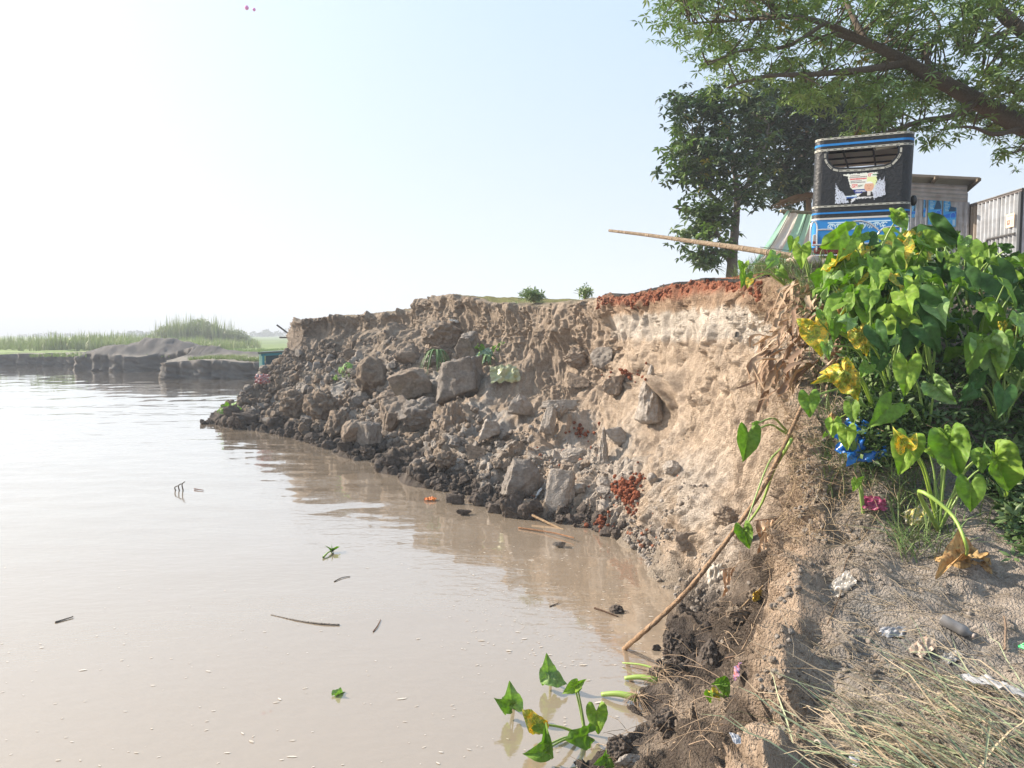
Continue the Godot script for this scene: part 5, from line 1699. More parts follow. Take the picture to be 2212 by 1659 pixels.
func make_far_growth(r: RandomNumberGenerator) -> void:
	var blade := MB.new()
	for k in 9:
		var a := r.randf() * TAU
		var lean := Vector3(cos(a), 0, sin(a)) * r.randf_range(0.05, 0.4)
		var side := Vector3(-sin(a), 0, cos(a)) * 0.018
		var h := r.randf_range(0.6, 1.0)
		var s0 := Vector3(r.randfn(), 0, r.randfn()) * 0.08
		var i := blade.v.size()
		blade.pt(s0 - side); blade.pt(s0 + side); blade.pt(s0 + lean * 0.4 + Vector3(0, h * 0.65, 0) - side); blade.pt(s0 + lean * 0.4 + Vector3(0, h * 0.65, 0) + side); blade.pt(s0 + lean + Vector3(0, h, 0), Color(1.5, 1.4, 1.2))
		blade.ix.append_array([i, i + 2, i + 1, i + 1, i + 2, i + 3, i + 2, i + 4, i + 3])
	var me := blade.mesh()
	var sets := [
		["reeds", "belt of pale tall reeds along the far green shore", -95.0, -34.0, 84.0, 104.0, 1.7, 3000, Color(0.25, 0.28, 0.13), Color(0.34, 0.34, 0.21)],
		["reeds", "low green crop beyond the dug earth on the far shore", -40.0, -8.0, 62.0, 90.0, 0.4, 4000, Color(0.14, 0.21, 0.05), Color(0.2, 0.26, 0.08)],
		["reeds", "short weeds on the edge of the near mud block across the water", -22.5, -13.0, 52.2, 57.0, 0.32, 1500, Color(0.15, 0.2, 0.06), Color(0.24, 0.26, 0.1)],
	]
	for s in sets:
		var ts := []
		var cs := []
		for k in int(s[7]):
			var x := r.randf_range(s[2], s[3])
			var d := r.randf_range(s[4], s[5])
			var h := float(s[6]) * r.randf_range(0.6, 1.15) * (1.0 + 0.35 * sin(x * 0.35) * sin(x * 0.11 + 1.0) + 0.25 * sin(x * 1.3) * sin(x * 0.7))
			ts.append(Transform3D(Basis(Vector3.UP, r.randf() * TAU) * Basis.from_scale(Vector3(maxf(h, 0.8), h, maxf(h, 0.8))), Vector3(x, 1.1, -d)))
			cs.append(Color(s[8]).lerp(s[9], r.randf()))
		tag(many(s[0], me, M.foliage, ts, cs), s[1], "reeds")
	# the tall feathery clump
	var c := P(435, 745, 118.0)
	c.y = 1.05
	var clump := thing("reed_clump", "tall feathery clump of cane rising above the far fields", "reeds", c)
	var ts2 := []
	var cs2 := []
	for k in 350:
		var a := r.randf() * TAU
		var rad := sqrt(r.randf())
		var x := cos(a) * rad * 8.2
		var z := sin(a) * rad * 3.2
		var h := 5.4 * (1.0 - 0.45 * pow(absf(x + 1.0) / 8.2, 2.0)) * r.randf_range(0.35, 1.1)
		if x > 4.0: h *= 0.85
		ts2.append(Transform3D(Basis(Vector3.UP, r.randf() * TAU) * Basis.from_scale(Vector3(h * 0.55, h, h * 0.55)), Vector3(x, 0, z)))
		cs2.append(Color(0.34, 0.32, 0.21).lerp(Color(0.22, 0.26, 0.12), r.randf()))
	many("canes", me, M.foliage, ts2, cs2, clump)
	var ts3 := []
	var cs3 := []
	for k in 5200:
		var u := Vector3(r.randfn(), absf(r.randfn()), r.randfn()).normalized() * pow(r.randf(), 0.45)
		var x := u.x * 9.0
		var top := 4.4 * (1.0 - 0.3 * sin(x * 0.5) * sin(x * 0.5)) * (1.0 if x < 3.0 else 0.8)
		ts3.append(Transform3D(Basis(Vector3(r.randfn(), r.randfn(), r.randfn()).normalized(), r.randf() * TAU) * Basis.from_scale(Vector3.ONE * r.randf_range(0.25, 0.5)), Vector3(x, u.y * top, u.z * 3.4)))
		cs3.append(Color(0.34, 0.33, 0.21).lerp(Color(0.20, 0.25, 0.11), r.randf()))
	many("foliage", sprig_mesh(), M.foliage, ts3, cs3, clump)
	# tree line at the end of the fields: rounded crowns, far away
	var far_m := mat(Color.WHITE, 0.95, true)
	for q in [[652, 722, 14.0, "hazy clump of far trees right of the cane, beside the bamboo poles"], [585, 722, 10.0, "low hazy trees on the horizon left of the bamboo poles"], [300, 722, 9.0, "faint line of trees on the horizon behind the reeds"], [120, 722, 8.0, "faint hazy trees at the left end of the horizon"]]:
		var b := MB.new()
		var at := P(q[0], 722, 560.0)
		at.y = 1.0
		for k in 26:
			var p := Vector3(r.randfn() * 16.0, 0, r.randfn() * 8.0)
			var h: float = float(q[2]) * r.randf_range(0.5, 1.0) * exp(-absf(p.x) / 40.0) * 0.55
			for m in 60:
				var u := Vector3(r.randfn(), r.randfn(), r.randfn()).normalized()
				var w := p + Vector3(u.x * h * 0.6, h * (0.55 + 0.45 * u.y), u.z * h * 0.6)
				var e := Vector3(r.randfn(), r.randfn(), r.randfn()) * h * 0.10
				var g := Vector3(r.randfn(), r.randfn(), r.randfn()) * h * 0.10
				b.flat_tri(w + e, w + g, w - e - g, Color(0.06, 0.09, 0.04).lerp(Color(0.1, 0.13, 0.05), r.randf()))
		var o := thing("far_tree", q[3], "trees", at)
		put("crown", b.mesh(), far_m, o)

# ---------------------------------------------------------------- vehicle, sheds, tarpaulin, boat
func stroke_text(im: Image, x: int, y: int, w: int, h: int, col: Color, r: RandomNumberGenerator, bold := 1) -> void:
	# a line of script: letters hang from a head line
	im.fill_rect(Rect2i(x, y, w, bold), col)
	var k := x
	while k < x + w - h / 2:
		var g := r.randi_range(h / 2, h)
		im.fill_rect(Rect2i(k + g - bold, y, bold, h), col)
		var style := r.randi() % 3
		for a in 24:
			var f := a / 23.0 * TAU * (0.75 if style == 0 else 0.55)
			var cx := k + g * 0.42
			var cy := y + h * 0.58
			var qx := int(cx + cos(f + style) * g * 0.34)
			var qy := int(cy + sin(f + style) * h * 0.32)
			im.fill_rect(Rect2i(qx, qy, bold, bold), col)
		k += g + 1

func shell_path(hw: float, rad: float, len_: float, n := 7) -> Array:
	# plan of the vehicle's body: left side, rounded rear, right side
	var p := [Vector2(-hw, -len_)]
	p.append(Vector2(-hw, -len_ * 0.5))
	for k in n: 
		var a := PI - (PI / 2.0) * k / (n - 1.0)
		p.append(Vector2(-hw + rad + cos(a) * rad, -rad + sin(a) * rad))
	for k in n:
		var a := PI / 2.0 - (PI / 2.0) * k / (n - 1.0)
		p.append(Vector2(hw - rad + cos(a) * rad, -rad + sin(a) * rad))
	p.append(Vector2(hw, -len_ * 0.5))
	p.append(Vector2(hw, -len_))
	return p

func shell(path: Array, ys: Array, off: float, col: Color, bow := 0.0) -> MB:
	var b := MB.new()
	for j in ys.size():
		for i in path.size():
			var q: Vector2 = path[i]
			var nx := 0.0
			var nz := 1.0
			var a: Vector2 = path[maxi(i - 1, 0)]
			var c: Vector2 = path[mini(i + 1, path.size() - 1)]
			var t := (c - a).normalized()
			nx = -t.y
			nz = t.x
			var y: float = ys[j]
			b.pt(Vector3(q.x + nx * off, y, q.y + nz * off + bow * sin((y - 0.74) / 1.13 * PI)), col)
	b.grid(path.size(), ys.size(), 0)
	b.flip()
	return b

func trim_band(o: Node3D, called: String, path: Array, y0: float, y1: float, off: float, white: Color, dash: Color, n_per_m := 22.0) -> void:
	var pts := PackedVector3Array()
	# resample the path finely so that the stitching comes out even
	var dense := []
	for i in path.size() - 1:
		var a: Vector2 = path[i]
		var c: Vector2 = path[i + 1]
		var k := maxi(1, int(a.distance_to(c) * n_per_m))
		for j in k: dense.append(a.lerp(c, float(j) / k))
	dense.append(path[path.size() - 1])
	var b := MB.new()
	for i in dense.size() - 1:
		var a: Vector2 = dense[i]
		var c: Vector2 = dense[i + 1]
		var t := (c - a).normalized()
		var n := Vector3(-t.y, 0, t.x) * off
		var rows := [y0, lerpf(y0, y1, 0.33), lerpf(y0, y1, 0.67), y1]
		for k in 3:
			var col := white
			if k == 1 and i % 2 == 0: col = dash
			b.quad(Vector3(a.x, rows[k + 1], a.y) + n, Vector3(c.x, rows[k + 1], c.y) + n, Vector3(c.x, rows[k], c.y) + n, Vector3(a.x, rows[k], a.y) + n, col)
	put(called, b.mesh(), M.vc, o)

func wheel(o: Node3D, at: Vector3, r: float) -> void:
	var b := MB.new()
	var st := 0
	for k in 25:
		var a := TAU * k / 24.0
		for m in 9:
			var g := TAU * m / 8.0
			var rr := r - 0.05 + cos(g) * 0.05
			b.pt(Vector3(sin(g) * 0.05, cos(a) * rr, sin(a) * rr), Color(0.02, 0.02, 0.02))
	b.grid(9, 25, st)
	var w := put("wheel", b.mesh(), M.vc, o)
	w.position = at
	var h := MB.new()
	h.tube(PackedVector3Array([Vector3(-0.03, 0, 0), Vector3(0.03, 0, 0)]), r - 0.07, r - 0.07, 18, Color(0.45, 0.45, 0.45), Color(0.45, 0.45, 0.45))
	put("rim", h.mesh(), M.vc_shiny, w)

func make_vehicle() -> void:
	var at := P(1850, 560, 10.3)
	at.y = 3.84
	var o := thing("auto_rickshaw", "black canopied three wheeler with blue tail panel and torn poster, seen from behind", "auto rickshaw", at, deg_to_rad(-27.0))
	o.rotation.z = deg_to_rad(-1.2)
	o.scale = Vector3(0.93, 0.985, 1.0)
	var canvas := mat(lin(0.007, 0.009, 0.014), 0.5)
	canvas.heightmap_enabled = true
	canvas.heightmap_texture = bump_tex
	canvas.heightmap_scale = 0.9
	canvas.albedo_texture = grain_tex
	tri_tex(canvas, 0.6)
	var path := shell_path(0.66, 0.13, 2.0)
	# rear panel with the window cut out of it, in two halves
	var win := []
	for q in [[0.0, 1.69], [-0.43, 1.69], [-0.46, 1.66], [-0.46, 1.60], [-0.43, 1.54], [-0.37, 1.475], [-0.30, 1.452], [0.0, 1.44]]: win.append(Vector2(q[0], q[1]))
	var rear := MB.new()
	for sg in [-1.0, 1.0]:
		var pg := PackedVector2Array()
		pg.append(Vector2(0, 1.87)); pg.append(Vector2(0.53 * sg, 1.87)); pg.append(Vector2(0.53 * sg, 0.744)); pg.append(Vector2(0, 0.744))
		for k in range(win.size() - 1, -1, -1): pg.append(Vector2(-win[k].x * sg, win[k].y))
		var tr := Geometry2D.triangulate_polygon(pg)
		var st := rear.v.size()
		for q in pg: rear.pt(Vector3(q.x, q.y, 0.0))
		for k in range(0, tr.size(), 3):
			var a := pg[tr[k]]; var bb := pg[tr[k + 1]]; var cc := pg[tr[k + 2]]
			if (bb - a).cross(cc - a) > 0: rear.tri(st + tr[k], st + tr[k + 2], st + tr[k + 1])
			else: rear.tri(st + tr[k], st + tr[k + 1], st + tr[k + 2])
	put("rear_canvas", rear.mesh(true), canvas, o)
	var left := []
	var right := []
	for q in path:
		if q.x <= -0.529 and q.y > -0.9: left.append(q)
		if q.x >= 0.529 and q.y > -0.9: right.append(q)
	left.push_front(Vector2(-0.66, -0.85))
	right.append(Vector2(0.66, -0.85))
	for side in [left, right]:
		put("side_canvas", shell(side, [0.744, 0.95, 1.2, 1.5, 1.7, 1.87], 0.0, Color.WHITE).mesh(), canvas, o)
	for x in [-0.66, 0.66]:
		var v := MB.new()
		v.box(Vector3(x, 1.75, -1.42), Vector3(0.012, 0.24, 1.14))
		put("valance", v.mesh(), canvas, o)
	# roof
	var roof := MB.new()
	for j in 11:
		for i in 13:
			var u := i / 12.0 * 2.0 - 1.0
			var w := j / 10.0
			var x := u * 0.66
			var z := -2.05 + w * 2.05
			var edge := maxf(absf(u), absf(w * 2.0 - 1.0))
			var cut := 0.035 if absf(u) > 0.95 and (w > 0.95) else 0.0
			roof.pt(Vector3(x * (1.0 - cut), 1.871 + 0.065 * (1.0 - pow(edge, 3.0)) , z - cut * 2.0))
	roof.grid(13, 11, 0)
	put("roof", roof.mesh(), canvas, o)
	var ceil_ := MB.new()
	ceil_.box(Vector3(0, 1.855, -1.02), Vector3(1.26, 0.012, 1.9), Color(0.50, 0.48, 0.43))
	put("roof_lining", ceil_.mesh(), M.vc, o)
	for z in [-0.25, -0.7, -1.15, -1.6]:
		var b := MB.new()
		b.tube(PackedVector3Array([Vector3(-0.62, 1.82, z), Vector3(0.62, 1.82, z)]), 0.016, 0.016, 6, Color(0.03, 0.03, 0.04), Color(0.03, 0.03, 0.04))
		put("roof_bar", b.mesh(), M.vc, o)
	for x in [-0.3, 0.12]:
		var b := MB.new()
		b.tube(PackedVector3Array([Vector3(x, 1.80, -0.05), Vector3(x, 1.80, -1.95)]), 0.016, 0.016, 6, Color(0.03, 0.03, 0.04), Color(0.03, 0.03, 0.04))
		put("roof_bar", b.mesh(), M.vc, o)
	var bag := MB.new()
	bag.box(Vector3(0.30, 1.74, -0.16), Vector3(0.34, 0.09, 0.14), Color(0.6, 0.58, 0.54), Basis(Vector3.BACK, 0.1), 0.035)
	put("rolled_cover", bag.mesh(), M.vc, o)
	var seat := MB.new()
	seat.box(Vector3(0, 1.0, -0.35), Vector3(1.2, 0.62, 0.1), Color(0.03, 0.03, 0.045))
	put("seat_back", seat.mesh(), M.vc, o)
	var part := MB.new()
	part.box(Vector3(0, 1.38, -1.15), Vector3(1.22, 0.24, 0.03), Color(0.02, 0.05, 0.11))
	for k in 5: part.box(Vector3(-0.48 + 0.24 * k, 1.38, -1.13), Vector3(0.2, 0.18, 0.02), Color(0.03, 0.09, 0.19))
	put("partition", part.mesh(), M.vc, o)
	# piping and bands
	var white := Color(0.42, 0.41, 0.36)
	var dk := Color(0.03, 0.03, 0.03)
	var rearpath := []
	for q in path:
		if q.y > -0.9: rearpath.append(q)
	rearpath.push_front(Vector2(-0.66, -0.85)); rearpath.append(Vector2(0.66, -0.85))
	trim_band(o, "piping", rearpath, 1.845, 1.872, 0.005, white, dk)
	trim_band(o, "blue_band", rearpath, 1.76, 1.79, 0.004, Color(0.012, 0.19, 0.52), Color(0.012, 0.19, 0.52))
	trim_band(o, "piping", rearpath, 1.693, 1.72, 0.006, white, dk)
	trim_band(o, "piping", rearpath, 0.915, 0.94, 0.005, white, dk)
	trim_band(o, "blue_band", rearpath, 0.822, 0.846, 0.004, Color(0.012, 0.19, 0.52), Color(0.012, 0.19, 0.52))
	trim_band(o, "piping", rearpath, 0.744, 0.768, 0.007, Color(0.55, 0.52, 0.48), Color(0.55, 0.52, 0.48))
	# piping round the window
	var wp := MB.new()
	var loop := []
	for q in win: loop.append(Vector2(q.x, q.y))
	for k in range(win.size() - 2, 0, -1): loop.append(Vector2(-win[k].x, win[k].y))
	var cells := 0
	for i in range(1, loop.size() - 0):
		var a: Vector2 = loop[i]
		var c: Vector2 = loop[(i + 1) % loop.size()]
		if a.y > 1.685 and c.y > 1.685: continue
		var n := maxi(1, int(a.distance_to(c) / 0.045))
		for k in n:
			var p := a.lerp(c, float(k) / n)
			var q := a.lerp(c, float(k + 1) / n)
			var t := (q - p).normalized()
			var out := Vector2(t.y, -t.x)
			if out.dot(p - Vector2(0, 1.58)) < 0: out = -out
			var h := out * 0.012
			cells += 1
			for m in 3:
				var f0 := m * 0.7
				var col := dk if m == 1 and cells % 2 == 0 else white
				var p0 := p + out * (0.028 + 0.009 * m)
				var q0 := q + out * (0.028 + 0.009 * m)
				var p1 := p0 + out * 0.009
				var q1 := q0 + out * 0.009
				wp.quad(Vector3(p1.x, p1.y, 0.005), Vector3(q1.x, q1.y, 0.005), Vector3(q0.x, q0.y, 0.005), Vector3(p0.x, p0.y, 0.005), col)
	put("window_piping", wp.mesh(), M.vc, o)
	# the torn poster
	var im := Image.create(320, 224, false, Image.FORMAT_RGBA8)
	var r := RandomNumberGenerator.new()
	r.seed = 11
	im.fill(Color(0, 0, 0, 0))
	var nz := fnl(FastNoiseLite.TYPE_SIMPLEX_SMOOTH, 0.06, 4, 2)
	var paper := PackedVector2Array([Vector2(45, 2), Vector2(262, 0), Vector2(256, 110), Vector2(244, 165), Vector2(150, 168), Vector2(140, 150), Vector2(95, 90), Vector2(80, 22)])
	var lefts := PackedVector2Array([Vector2(2, 62), Vector2(22, 100), Vector2(60, 140), Vector2(72, 160), Vector2(88, 200), Vector2(88, 206), Vector2(6, 206)])
	var rights := PackedVector2Array([Vector2(262, 70), Vector2(280, 34), Vector2(288, 70), Vector2(306, 30), Vector2(312, 90), Vector2(318, 160), Vector2(300, 170), Vector2(262, 178), Vector2(250, 190), Vector2(236, 130)])
	var low := PackedVector2Array([Vector2(108, 178), Vector2(130, 166), Vector2(250, 168), Vector2(252, 176), Vector2(136, 180), Vector2(118, 200), Vector2(106, 216)])
	var blue := PackedVector2Array([Vector2(70, 156), Vector2(140, 150), Vector2(146, 172), Vector2(76, 174)])
	for y in 224:
		for x in 320:
			var q := Vector2(x, y) + Vector2(nz.get_noise_2d(x, y), nz.get_noise_2d(x + 99, y)) * 10.0
			var c := Color(0, 0, 0, 0)
			if Geometry2D.is_point_in_polygon(q, paper):
				c = Color(0.90, 0.90, 0.86)
				if x > 200 and y > 30 and y < 110: c = Color(0.88, 0.91, 0.66)
				if x > 90 and x < 206 and y > 112 and y < 142: c = Color(0.08, 0.16, 0.50)
				# a portrait: cap, face, dark coat
				var e := Vector2((x - 215) / 30.0, (y - 98) / 36.0).length()
				if e < 1.0: c = Color(0.86, 0.66, 0.55) if y > 76 else Color(0.93, 0.93, 0.90)
				if y > 132 and absf(x - 205) < 24 + (y - 132) * 1.1: c = Color(0.10, 0.09, 0.10)
				if y > 128 and absf(x - 216) < 11 and y < 160: c = Color(0.85, 0.83, 0.80)
			if Geometry2D.is_point_in_polygon(q, lefts) and nz.get_noise_2d(x * 1.5, y * 1.5) > -0.33: c = Color(0.78, 0.80, 0.86)
			if Geometry2D.is_point_in_polygon(q, rights) and nz.get_noise_2d(x * 2.0, y * 2.0) > -0.33: c = Color(0.80, 0.82, 0.88)
			if Geometry2D.is_point_in_polygon(q, low): c = Color(0.85, 0.85, 0.86)
			if Geometry2D.is_point_in_polygon(q, blue): c = Color(0.10, 0.32, 0.62) if y > 163 else Color(0.80, 0.86, 0.90)
			im.set_pixel(x, y, c)
	stroke_text(im, 92, 14, 66, 5, Color(0.4, 0.3, 0.3), r)
	stroke_text(im, 90, 24, 112, 7, Color(0.25, 0.1, 0.12), r)
	stroke_text(im, 92, 36, 108, 9, Color(0.82, 0.10, 0.16), r, 2)
	stroke_text(im, 98, 52, 70, 5, Color(0.2, 0.2, 0.3), r)
	stroke_text(im, 98, 62, 92, 6, Color(0.15, 0.12, 0.18), r)
	stroke_text(im, 106, 76, 34, 24, Color(0.85, 0.08, 0.14), r, 3)
	stroke_text(im, 146, 84, 34, 14, Color(0.12, 0.25, 0.14), r, 2)
	stroke_text(im, 132, 120, 64, 13, Color(0.95, 0.95, 0.95), r, 2)
	stroke_text(im, 206, 8, 26, 20, Color(0.85, 0.12, 0.22), r, 3)
	stroke_text(im, 234, 14, 26, 9, Color(0.2, 0.45, 0.2), r, 2)
	im.fill_rect(Rect2i(203, 92, 7, 2), Color(0.25, 0.16, 0.13))
	im.fill_rect(Rect2i(221, 92, 7, 2), Color(0.25, 0.16, 0.13))
	im.fill_rect(Rect2i(214, 96, 3, 9), Color(0.74, 0.52, 0.43))
	im.fill_rect(Rect2i(209, 112, 13, 2), Color(0.62, 0.33, 0.3))
	var pm := mat(Color.WHITE, 0.6)
	pm.albedo_texture = ImageTexture.create_from_image(im)
	pm.transparency = BaseMaterial3D.TRANSPARENCY_ALPHA_SCISSOR
	pm.alpha_scissor_threshold = 0.5
	var pb := MB.new()
	pb.quad(Vector3(-0.345, 0.925, 0.006), Vector3(-0.345, 1.36, 0.006), Vector3(0.335, 1.36, 0.006), Vector3(0.335, 0.925, 0.006))
	put("poster", pb.mesh(), pm, o)
	# blue tail panel, lettering, rails, bumper
	var tailp := shell_path(0.655, 0.10, 1.9)
	var tail := shell(tailp, [0.36, 0.45, 0.55, 0.65, 0.744], 0.0, Color(0.012, 0.215, 0.56))
	put("tail_panel", tail.mesh(), M.vc_shiny, o)
	var lt := MB.new()
	var rr := RandomNumberGenerator.new()
	rr.seed = 4
	for k in 8:
		var x0 := -0.38 + 0.1 * k
		for m in 2:
			var pts := []
			for i in 8:
				var f := i / 7.0 * TAU * rr.randf_range(0.5, 0.9) + rr.randf() * 0.3 + k
				pts.append(Vector3(x0 + cos(f) * 0.036 + m * 0.03, 0.64 + sin(f) * 0.04, 0.006 + 0.0008 * m))
			for i in 7:
				var a: Vector3 = pts[i]
				var c: Vector3 = pts[i + 1]
				var n := (c - a).normalized().cross(Vector3.BACK) * 0.007
				lt.quad(a - n, a + n, c + n, c - n, Color(0.55, 0.72, 0.80))
	lt.quad(Vector3(-0.42, 0.69, 0.007), Vector3(-0.42, 0.705, 0.007), Vector3(0.42, 0.705, 0.007), Vector3(0.42, 0.69, 0.007), Color(0.55, 0.72, 0.80))
	put("lettering", lt.mesh(), M.vc, o)
	var chrome := mat(lin(0.62, 0.62, 0.62), 0.25)
	chrome.metallic = 0.85
	for q in [
		[[-0.64, 0.30, 0.05], [-0.645, 0.5, 0.06], [-0.64, 0.66, 0.06], [-0.60, 0.72, 0.05], [-0.56, 0.66, 0.06], [-0.555, 0.5, 0.06], [-0.55, 0.30, 0.05]],
		[[0.64, 0.30, 0.05], [0.645, 0.5, 0.06], [0.64, 0.66, 0.06], [0.60, 0.72, 0.05], [0.56, 0.66, 0.06], [0.555, 0.5, 0.06], [0.55, 0.30, 0.05]],
		[[-0.555, 0.60, 0.06], [-0.40, 0.60, 0.06], [-0.32, 0.58, 0.06], [-0.26, 0.50, 0.06], [-0.2, 0.45, 0.05]],
		[[0.555, 0.60, 0.06], [0.40, 0.60, 0.06], [0.32, 0.58, 0.06], [0.26, 0.50, 0.06], [0.2, 0.45, 0.05]],
		[[-0.30, 0.54, 0.065], [-0.15, 0.66, 0.07], [0.0, 0.70, 0.07], [0.15, 0.66, 0.07], [0.30, 0.54, 0.065]],
		[[-0.62, 0.39, 0.06], [-0.2, 0.39, 0.07], [0.2, 0.39, 0.07], [0.62, 0.39, 0.06]],
		[[-0.66, 0.24, 0.08], [-0.2, 0.235, 0.10], [0.2, 0.235, 0.10], [0.66, 0.24, 0.08]]]:
		var pts := []
		for p in q: pts.append(Vector3(p[0], p[1], p[2]))
		var b := MB.new()
		b.tube(curve(pts, 26), 0.015, 0.015, 7)
		put("rail", b.mesh(), chrome, o)
	var bump := MB.new()
	bump.box(Vector3(0, 0.315, 0.0), Vector3(1.18, 0.085, 0.06), Color(0.20, 0.025, 0.03))
	put("bumper", bump.mesh(), M.vc, o)
	for x in [-0.59, 0.59]:
		var lb := MB.new()
		lb.box(Vector3(x, 0.47, 0.02), Vector3(0.05, 0.14, 0.04), Color(0.55, 0.5, 0.45))
		lb.box(Vector3(x, 0.42, 0.042), Vector3(0.044, 0.05, 0.012), Color(0.4, 0.03, 0.02))
		put("tail_light", lb.mesh(), M.vc_shiny, o)
	var ch := MB.new()
	ch.box(Vector3(0, 0.28, -0.95), Vector3(0.9, 0.10, 1.8), Color(0.03, 0.03, 0.03))
	put("chassis", ch.mesh(), M.vc, o)
	wheel(o, Vector3(-0.5, 0.24, -0.4), 0.24)
	wheel(o, Vector3(0.5, 0.24, -0.4), 0.24)
	wheel(o, Vector3(0.0, 0.24, -2.35), 0.24)
	var front := MB.new()
	front.box(Vector3(0, 0.75, -2.1), Vector3(0.9, 0.75, 0.12), Color(0.012, 0.215, 0.56), Basis(Vector3.RIGHT, 0.15), 0.05)
	front.box(Vector3(-0.55, 1.4, -2.0), Vector3(0.05, 0.95, 0.05), Color(0.03, 0.03, 0.03))
	front.box(Vector3(0.55, 1.4, -2.0), Vector3(0.05, 0.95, 0.05), Color(0.03, 0.03, 0.03))
	put("front_panel", front.mesh(), M.vc, o)
	var mir := MB.new()
	for k in ico_levels[2][0].size():
		var p: Vector3 = ico_levels[2][0][k]
		mir.pt(Vector3(0.70, 1.02, -0.45) + p * Vector3(0.05, 0.075, 0.05), Color(0.015, 0.012, 0.015))
	mir.ix = PackedInt32Array(ico_levels[2][1])
	put("side_lamp", mir.mesh(), M.vc_shiny, o)

func corrugated(w: float, h0: float, h1: float, pitch: float, depth: float, col: Color, r: RandomNumberGenerator, rust := 0.0) -> MB:
	# a sheet in its own plane: x along, y up, ridges standing along y
	var b := MB.new()
	var n := int(w / pitch * 8.0)
	for j in 2:
		for i in n + 1:
			var x := w * i / n
			var y := 0.0 if j == 0 else lerpf(h0, h1, float(i) / n)
			b.pt(Vector3(x, y, cos(x / pitch * TAU) * depth), col)
	for i in n:
		b.ix.append_array([i, i + n + 1, i + 1, i + 1, i + n + 1, i + n + 2])
	return b

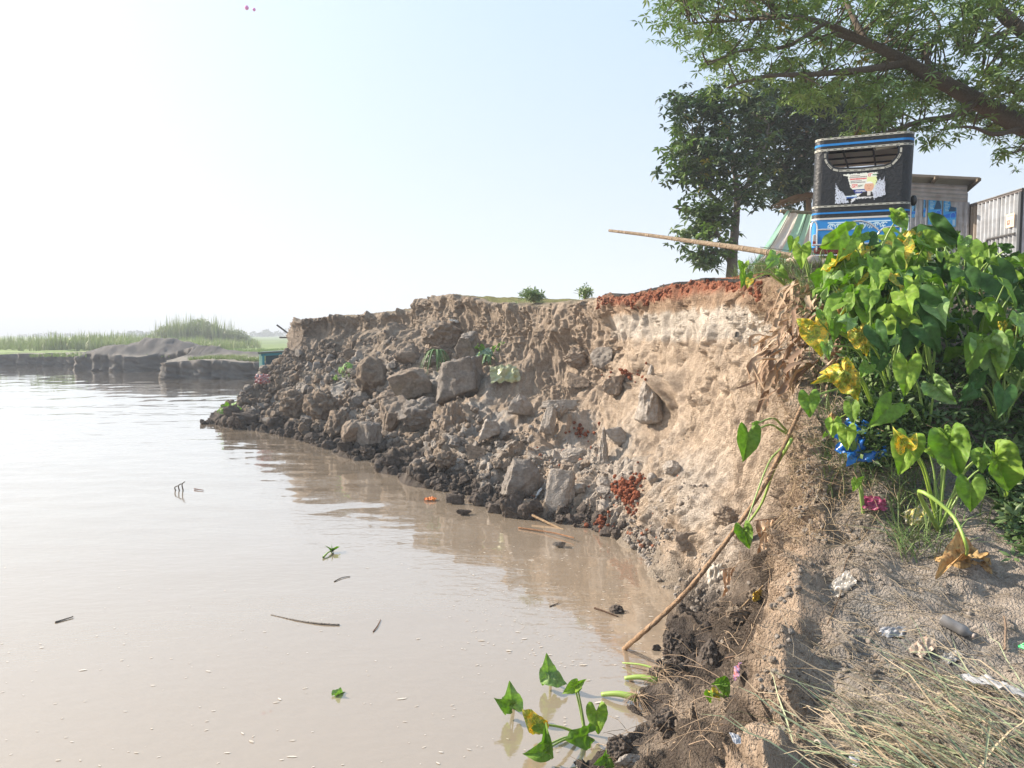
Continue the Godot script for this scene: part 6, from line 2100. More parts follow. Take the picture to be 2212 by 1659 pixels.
func make_sheds() -> void:
	var r := RandomNumberGenerator.new()
	r.seed = 21
	var tin := tri_tex(mat(Color.WHITE, 0.42, true), 1.0)
	tin.metallic = 0.12
	tin.albedo_texture = noise_tex(0.01, 61, Color(0.72, 0.70, 0.68), Color(1, 1, 1), 256, 5)
	M.tin = tin
	# shed with the posters, behind the vehicle
	var a := P(1890, 600, 16.2)
	a.y = 3.85
	var bq := P(2083, 600, 15.6)
	bq.y = 3.85
	var ax := (bq - a)
	var wid := ax.length()
	var o := thing("tin_shed", "grey corrugated tin shed with blue posters on its wall, behind the vehicle", "shed", a, atan2(-ax.z, ax.x))
	var grey := Color(0.50, 0.545, 0.62)
	for k in 3:
		var w := wid / 3.0 + 0.05
		var s := put("wall_sheet", corrugated(w, 2.12 - 0.09 * k, 2.03 - 0.09 * k, 0.095, 0.010, grey * r.randf_range(0.9, 1.08), r).mesh(), M.tin, o)
		s.position = Vector3(wid / 3.0 * k, 0, 0.004 * (k % 2))
	var fas := corrugated(0.34, wid, wid, 0.085, 0.008, Color(0.55, 0.59, 0.65), r)
	var fs := put("gable_sheet", fas.mesh(), M.tin, o)
	fs.transform = Transform3D(Basis(Vector3(0, 1, 0), Vector3(1, -0.13, 0).normalized(), Vector3(0, 0, -1)), Vector3(0, 2.07, 0.03))
	var roof := corrugated(1.0, 3.2, 3.2, 0.1, 0.012, Color(0.34, 0.33, 0.32), r)
	var rs := MB.new()
	for j in 25:
		for i in 41:
			var x := -0.1 + (wid + 0.28) * i / 40.0
			var z := 0.26 - 3.2 * j / 24.0
			rs.pt(Vector3(x, 2.52 - 0.13 * x + cos(z / 0.1 * TAU) * 0.0, z), Color(0.33, 0.32, 0.31))
	rs.grid(41, 25, 0)
	var rf := put("roof", rs.mesh(), M.tin, o)
	for x in [0.3, 1.05, 1.8]:
		var b := MB.new()
		b.box(Vector3(x, 2.47 - 0.13 * x, -1.2), Vector3(0.07, 0.06, 3.2), Color(0.16, 0.13, 0.1))
		put("rafter", b.mesh(), M.vc, o)
	var ed := MB.new()
	ed.box(Vector3(wid * 0.5 + 0.03, 2.51 - 0.13 * (wid * 0.5), 0.26), Vector3(wid + 0.28, 0.05, 0.025), Color(0.27, 0.25, 0.23), Basis(Vector3.BACK, -0.129))
	put("eave", ed.mesh(), M.vc, o)
	for sd in 2:
		var s2 := put("side_wall", corrugated(3.0, 2.3 - 0.25 * sd, 2.3 - 0.25 * sd, 0.095, 0.01, grey, r).mesh(), M.tin, o)
		s2.transform = Transform3D(Basis(Vector3.UP, PI / 2), Vector3(wid * sd, 0, -0.02))
	# posters
	var im := Image.create(128, 224, false, Image.FORMAT_RGB8)
	im.fill(Color(0.42, 0.62, 0.74))
	im.fill_rect(Rect2i(4, 4, 120, 216), Color(0.14, 0.58, 0.88))
	im.fill_rect(Rect2i(66, 8, 56, 110), Color(0.36, 0.60, 0.74))
	for k in 9: im.fill_rect(Rect2i(12 + (k % 3) * 3, 30 + k * 10, 44 - (k % 4) * 4, 4), Color(0.70, 0.85, 0.90))
	for y in 224:
		for x in 128:
			if Vector2((x - 92) / 12.0, (y - 42) / 15.0).length() < 1.0: im.set_pixel(x, y, Color(0.06, 0.16, 0.28))
			if y > 56 and y < 118 and absf(x - 92) < 10 + (y - 56) * 0.5 and x < 121: im.set_pixel(x, y, Color(0.10, 0.30, 0.46))
			if y > 122 and y < 160 and y > 140 - x * 0.14: im.set_pixel(x, y, Color(0.02, 0.40, 0.85))
			var ring := Vector2((x - 96), (y - 150)).length()
			if ring > 24 and ring < 28: im.set_pixel(x, y, Color(0.35, 0.70, 0.90))
	for k in 6: im.fill_rect(Rect2i(10, 176 + k * 7, 70 - k * 6, 3), Color(0.45, 0.72, 0.92))
	for k in 5: im.fill_rect(Rect2i(94, 176 + k * 8, 26, 4), Color(0.80, 0.86, 0.88))
	var pm := mat(Color.WHITE, 0.6)
	pm.albedo_texture = ImageTexture.create_from_image(im)
	var um := P(2001, 419, 15.85)
	for q in [[2001, 2030, 419, 487, false, "whole blue poster with a portrait on the tin shed wall"], [2033, 2061, 424, 494, true, "blue poster with its upper right corner torn off"], [1967, 1982, 411, 418, false, ""], [1966, 1974, 440, 470, false, ""], [1991, 1996, 430, 470, false, ""]]:
		var p := MB.new()
		var x0: float = (float(q[0]) - 1890) / (2083.0 - 1890.0) * wid
		var x1: float = (float(q[1]) - 1890) / (2083.0 - 1890.0) * wid
		var dd := 15.8
		var y0: float = (722 - float(q[3])) / F * dd + 3.0 - 3.85
		var y1: float = (722 - float(q[2])) / F * dd + 3.0 - 3.85
		var z := 0.018
		if q[4]:
			var i := p.pt(Vector3(x0, y0, z), Color.WHITE, Vector2(0, 1)); p.pt(Vector3(x0, y1, z), Color.WHITE, Vector2(0, 0)); p.pt(Vector3(lerpf(x0, x1, 0.4), y1, z), Color.WHITE, Vector2(0.4, 0)); p.pt(Vector3(lerpf(x0, x1, 0.6), lerpf(y0, y1, 0.62), z), Color.WHITE, Vector2(0.6, 0.38)); p.pt(Vector3(x1, lerpf(y0, y1, 0.58), z), Color.WHITE, Vector2(1, 0.42)); p.pt(Vector3(x1, y0, z), Color.WHITE, Vector2(1, 1))
			p.ix.append_array([i, i + 1, i + 2, i, i + 2, i + 3, i, i + 3, i + 4, i, i + 4, i + 5])
		else:
			p.quad(Vector3(x0, y0, z), Vector3(x0, y1, z), Vector3(x1, y1, z), Vector3(x1, y0, z))
		var pn := put("poster", p.mesh(), pm, o)
		if q[5] != "": pn.set_meta("label", q[5])
	# the second shed, its corner towards us
	var c := P(2072, 600, 16.0)
	c.y = 3.85
	var e := P(2196, 600, 14.0)
	e.y = 3.85
	var ex := e - c
	var len2 := ex.length()
	var s2 := thing("tin_shed", "pale ribbed tin shed at the right edge with a cream notice on it", "shed", c, atan2(-ex.z, ex.x))
	var pale := Color(0.52, 0.56, 0.62)
	for k in 3:
		var w := len2 / 3.0 + 0.04
		var sh := corrugated(w, 1.77, 1.77, 0.135, 0.034, pale * r.randf_range(0.92, 1.05) if k > 0 else Color(0.36, 0.31, 0.27), r)
		put("wall_sheet", sh.mesh(), M.tin, s2).position = Vector3(len2 / 3.0 * k, 0, 0.005 * (k % 2))
	var cp := MB.new()
	cp.box(Vector3(len2 + 0.05, 0.88, 0.0), Vector3(0.08, 1.76, 0.08), Color(0.05, 0.055, 0.07))
	put("corner_post", cp.mesh(), M.vc, s2)
	var nx := put("wall_sheet", corrugated(2.6, 1.77, 1.9, 0.135, 0.034, pale, r).mesh(), M.tin, s2)
	nx.transform = Transform3D(Basis(Vector3.UP, PI / 2 * 0.55), Vector3(len2 + 0.12, 0, 0.0))
	var rim := MB.new()
	rim.box(Vector3(len2 * 0.5, 1.78, 0.0), Vector3(len2 + 0.2, 0.035, 0.07), Color(0.13, 0.12, 0.12))
	put("eave", rim.mesh(), M.vc, s2)
	var r2 := MB.new()
	r2.box(Vector3(len2 * 0.5, 1.81, -1.4), Vector3(len2 + 0.25, 0.02, 2.9), Color(0.3, 0.3, 0.3))
	put("roof", r2.mesh(), M.tin, s2)
	var df := MB.new()
	df.box(Vector3(len2 * 0.76, 1.02, 0.05), Vector3(len2 * 0.46, 0.03, 0.03), Color(0.08, 0.08, 0.085))
	df.box(Vector3(len2 * 0.53, 0.5, 0.05), Vector3(0.03, 1.02, 0.03), Color(0.08, 0.08, 0.085))
	put("shutter_frame", df.mesh(), M.vc, s2)
	var nim := Image.create(64, 80, false, Image.FORMAT_RGB8)
	nim.fill(Color(0.93, 0.80, 0.68))
	nim.fill_rect(Rect2i(10, 10, 44, 4), Color(0.80, 0.55, 0.45))
	nim.fill_rect(Rect2i(8, 36, 24, 28), Color(0.42, 0.36, 0.36))
	nim.fill_rect(Rect2i(14, 42, 12, 12), Color(0.75, 0.62, 0.55))
	for k in 4: nim.fill_rect(Rect2i(38, 38 + k * 8, 18, 3), Color(0.70, 0.52, 0.45))
	var nm := mat(Color.WHITE, 0.7)
	nm.albedo_texture = ImageTexture.create_from_image(nim)
	var nb := MB.new()
	nb.quad(Vector3(len2 * 0.84, 1.15, 0.05), Vector3(len2 * 0.84, 1.40, 0.05), Vector3(len2 * 0.965, 1.40, 0.05), Vector3(len2 * 0.965, 1.15, 0.05))
	put("notice", nb.mesh(), nm, s2)

func make_camp() -> void:
	var r := RandomNumberGenerator.new()
	r.seed = 8
	# striped tarpaulin
	var o := thing("tarpaulin_tent", "slanting green and cream striped tarpaulin shelter left of the vehicle", "tarpaulin", P(1690, 600, 12.4))
	var tl := P(1699, 456, 12.8) - o.position
	var tr := P(1800, 466, 13.2) - o.position
	var bl := P(1606, 592, 11.9) - o.position
	var br := P(1790, 600, 11.9) - o.position
	var b := MB.new()
	var cream := Color(0.84, 0.80, 0.74)
	var green := Color(0.50, 0.82, 0.66)
	var stripes := [0.0, 0.055, 0.26, 0.56, 0.72, 0.86, 1.0]
	var cols := [green, cream, green, cream, green, cream]
	for k in 6:
		for i in 6:
			var u0 := lerpf(stripes[k], stripes[k + 1], i / 6.0)
			var u1 := lerpf(stripes[k], stripes[k + 1], (i + 1) / 6.0)
			for j in 12:
				var q := []
				for uv in [Vector2(u0, j / 12.0), Vector2(u1, j / 12.0), Vector2(u1, (j + 1) / 12.0), Vector2(u0, (j + 1) / 12.0)]:
					var p := tl.lerp(tr, uv.x).lerp(bl.lerp(br, uv.x), uv.y)
					p += Vector3(0.3, -0.5, 0.2) * 0.10 * sin(uv.y * PI) * (0.6 + 0.4 * sin(uv.x * 9.0)) + Vector3(0, 0.012, 0.012) * sin(uv.x * 40.0 + uv.y * 5.0)
					q.append(p)
				var cc: Color = cols[k]
				if j >= 9 and k > 0: cc = Color(0.68, 0.64, 0.56).lerp(cc, 0.25)
				b.quad(q[0], q[1], q[2], q[3], cc)
	put("sheet", b.mesh(), leafy(Color.WHITE, 0.6, true, 1.0, Color(1.0, 1.0, 0.95)), o)
	for k in 4:
		var rp := MB.new()
		var f: float = [0.1, 0.45, 0.62, 0.3][k]
		if k < 3: rp.tube(curve([tl.lerp(tr, f) + Vector3(-0.02, 0.02, 0.05), tl.lerp(tr, f).lerp(bl.lerp(br, f), 0.5) + Vector3(0, 0.0, 0.09), bl.lerp(br, f) + Vector3(-0.02, 0.02, 0.05)], 10), 0.007, 0.007, 4, Color(0.06, 0.12, 0.07), Color(0.06, 0.12, 0.07))
		else: rp.tube(curve([tl.lerp(bl, 0.62) + Vector3(-0.02, 0.03, 0.03), tl.lerp(bl, 0.62).lerp(tr.lerp(br, 0.62), 0.5) + Vector3(0, -0.02, 0.1), tr.lerp(br, 0.62)], 10), 0.006, 0.006, 4, Color(0.3, 0.28, 0.2), Color(0.3, 0.28, 0.2))
		put("rope", rp.mesh(), M.vc, o)
	var rg := MB.new()
	rg.tube(PackedVector3Array([tl + Vector3(-0.1, 0.0, 0), tr + Vector3(0.6, 0.0, 0)]), 0.03, 0.03, 7, Color(0.3, 0.24, 0.15), Color(0.3, 0.24, 0.15))
	put("ridge_pole", rg.mesh(), M.vc, o)
	# thatched awning behind
	var aw := thing("thatched_awning", "ragged brown thatch awning on a post between the dark tree and the vehicle", "awning", P(1742, 600, 14.5))
	var tb := MB.new()
	for j in 7:
		for i in 12:
			var p := P(lerpf(1684, 1790, i / 11.0), lerpf(438, 412, i / 11.0) + (j - 3) * 2.0, 14.0 + j * 0.35) - aw.position
			p += Vector3(0, r.randf_range(-0.02, 0.03), 0)
			tb.pt(p, Color(0.24, 0.18, 0.12).lerp(Color(0.14, 0.1, 0.07), r.randf()))
	tb.grid(12, 7, 0)
	for i in 70:
		var p := P(lerpf(1684, 1790, r.randf()), 0, 14.0)
		var f := r.randf()
		p = P(lerpf(1684, 1790, f), lerpf(440, 414, f) + r.randf_range(-4, 6), 14.0 + r.randf() * 0.3) - aw.position
		tb.tube(PackedVector3Array([p, p + Vector3(-0.16 - r.randf() * 0.1, -0.05 - r.randf() * 0.06, 0.05)]), 0.008, 0.003, 3, Color(0.26, 0.2, 0.13), Color(0.2, 0.15, 0.1), false)
	put("thatch", tb.mesh(), M.vc, aw)
	var post := MB.new()
	post.tube(PackedVector3Array([P(1748, 640, 14.3) - aw.position, P(1746, 430, 14.3) - aw.position]), 0.05, 0.045, 7, Color(0.2, 0.15, 0.1), Color(0.2, 0.15, 0.1))
	put("post", post.mesh(), M.vc, aw)
	# bamboo pole
	var bp := thing("bamboo_pole", "long bare bamboo pole jutting out over the cliff from under the vehicle", "bamboo pole", P(1760, 562, 9.4))
	var pts := [P(1795, 568, 9.3), P(1700, 552, 9.6), P(1600, 536, 10.2), P(1500, 522, 10.9), P(1400, 508, 11.6), P(1316, 498, 12.2)]
	for k in pts.size(): pts[k] -= bp.position
	var bb := MB.new()
	var line := curve(pts, 40)
	bb.tube(line, 0.05, 0.022, 10, Color(0.36, 0.28, 0.20), Color(0.40, 0.32, 0.24))
	put("cane", bb.mesh(), M.rock, bp)
	for k in 9:
		var i := 3 + k * 4
		var rad := lerpf(0.05, 0.022, i / 39.0)
		var nb := MB.new()
		var t := (line[i + 1] - line[i]).normalized()
		nb.tube(PackedVector3Array([line[i] - t * 0.012, line[i], line[i] + t * 0.012]), rad * 1.02, rad * 1.06, 10, Color(0.24, 0.18, 0.13), Color(0.24, 0.18, 0.13), true)
		put("node_ring", nb.mesh(), M.vc, bp)
	var sk := MB.new()
	for k in ico_levels[3][0].size():
		var p: Vector3 = ico_levels[3][0][k]
		var w := Vector3(p.x * 0.30, p.y * 0.085, p.z * 0.2)
		w += p * 0.018 * sin(p.x * 9.0 + p.z * 5.0) + Vector3(0, -0.05 * p.x, 0)
		sk.pt(w, Color(0.42, 0.33, 0.26))
	sk.ix = PackedInt32Array(ico_levels[3][1])
	var sko := put("sack", sk.mesh(), M.vc)
	sko.position = P(1755, 570, 9.1)
	tag(sko, "flattened brown sack lying against the thick end of the bamboo pole", "sack")
	var wb := MB.new()
	wb.box(Vector3.ZERO, Vector3(0.4, 0.14, 0.3), Color(0.62, 0.62, 0.64))
	var wo := put("white_box", wb.mesh(), M.vc)
	wo.position = P(1712, 585, 9.7)
	tag(wo, "low white box behind the taro seedlings on the road corner", "box")
	var ty := MB.new()
	ty.tube(curve([P(1712, 603, 9.0) - P(1732, 603, 9.0), Vector3.ZERO, P(1760, 605, 9.0) - P(1732, 603, 9.0)], 8), 0.035, 0.035, 6, Color(0.03, 0.03, 0.035), Color(0.05, 0.05, 0.055))
	var tyo := put("black_pipe", ty.mesh(), M.vc)
	tyo.position = P(1732, 603, 9.0)
	tag(tyo, "short black pipe lying on the road edge below the white box", "pipe")
	# thin pole at the right edge
	var up := MB.new()
	up.tube(PackedVector3Array([Vector3(0, 0, 0), Vector3(0, 7.0, 0)]), 0.07, 0.055, 10, Color(0.55, 0.55, 0.57), Color(0.55, 0.55, 0.57))
	var upo := put("utility_pole", up.mesh(), M.vc)
	upo.position = P(2205, 700, 20.0) * Vector3(1, 0, 1) + Vector3(0, 3.9, 0)
	tag(upo, "thin pale grey pole at the right edge, rising above the tin shed", "pole")
	# road: broken asphalt skin over the brick bed
	var rb := MB.new()
	var cs := []
	for k in 60:
		var s := lerpf(6.35, 8.18, k / 59.0)
		var p := bank_p[bank_where(s, 7.0)]
		cs.append(p + Vector3(-0.03 + 0.05 * sin(k * 2.3) * sin(k * 0.7), 0.0, 0.0))
	for n in 3:
		for k in range(1, cs.size() - 1):
			var w: Vector3 = cs[k]
			w.y = (float(cs[k - 1].y) + w.y + float(cs[k + 1].y)) / 3.0
			cs[k] = w
	for k in cs.size() - 1:
		var p0: Vector3 = cs[k]
		var p1: Vector3 = cs[k + 1]
		var y0 := p0.y + 0.03
		var y1 := p1.y + 0.03
		var back := Vector3(4.2, 0.10, 1.9)
		var c := Color(0.05, 0.05, 0.055).lerp(Color(0.085, 0.08, 0.078), r.randf())
		rb.quad(Vector3(p0.x, y0, p0.z), p0 + Vector3(4.2, -0.02, -1.9), p1 + Vector3(4.2, -0.02, -1.9), Vector3(p1.x, y1, p1.z), c)
		rb.quad(Vector3(p0.x, y0 - 0.045, p0.z), Vector3(p0.x, y0, p0.z), Vector3(p1.x, y1, p1.z), Vector3(p1.x, y1 - 0.045, p1.z), c)
	tag(put("road", rb.mesh(true), M.rock), "remnant of asphalt road broken off at the cliff edge", "", "", "structure")
	# boat cabin and poles behind the headland
	var boat := thing("boat", "small turquoise cabin boat moored behind the headland", "boat", P(604, 800, 35.0) * Vector3(1, 0, 1), deg_to_rad(12))
	var teal := Color(0.02, 0.20, 0.26)
	var mint := Color(0.40, 0.62, 0.50)
	var h := MB.new()
	h.box(Vector3(0, 0.42, -0.6), Vector3(1.5, 1.0, 3.4), mint, Basis.IDENTITY, 0.1)
	put("hull", h.mesh(), M.vc, boat)
	var cb := MB.new()
	cb.box(Vector3(-0.72, 1.5, 0.9), Vector3(0.14, 1.3, 0.10), mint)
	cb.box(Vector3(-0.60, 1.5, 0.98), Vector3(0.09, 1.3, 0.09), teal)
	cb.box(Vector3(0.72, 1.5, 0.98), Vector3(0.09, 1.3, 0.09), teal)
	cb.box(Vector3(0.06, 2.12, 0.98), Vector3(1.5, 0.12, 0.09), teal * 0.8, Basis(Vector3.BACK, 0.05))
	put("frame", cb.mesh(), M.vc, boat)
	var back2 := MB.new()
	back2.box(Vector3(0.05, 1.5, -0.4), Vector3(1.4, 1.2, 0.06), Color(0.015, 0.05, 0.09))
	back2.box(Vector3(-0.2, 1.2, 0.2), Vector3(0.14, 0.5, 0.1), Color(0.2, 0.35, 0.42))
	back2.box(Vector3(0.1, 1.2, 0.2), Vector3(0.14, 0.4, 0.1), Color(0.15, 0.28, 0.36))
	put("cabin_back", back2.mesh(), M.vc, boat)
	var rf := MB.new()
	rf.box(Vector3(0.05, 2.2, -0.1), Vector3(1.75, 0.07, 2.3), Color(0.06, 0.09, 0.08), Basis(Vector3.BACK, 0.05))
	put("roof", rf.mesh(), M.vc, boat)
	for q in [["dark bamboo pole slanting up above the boat", [598, 702], [632, 727]], ["thin level pole sticking out of the bank above the boat", [604, 729], [634, 729]]]:
		var p0 := P(q[1][0], q[1][1], 33.0)
		var p1 := P(q[2][0], q[2][1], 33.0)
		var pb := MB.new()
		pb.tube(PackedVector3Array([Vector3.ZERO, (p1 - p0) * 1.6]), 0.04, 0.035, 6, Color(0.07, 0.06, 0.055), Color(0.07, 0.06, 0.055))
		var po := put("bamboo_pole", pb.mesh(), M.vc)
		po.position = p0
		tag(po, q[0], "pole")
	# two balloons in the sky
	for q in [["pink balloon high in the sky", 533, 17, 0.16], ["paler smaller pink balloon right of the other in the sky", 549, 21, 0.12]]:
		var m := MB.new()
		for k in ico_levels[2][0].size():
			var p: Vector3 = ico_levels[2][0][k]
			m.pt(p * float(q[3]) * Vector3(1, 1.2, 1) * (1.0 + 0.15 * minf(p.y, 0.0)), Color(0.75, 0.25, 0.55))
		m.ix = PackedInt32Array(ico_levels[2][1])
		var bo := put("balloon", m.mesh(), M.vc)
		bo.position = P(q[1], q[2], 60.0)
		tag(bo, q[0], "balloon")

# ---------------------------------------------------------------- litter, sticks, things in the water
func crumpled(w: float, h: float, seed_: int, amp: float, col: Color, col2: Color, nu := 22, nv := 16) -> ArrayMesh:
	# a crumpled sheet lying in its own plane, edges curled, lowest point at about zero
	var n := fnl(FastNoiseLite.TYPE_SIMPLEX_SMOOTH, 1.0, 3, seed_)
	n.fractal_gain = 0.55
	var n2 := fnl(FastNoiseLite.TYPE_CELLULAR, 1.4, 1, seed_ + 3)
	n2.cellular_return_type = FastNoiseLite.RETURN_DISTANCE
	var b := MB.new()
	for j in nv:
		for i in nu:
			var u := i / (nu - 1.0) - 0.5
			var v := j / (nv - 1.0) - 0.5
			var ed := 1.0 - 0.25 * n.get_noise_2d(u * 3.0 + 9.0, v * 3.0) - 0.2 * (u * u + v * v)
			var y := amp * (0.5 + n.get_noise_2d(u * 3.2, v * 3.2) + 0.08 * (n2.get_noise_2d(u * 2.5, v * 2.5) + 0.5)) * (1.0 - 1.6 * (u * u + v * v))
			b.pt(Vector3(u * w * ed, y, v * h * ed), col.lerp(col2, clampf(0.5 + 1.6 * n.get_noise_2d(u * 5.0 + 40.0, v * 5.0), 0.0, 1.0)), Vector2(u, v))
	b.grid(nu, nv, 0)
	return b.mesh()

func lay(o: Node3D, px: float, py: float, lift := 0.01, turn := 0.0) -> void:
	var k := hit(px, py)
	var n := bank_n[k]
	var x := Vector3.RIGHT.rotated(Vector3.UP, turn)
	x = (x - n * n.dot(x)).normalized()
	o.transform = Transform3D(Basis(x, n, x.cross(n)), bank_p[k] + n * lift)

func stick(label: String, pts: Array, r0: float, r1: float, col: Color, called := "stick", cat := "stick") -> void:
	var c := []
	for q in pts: c.append(Vector3(q) - Vector3(pts[0]))
	var b := MB.new()
	b.tube(curve(c, 6 * pts.size()), r0, r1, 7, col, col, true, 0.12)
	var o := put(called, b.mesh(), M.rock)
	o.position = pts[0]
	tag(o, label, cat)

func make_litter() -> void:
	var film := mat(Color.WHITE, 0.3, true)
	film.backlight_enabled = true
	film.backlight = Color(0.45, 0.45, 0.45)
	var dull := mat(Color.WHITE, 0.5, true)
	# bags and wrappers
	for q in [
		["plastic_bag", "bright blue plastic bag caught in the weeds under the taro", "bag", 1870, 968, 0.55, 0.30, 0.13, Color(0.01, 0.11, 0.46), Color(0.02, 0.2, 0.62), 0.05, 0.3],
		["plastic_bag", "upper twist of blue plastic above the bag under the taro", "bag", 1862, 935, 0.20, 0.26, 0.10, Color(0.01, 0.11, 0.46), Color(0.03, 0.22, 0.62), 0.06, 0.9],
		["wrapper", "magenta foil wrapper beside the tiny taro seedling", "wrapper", 1888, 1092, 0.17, 0.12, 0.045, Color(0.22, 0.015, 0.07), Color(0.30, 0.05, 0.12), 0.02, -0.5],
		["wrapper", "white and yellow packet at the foot of the foremost taro", "packet", 1975, 1110, 0.20, 0.13, 0.05, Color(0.42, 0.40, 0.35), Color(0.5, 0.42, 0.08), 0.02, 0.2],
		["plastic_bag", "small grey plastic bag on the near ground behind the dry grass", "bag", 1930, 1372, 0.17, 0.09, 0.035, Color(0.30, 0.31, 0.33), Color(0.24, 0.24, 0.26), 0.012, -0.2],
		["plastic_bag", "crinkled clear bag right of the small grey one", "bag", 2058, 1420, 0.11, 0.07, 0.025, Color(0.29, 0.29, 0.29), Color(0.22, 0.22, 0.22), 0.01, 0.1],
		["plastic_sheet", "torn translucent white plastic strip at the right edge", "plastic", 2150, 1500, 0.16, 0.34, 0.05, Color(0.42, 0.42, 0.42), Color(0.34, 0.34, 0.36), 0.03, 0.6],
		["plastic_bag", "faded cloth-like bag half buried in the bank, left of the grey bag", "bag", 1815, 1268, 0.22, 0.12, 0.03, Color(0.30, 0.28, 0.25), Color(0.24, 0.22, 0.2), 0.008, 0.2],
		["wrapper", "dusty torn packet lying below the small grey bag", "packet", 1990, 1400, 0.16, 0.10, 0.03, Color(0.36, 0.30, 0.24), Color(0.28, 0.19, 0.14), 0.01, 0.5],
		["wrapper", "orange brown wrapper in the dry grass at the bottom", "wrapper", 1975, 1610, 0.07, 0.08, 0.025, Color(0.42, 0.20, 0.10), Color(0.36, 0.22, 0.14), 0.02, 0.2],
		["wrapper", "blue and silver packet beside the buried bottle", "packet", 1850, 1640, 0.10, 0.08, 0.03, Color(0.10, 0.13, 0.2), Color(0.4, 0.42, 0.46), 0.02, 0.4],
		["wrapper", "white plastic scrap in the mud by the upright dry leaf strips", "plastic", 1545, 1240, 0.2, 0.26, 0.05, Color(0.44, 0.39, 0.33), Color(0.36, 0.31, 0.25), 0.03, 0.0],
		["wrapper", "yellow scrap hanging at the foot of the muddy face", "scrap", 1640, 1290, 0.09, 0.09, 0.03, Color(0.6, 0.4, 0.03), Color(0.55, 0.36, 0.06), 0.02, 0.0],
		["wrapper", "red and blue wrapper on the muddy mound by the shore", "wrapper", 1600, 1455, 0.10, 0.07, 0.03, Color(0.35, 0.08, 0.05), Color(0.08, 0.1, 0.25), 0.02, 0.3],
		["wrapper", "grey tile fragment in the mud below the small yellow leafed taro", "scrap", 1587, 1610, 0.05, 0.09, 0.01, Color(0.36, 0.36, 0.38), Color(0.36, 0.36, 0.38), 0.03, 0.0],
		["cloth", "yellow green sheet crumpled behind the tilted slab", "cloth", 1085, 815, 0.75, 0.55, 0.16, Color(0.31, 0.34, 0.16), Color(0.40, 0.40, 0.27), 0.15, 0.2],
		["cloth", "dark green leaf shaped sheet above the yellow green one", "cloth", 1050, 772, 0.5, 0.4, 0.12, Color(0.05, 0.13, 0.08), Color(0.3, 0.38, 0.28), 0.12, 0.5],
		["plastic_bag", "white scrap on top of the rooty heap", "plastic", 978, 718, 0.3, 0.2, 0.06, Color(0.55, 0.53, 0.5), Color(0.5, 0.48, 0.45), 0.35, 0.0],
		["plastic_bag", "white plastic scrap between the two big grey boulders by the water", "plastic", 1165, 1065, 0.2, 0.16, 0.05, Color(0.6, 0.6, 0.6), Color(0.5, 0.5, 0.5), 0.04, 0.0],
		["bundle", "red and white bundle by the water behind the headland", "bundle", 570, 818, 0.6, 0.35, 0.2, Color(0.4, 0.4, 0.42), Color(0.4, 0.06, 0.05), 0.1, 0.0]]:
		var me := crumpled(q[5], q[6], int(q[3]) + int(q[4]), q[7], q[8], q[9])
		var o := put(q[0], me, film if q[0] == "plastic_bag" or q[0] == "plastic_sheet" else dull)
		lay(o, q[3], q[4], q[10], q[11])
		tag(o, q[1], q[2])
	# bottles
	for q in [["dirty plastic bottle lying in the mud at the bottom among the grass", 1790, 1622, 0.20, 0.03, 0.15, Color(0.42, 0.36, 0.30)], ["mud caked bottle with a pale rim lying beside the grey bag", 2070, 1345, 0.17, 0.032, -1.0, Color(0.2, 0.19, 0.185)]]:
		var o := thing("bottle", q[0], "bottle")
		lay(o, q[1], q[2], 0.025, q[5])
		var b := MB.new()
		var L: float = q[3]
		var prof := [[-0.5, 0.6], [-0.48, 0.95], [-0.3, 1.0], [-0.1, 0.93], [0.1, 1.0], [0.24, 0.96], [0.36, 0.6], [0.42, 0.4], [0.5, 0.38]]
		for i in prof.size():
			for k in 13:
				var a := TAU * k / 12.0
				b.pt(Vector3(float(prof[i][0]) * L, sin(a) * float(prof[i][1]) * float(q[4]), cos(a) * float(prof[i][1]) * float(q[4])), Color(q[6]) * (0.85 + 0.2 * sin(i * 3.0 + k)))
		b.grid(13, prof.size(), 0)
		put("body", b.mesh(), M.vc_shiny, o)
		var cp := MB.new()
		cp.tube(PackedVector3Array([Vector3(L * 0.46, 0, 0), Vector3(L * 0.54, 0, 0)]), float(q[4]) * 0.48, float(q[4]) * 0.48, 10, Color(0.45, 0.36, 0.3), Color(0.45, 0.36, 0.3))
		put("cap", cp.mesh(), M.vc, o)
	var gs := MB.new()
	for k in 4: gs.tube(curve([Vector3(0, 0.02, 0), Vector3(0.03, 0.06, 0.02 * k), Vector3(0.09, 0.04, 0.03 * k - 0.03), Vector3(0.14, 0.01, 0.02)], 9), 0.006, 0.006, 5, Color(0.03, 0.42, 0.12), Color(0.03, 0.42, 0.12))
	var go := put("plastic_strap", gs.mesh(), M.vc_shiny)
	lay(go, 2195, 1395, 0.01)
	tag(go, "loop of bright green plastic strap at the right edge", "strap")
	# sticks
	stick("long crooked stick leaning from the cliff edge down into the water", [P(1735, 872, 6.2), P(1690, 970, 6.25), P(1645, 1060, 6.3), P(1590, 1140, 6.35), P(1545, 1200, 6.35), P(1490, 1270, 6.4), P(1430, 1330, 6.5), P(1385, 1370, 6.6), on_y(1345, 1404, -0.05)], 0.016, 0.024, Color(0.42, 0.29, 0.19))
	stick("short pale stick lying at the water's edge by the pointed dark boulder", [at_bank(1140, 1124) + Vector3(0, 0.05, 0.1), at_bank(1215, 1140) + Vector3(0, 0.06, 0.15)], 0.022, 0.018, Color(0.42, 0.30, 0.19))
	stick("thin curved stick floating among brick bits at the water's edge", [on_y(1120, 1140, 0.02), on_y(1190, 1150, 0.03), on_y(1240, 1162, 0.05)], 0.014, 0.01, Color(0.36, 0.2, 0.12))
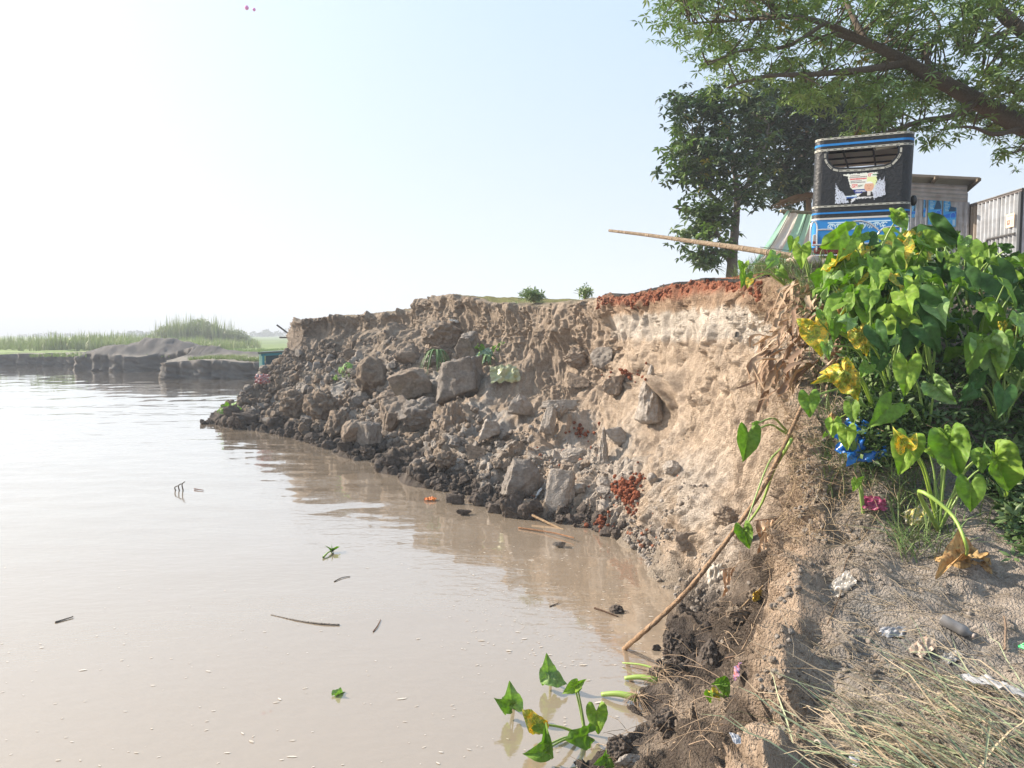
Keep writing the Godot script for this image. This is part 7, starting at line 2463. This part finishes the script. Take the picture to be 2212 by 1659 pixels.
	stick("straight twig propped in the mud beside the yellow scrap", [at_bank(1585, 1320), at_bank(1640, 1275) + Vector3(0, 0.06, 0.05)], 0.007, 0.006, Color(0.42, 0.31, 0.2))
	stick("crooked twig lying at the right edge of the near ground", [at_bank(2172, 1400) + Vector3(0, 0.015, 0), at_bank(2170, 1360) + Vector3(0, 0.02, 0), at_bank(2168, 1335) + Vector3(0, 0.015, 0)], 0.007, 0.005, Color(0.36, 0.26, 0.19))
	stick("orange brown stem hanging down the bare face right of the dangling taro", [P(1752, 960, 6.1), P(1745, 1040, 6.2), P(1742, 1100, 6.25), P(1735, 1150, 6.3)], 0.006, 0.003, Color(0.42, 0.22, 0.08))
	stick("long thin root trailing down the face beside the foremost taro", [at_bank(1860, 1165) + Vector3(0, 0.03, 0.02), at_bank(1830, 1215) + Vector3(-0.02, 0.03, 0.03), at_bank(1815, 1280) + Vector3(-0.02, 0.02, 0.03), at_bank(1790, 1345) + Vector3(-0.02, 0.02, 0.03)], 0.004, 0.003, Color(0.22, 0.15, 0.1))
	var wood := Color(0.28, 0.25, 0.22)
	stick("long thin branch floating in the open water", [on_y(585, 1328, 0.004), on_y(640, 1340, 0.008), on_y(690, 1347, 0.010), on_y(733, 1350, 0.006)], 0.005, 0.011, wood)
	stick("short dark stick floating at the left", [on_y(119, 1344, 0.006), on_y(158, 1332, 0.008)], 0.009, 0.006, wood)
	stick("curved twig floating right of the open water", [on_y(722, 1256, 0.004), on_y(738, 1248, 0.008), on_y(756, 1245, 0.004)], 0.006, 0.004, Color(0.16, 0.14, 0.12))
	stick("twig floating beside a clot of mud in the brown shallows", [on_y(1284, 1313, 0.01), on_y(1310, 1322, 0.015), on_y(1335, 1332, 0.005)], 0.010, 0.007, Color(0.13, 0.085, 0.06))
	stick("tiny splinter floating in the brown shallows", [on_y(1187, 1310, 0.006), on_y(1207, 1302, 0.008)], 0.007, 0.004, wood)
	stick("reddish reed floating far out beside bent stalks", [on_y(420, 1056, 0.006), on_y(440, 1059, 0.008)], 0.012, 0.006, Color(0.2, 0.1, 0.08))
	stick("faint twig with a dark red bud floating in the open water", [on_y(806, 1364, 0.006), on_y(815, 1352, 0.008), on_y(822, 1338, 0.006)], 0.006, 0.003, Color(0.24, 0.15, 0.14))
	for k in 3:
		stick(["left bent stalk standing out of the water far out", "middle bent stalk standing out of the water far out", "right bent stalk standing out of the water far out"][k], [on_y(380 + k * 8, 1061, -0.03), on_y(380 + k * 8, 1061, 0.0) + Vector3(-0.02, 0.07 + 0.03 * k, 0), on_y(380 + k * 8, 1061, 0.0) + Vector3(0.05, 0.11 + 0.04 * k, 0.03)], 0.012, 0.008, Color(0.14, 0.12, 0.09), "water_stalk", "stalk")
	# clot of mud with the floating twig
	var clot := put("mud_clot", chunk(3, 5, 0.4, 5, Vector3(1, 0.7, 1), WET, WET2, 0.75), M.rock)
	clot.transform = Transform3D(Basis.from_scale(Vector3.ONE * 0.075), on_y(1332, 1318, 0.015))
	tag(clot, "round clot of dark mud floating with a twig in the brown shallows", "mud clod")
	# floating plants
	var fp := thing("floating_plant", "uprooted green sprig floating in the open water", "plant", on_y(718, 1190, 0.02))
	for k in 4:
		var a := -0.4 + k * 0.9
		add_leaf(fp, fp.position + Vector3(cos(a) * 0.03, 0.02, sin(a) * 0.03), Vector3(cos(a), 0.5 + 0.2 * k, sin(a)), Vector3(0.2, 0.6, 1), 0.085, 6, "mid" if k else "bright", 0.45)
	add_stalk(fp, fp.position + Vector3(-0.05, 0.0, 0.3), fp.position, 0.02, 0.012, Color(1.2, 1.2, 1.0))
	var lf := thing("floating_leaf", "small pale leaf floating in the near water", "leaf", on_y(728, 1500, 0.006))
	add_leaf(lf, lf.position, Vector3(0.5, 0.02, -0.6), Vector3(0, 1, 0.1), 0.09, 6, "pale", 0.8)
	var orange := put("orange_scrap", crumpled(0.22, 0.16, 3, 0.07, Color(0.62, 0.19, 0.02), Color(0.55, 0.13, 0.02)), dull)
	orange.position = on_y(930, 1080, 0.01)
	tag(orange, "orange scrap floating beside the shore rubble", "scrap")
	# uprooted taro stems lying in the shallows
	for q in [["uprooted pale taro stem with a beard of roots at the muddy shore", 1375, 1508, 1300, 1500, 0.032, 24], ["brown peeled stem lying in the shallows above the pale taro stem", 1420, 1470, 1350, 1465, 0.030, 10], ["thin green uprooted stem beside the muddy root ball", 1430, 1450, 1345, 1432, 0.012, 12], ["green uprooted stem lying beside the round black clod", 1450, 1372, 1505, 1366, 0.020, 8]]:
		var p0 := on_y(q[1], q[2], 0.05)
		var p1 := on_y(q[3], q[4], 0.02)
		var o := thing("uprooted_stem", q[0], "plant stem", p0)
		var b := MB.new()
		var cc := Color(1.5, 1.5, 0.8) if q[6] != 10 else Color(2.0, 1.1, 0.8)
		b.tube(curve([Vector3.ZERO, (p1 - p0) * 0.5 + Vector3(0, 0.02, 0), p1 - p0], 10), q[5], float(q[5]) * 0.6, 8, cc, cc * 0.9)
		put("stalk", b.mesh(), M.stalk, o)
		var rt := MB.new()
		for k in int(q[6]) * 2:
			var d := Vector3(rng.randfn(), rng.randfn() * 0.4, rng.randfn()).normalized()
			rt.tube(curve([Vector3.ZERO, d * 0.07 + Vector3(0.02, 0.02, 0), d * 0.17 + Vector3(0.05, -0.03, 0)], 5), 0.004, 0.0015, 4, Color(0.42, 0.31, 0.2), Color(0.3, 0.2, 0.13), false)
		tag(put("roots", rt.mesh(), M.straw, o), "", "", "", "stuff")
	# roots and dead stalks over the muddy shore
	var rb := MB.new()
	for k in 260:
		var s := rng.randf_range(2.6, 4.6)
		var r := rng.randf_range(1.4, 5.5)
		var idx := bank_where(s, r)
		var p := bank_p[idx] + bank_n[idx] * 0.012
		var d := (Vector3(rng.randfn(), rng.randfn() * 0.5, rng.randfn()) + bank_n[idx] * 0.2).normalized()
		var ln := rng.randf_range(0.06, 0.35)
		var c := Color(0.42, 0.31, 0.21).lerp(Color(0.24, 0.16, 0.1), rng.randf())
		rb.tube(curve([p, p + d * ln * 0.5 + Vector3(0, 0.02, 0), p + d * ln + Vector3(rng.randfn() * 0.03, -0.03, rng.randfn() * 0.03)], 5), 0.0035, 0.0015, 4, c, c, false)
	tag(put("roots", rb.mesh(), M.straw), "pale loose roots strewn over the muddy shore", "roots", "", "stuff")
	# foam and flecks on the water
	var disc := MB.new()
	disc.pt(Vector3(0, 0.25, 0))
	for k in 8: disc.pt(Vector3(cos(TAU * k / 8.0) * (1.0 + 0.3 * sin(k * 5.0)), 0, sin(TAU * k / 8.0) * 0.55))
	for k in 8: disc.tri(0, 1 + k, 1 + (k + 1) % 8)
	var ts := []
	var cs := []
	for k in 620:
		var p := on_y(rng.randf_range(-100, 1700), 1120 + 600 * pow(rng.randf(), 0.8), 0.004)
		if k > 340: p = on_y(rng.randf_range(1000, 1460), rng.randf_range(1180, 1440), 0.004)
		if p.x > 1.5: continue
		var sc := rng.randf_range(0.004, 0.010) * (1.0 + 1.6 * pow(rng.randf(), 8.0))
		ts.append(Transform3D(Basis(Vector3.UP, rng.randfn() * 0.4) * Basis.from_scale(Vector3(sc * rng.randf_range(1.0, 2.0), sc * 0.4, sc)), p))
		cs.append(Color(0.46, 0.40, 0.33).lerp(Color(0.56, 0.52, 0.47), rng.randf()))
	var foam := mat(Color.WHITE, 0.6, true)
	tag(many("foam", disc.mesh(), foam, ts, cs), "flecks of pale foam drifting on the water", "foam")

func build_things() -> void:
	M.foliage = leafy(Color.WHITE, 0.5, true, 0.5)
	make_rocks()
	make_trees()
	make_sheds()
	make_vehicle()
	make_camp()
	make_leaf_kit()
	make_hero_plants()
	make_low_plants()
	make_dry_leaves()
	make_litter()
	make_foreground()
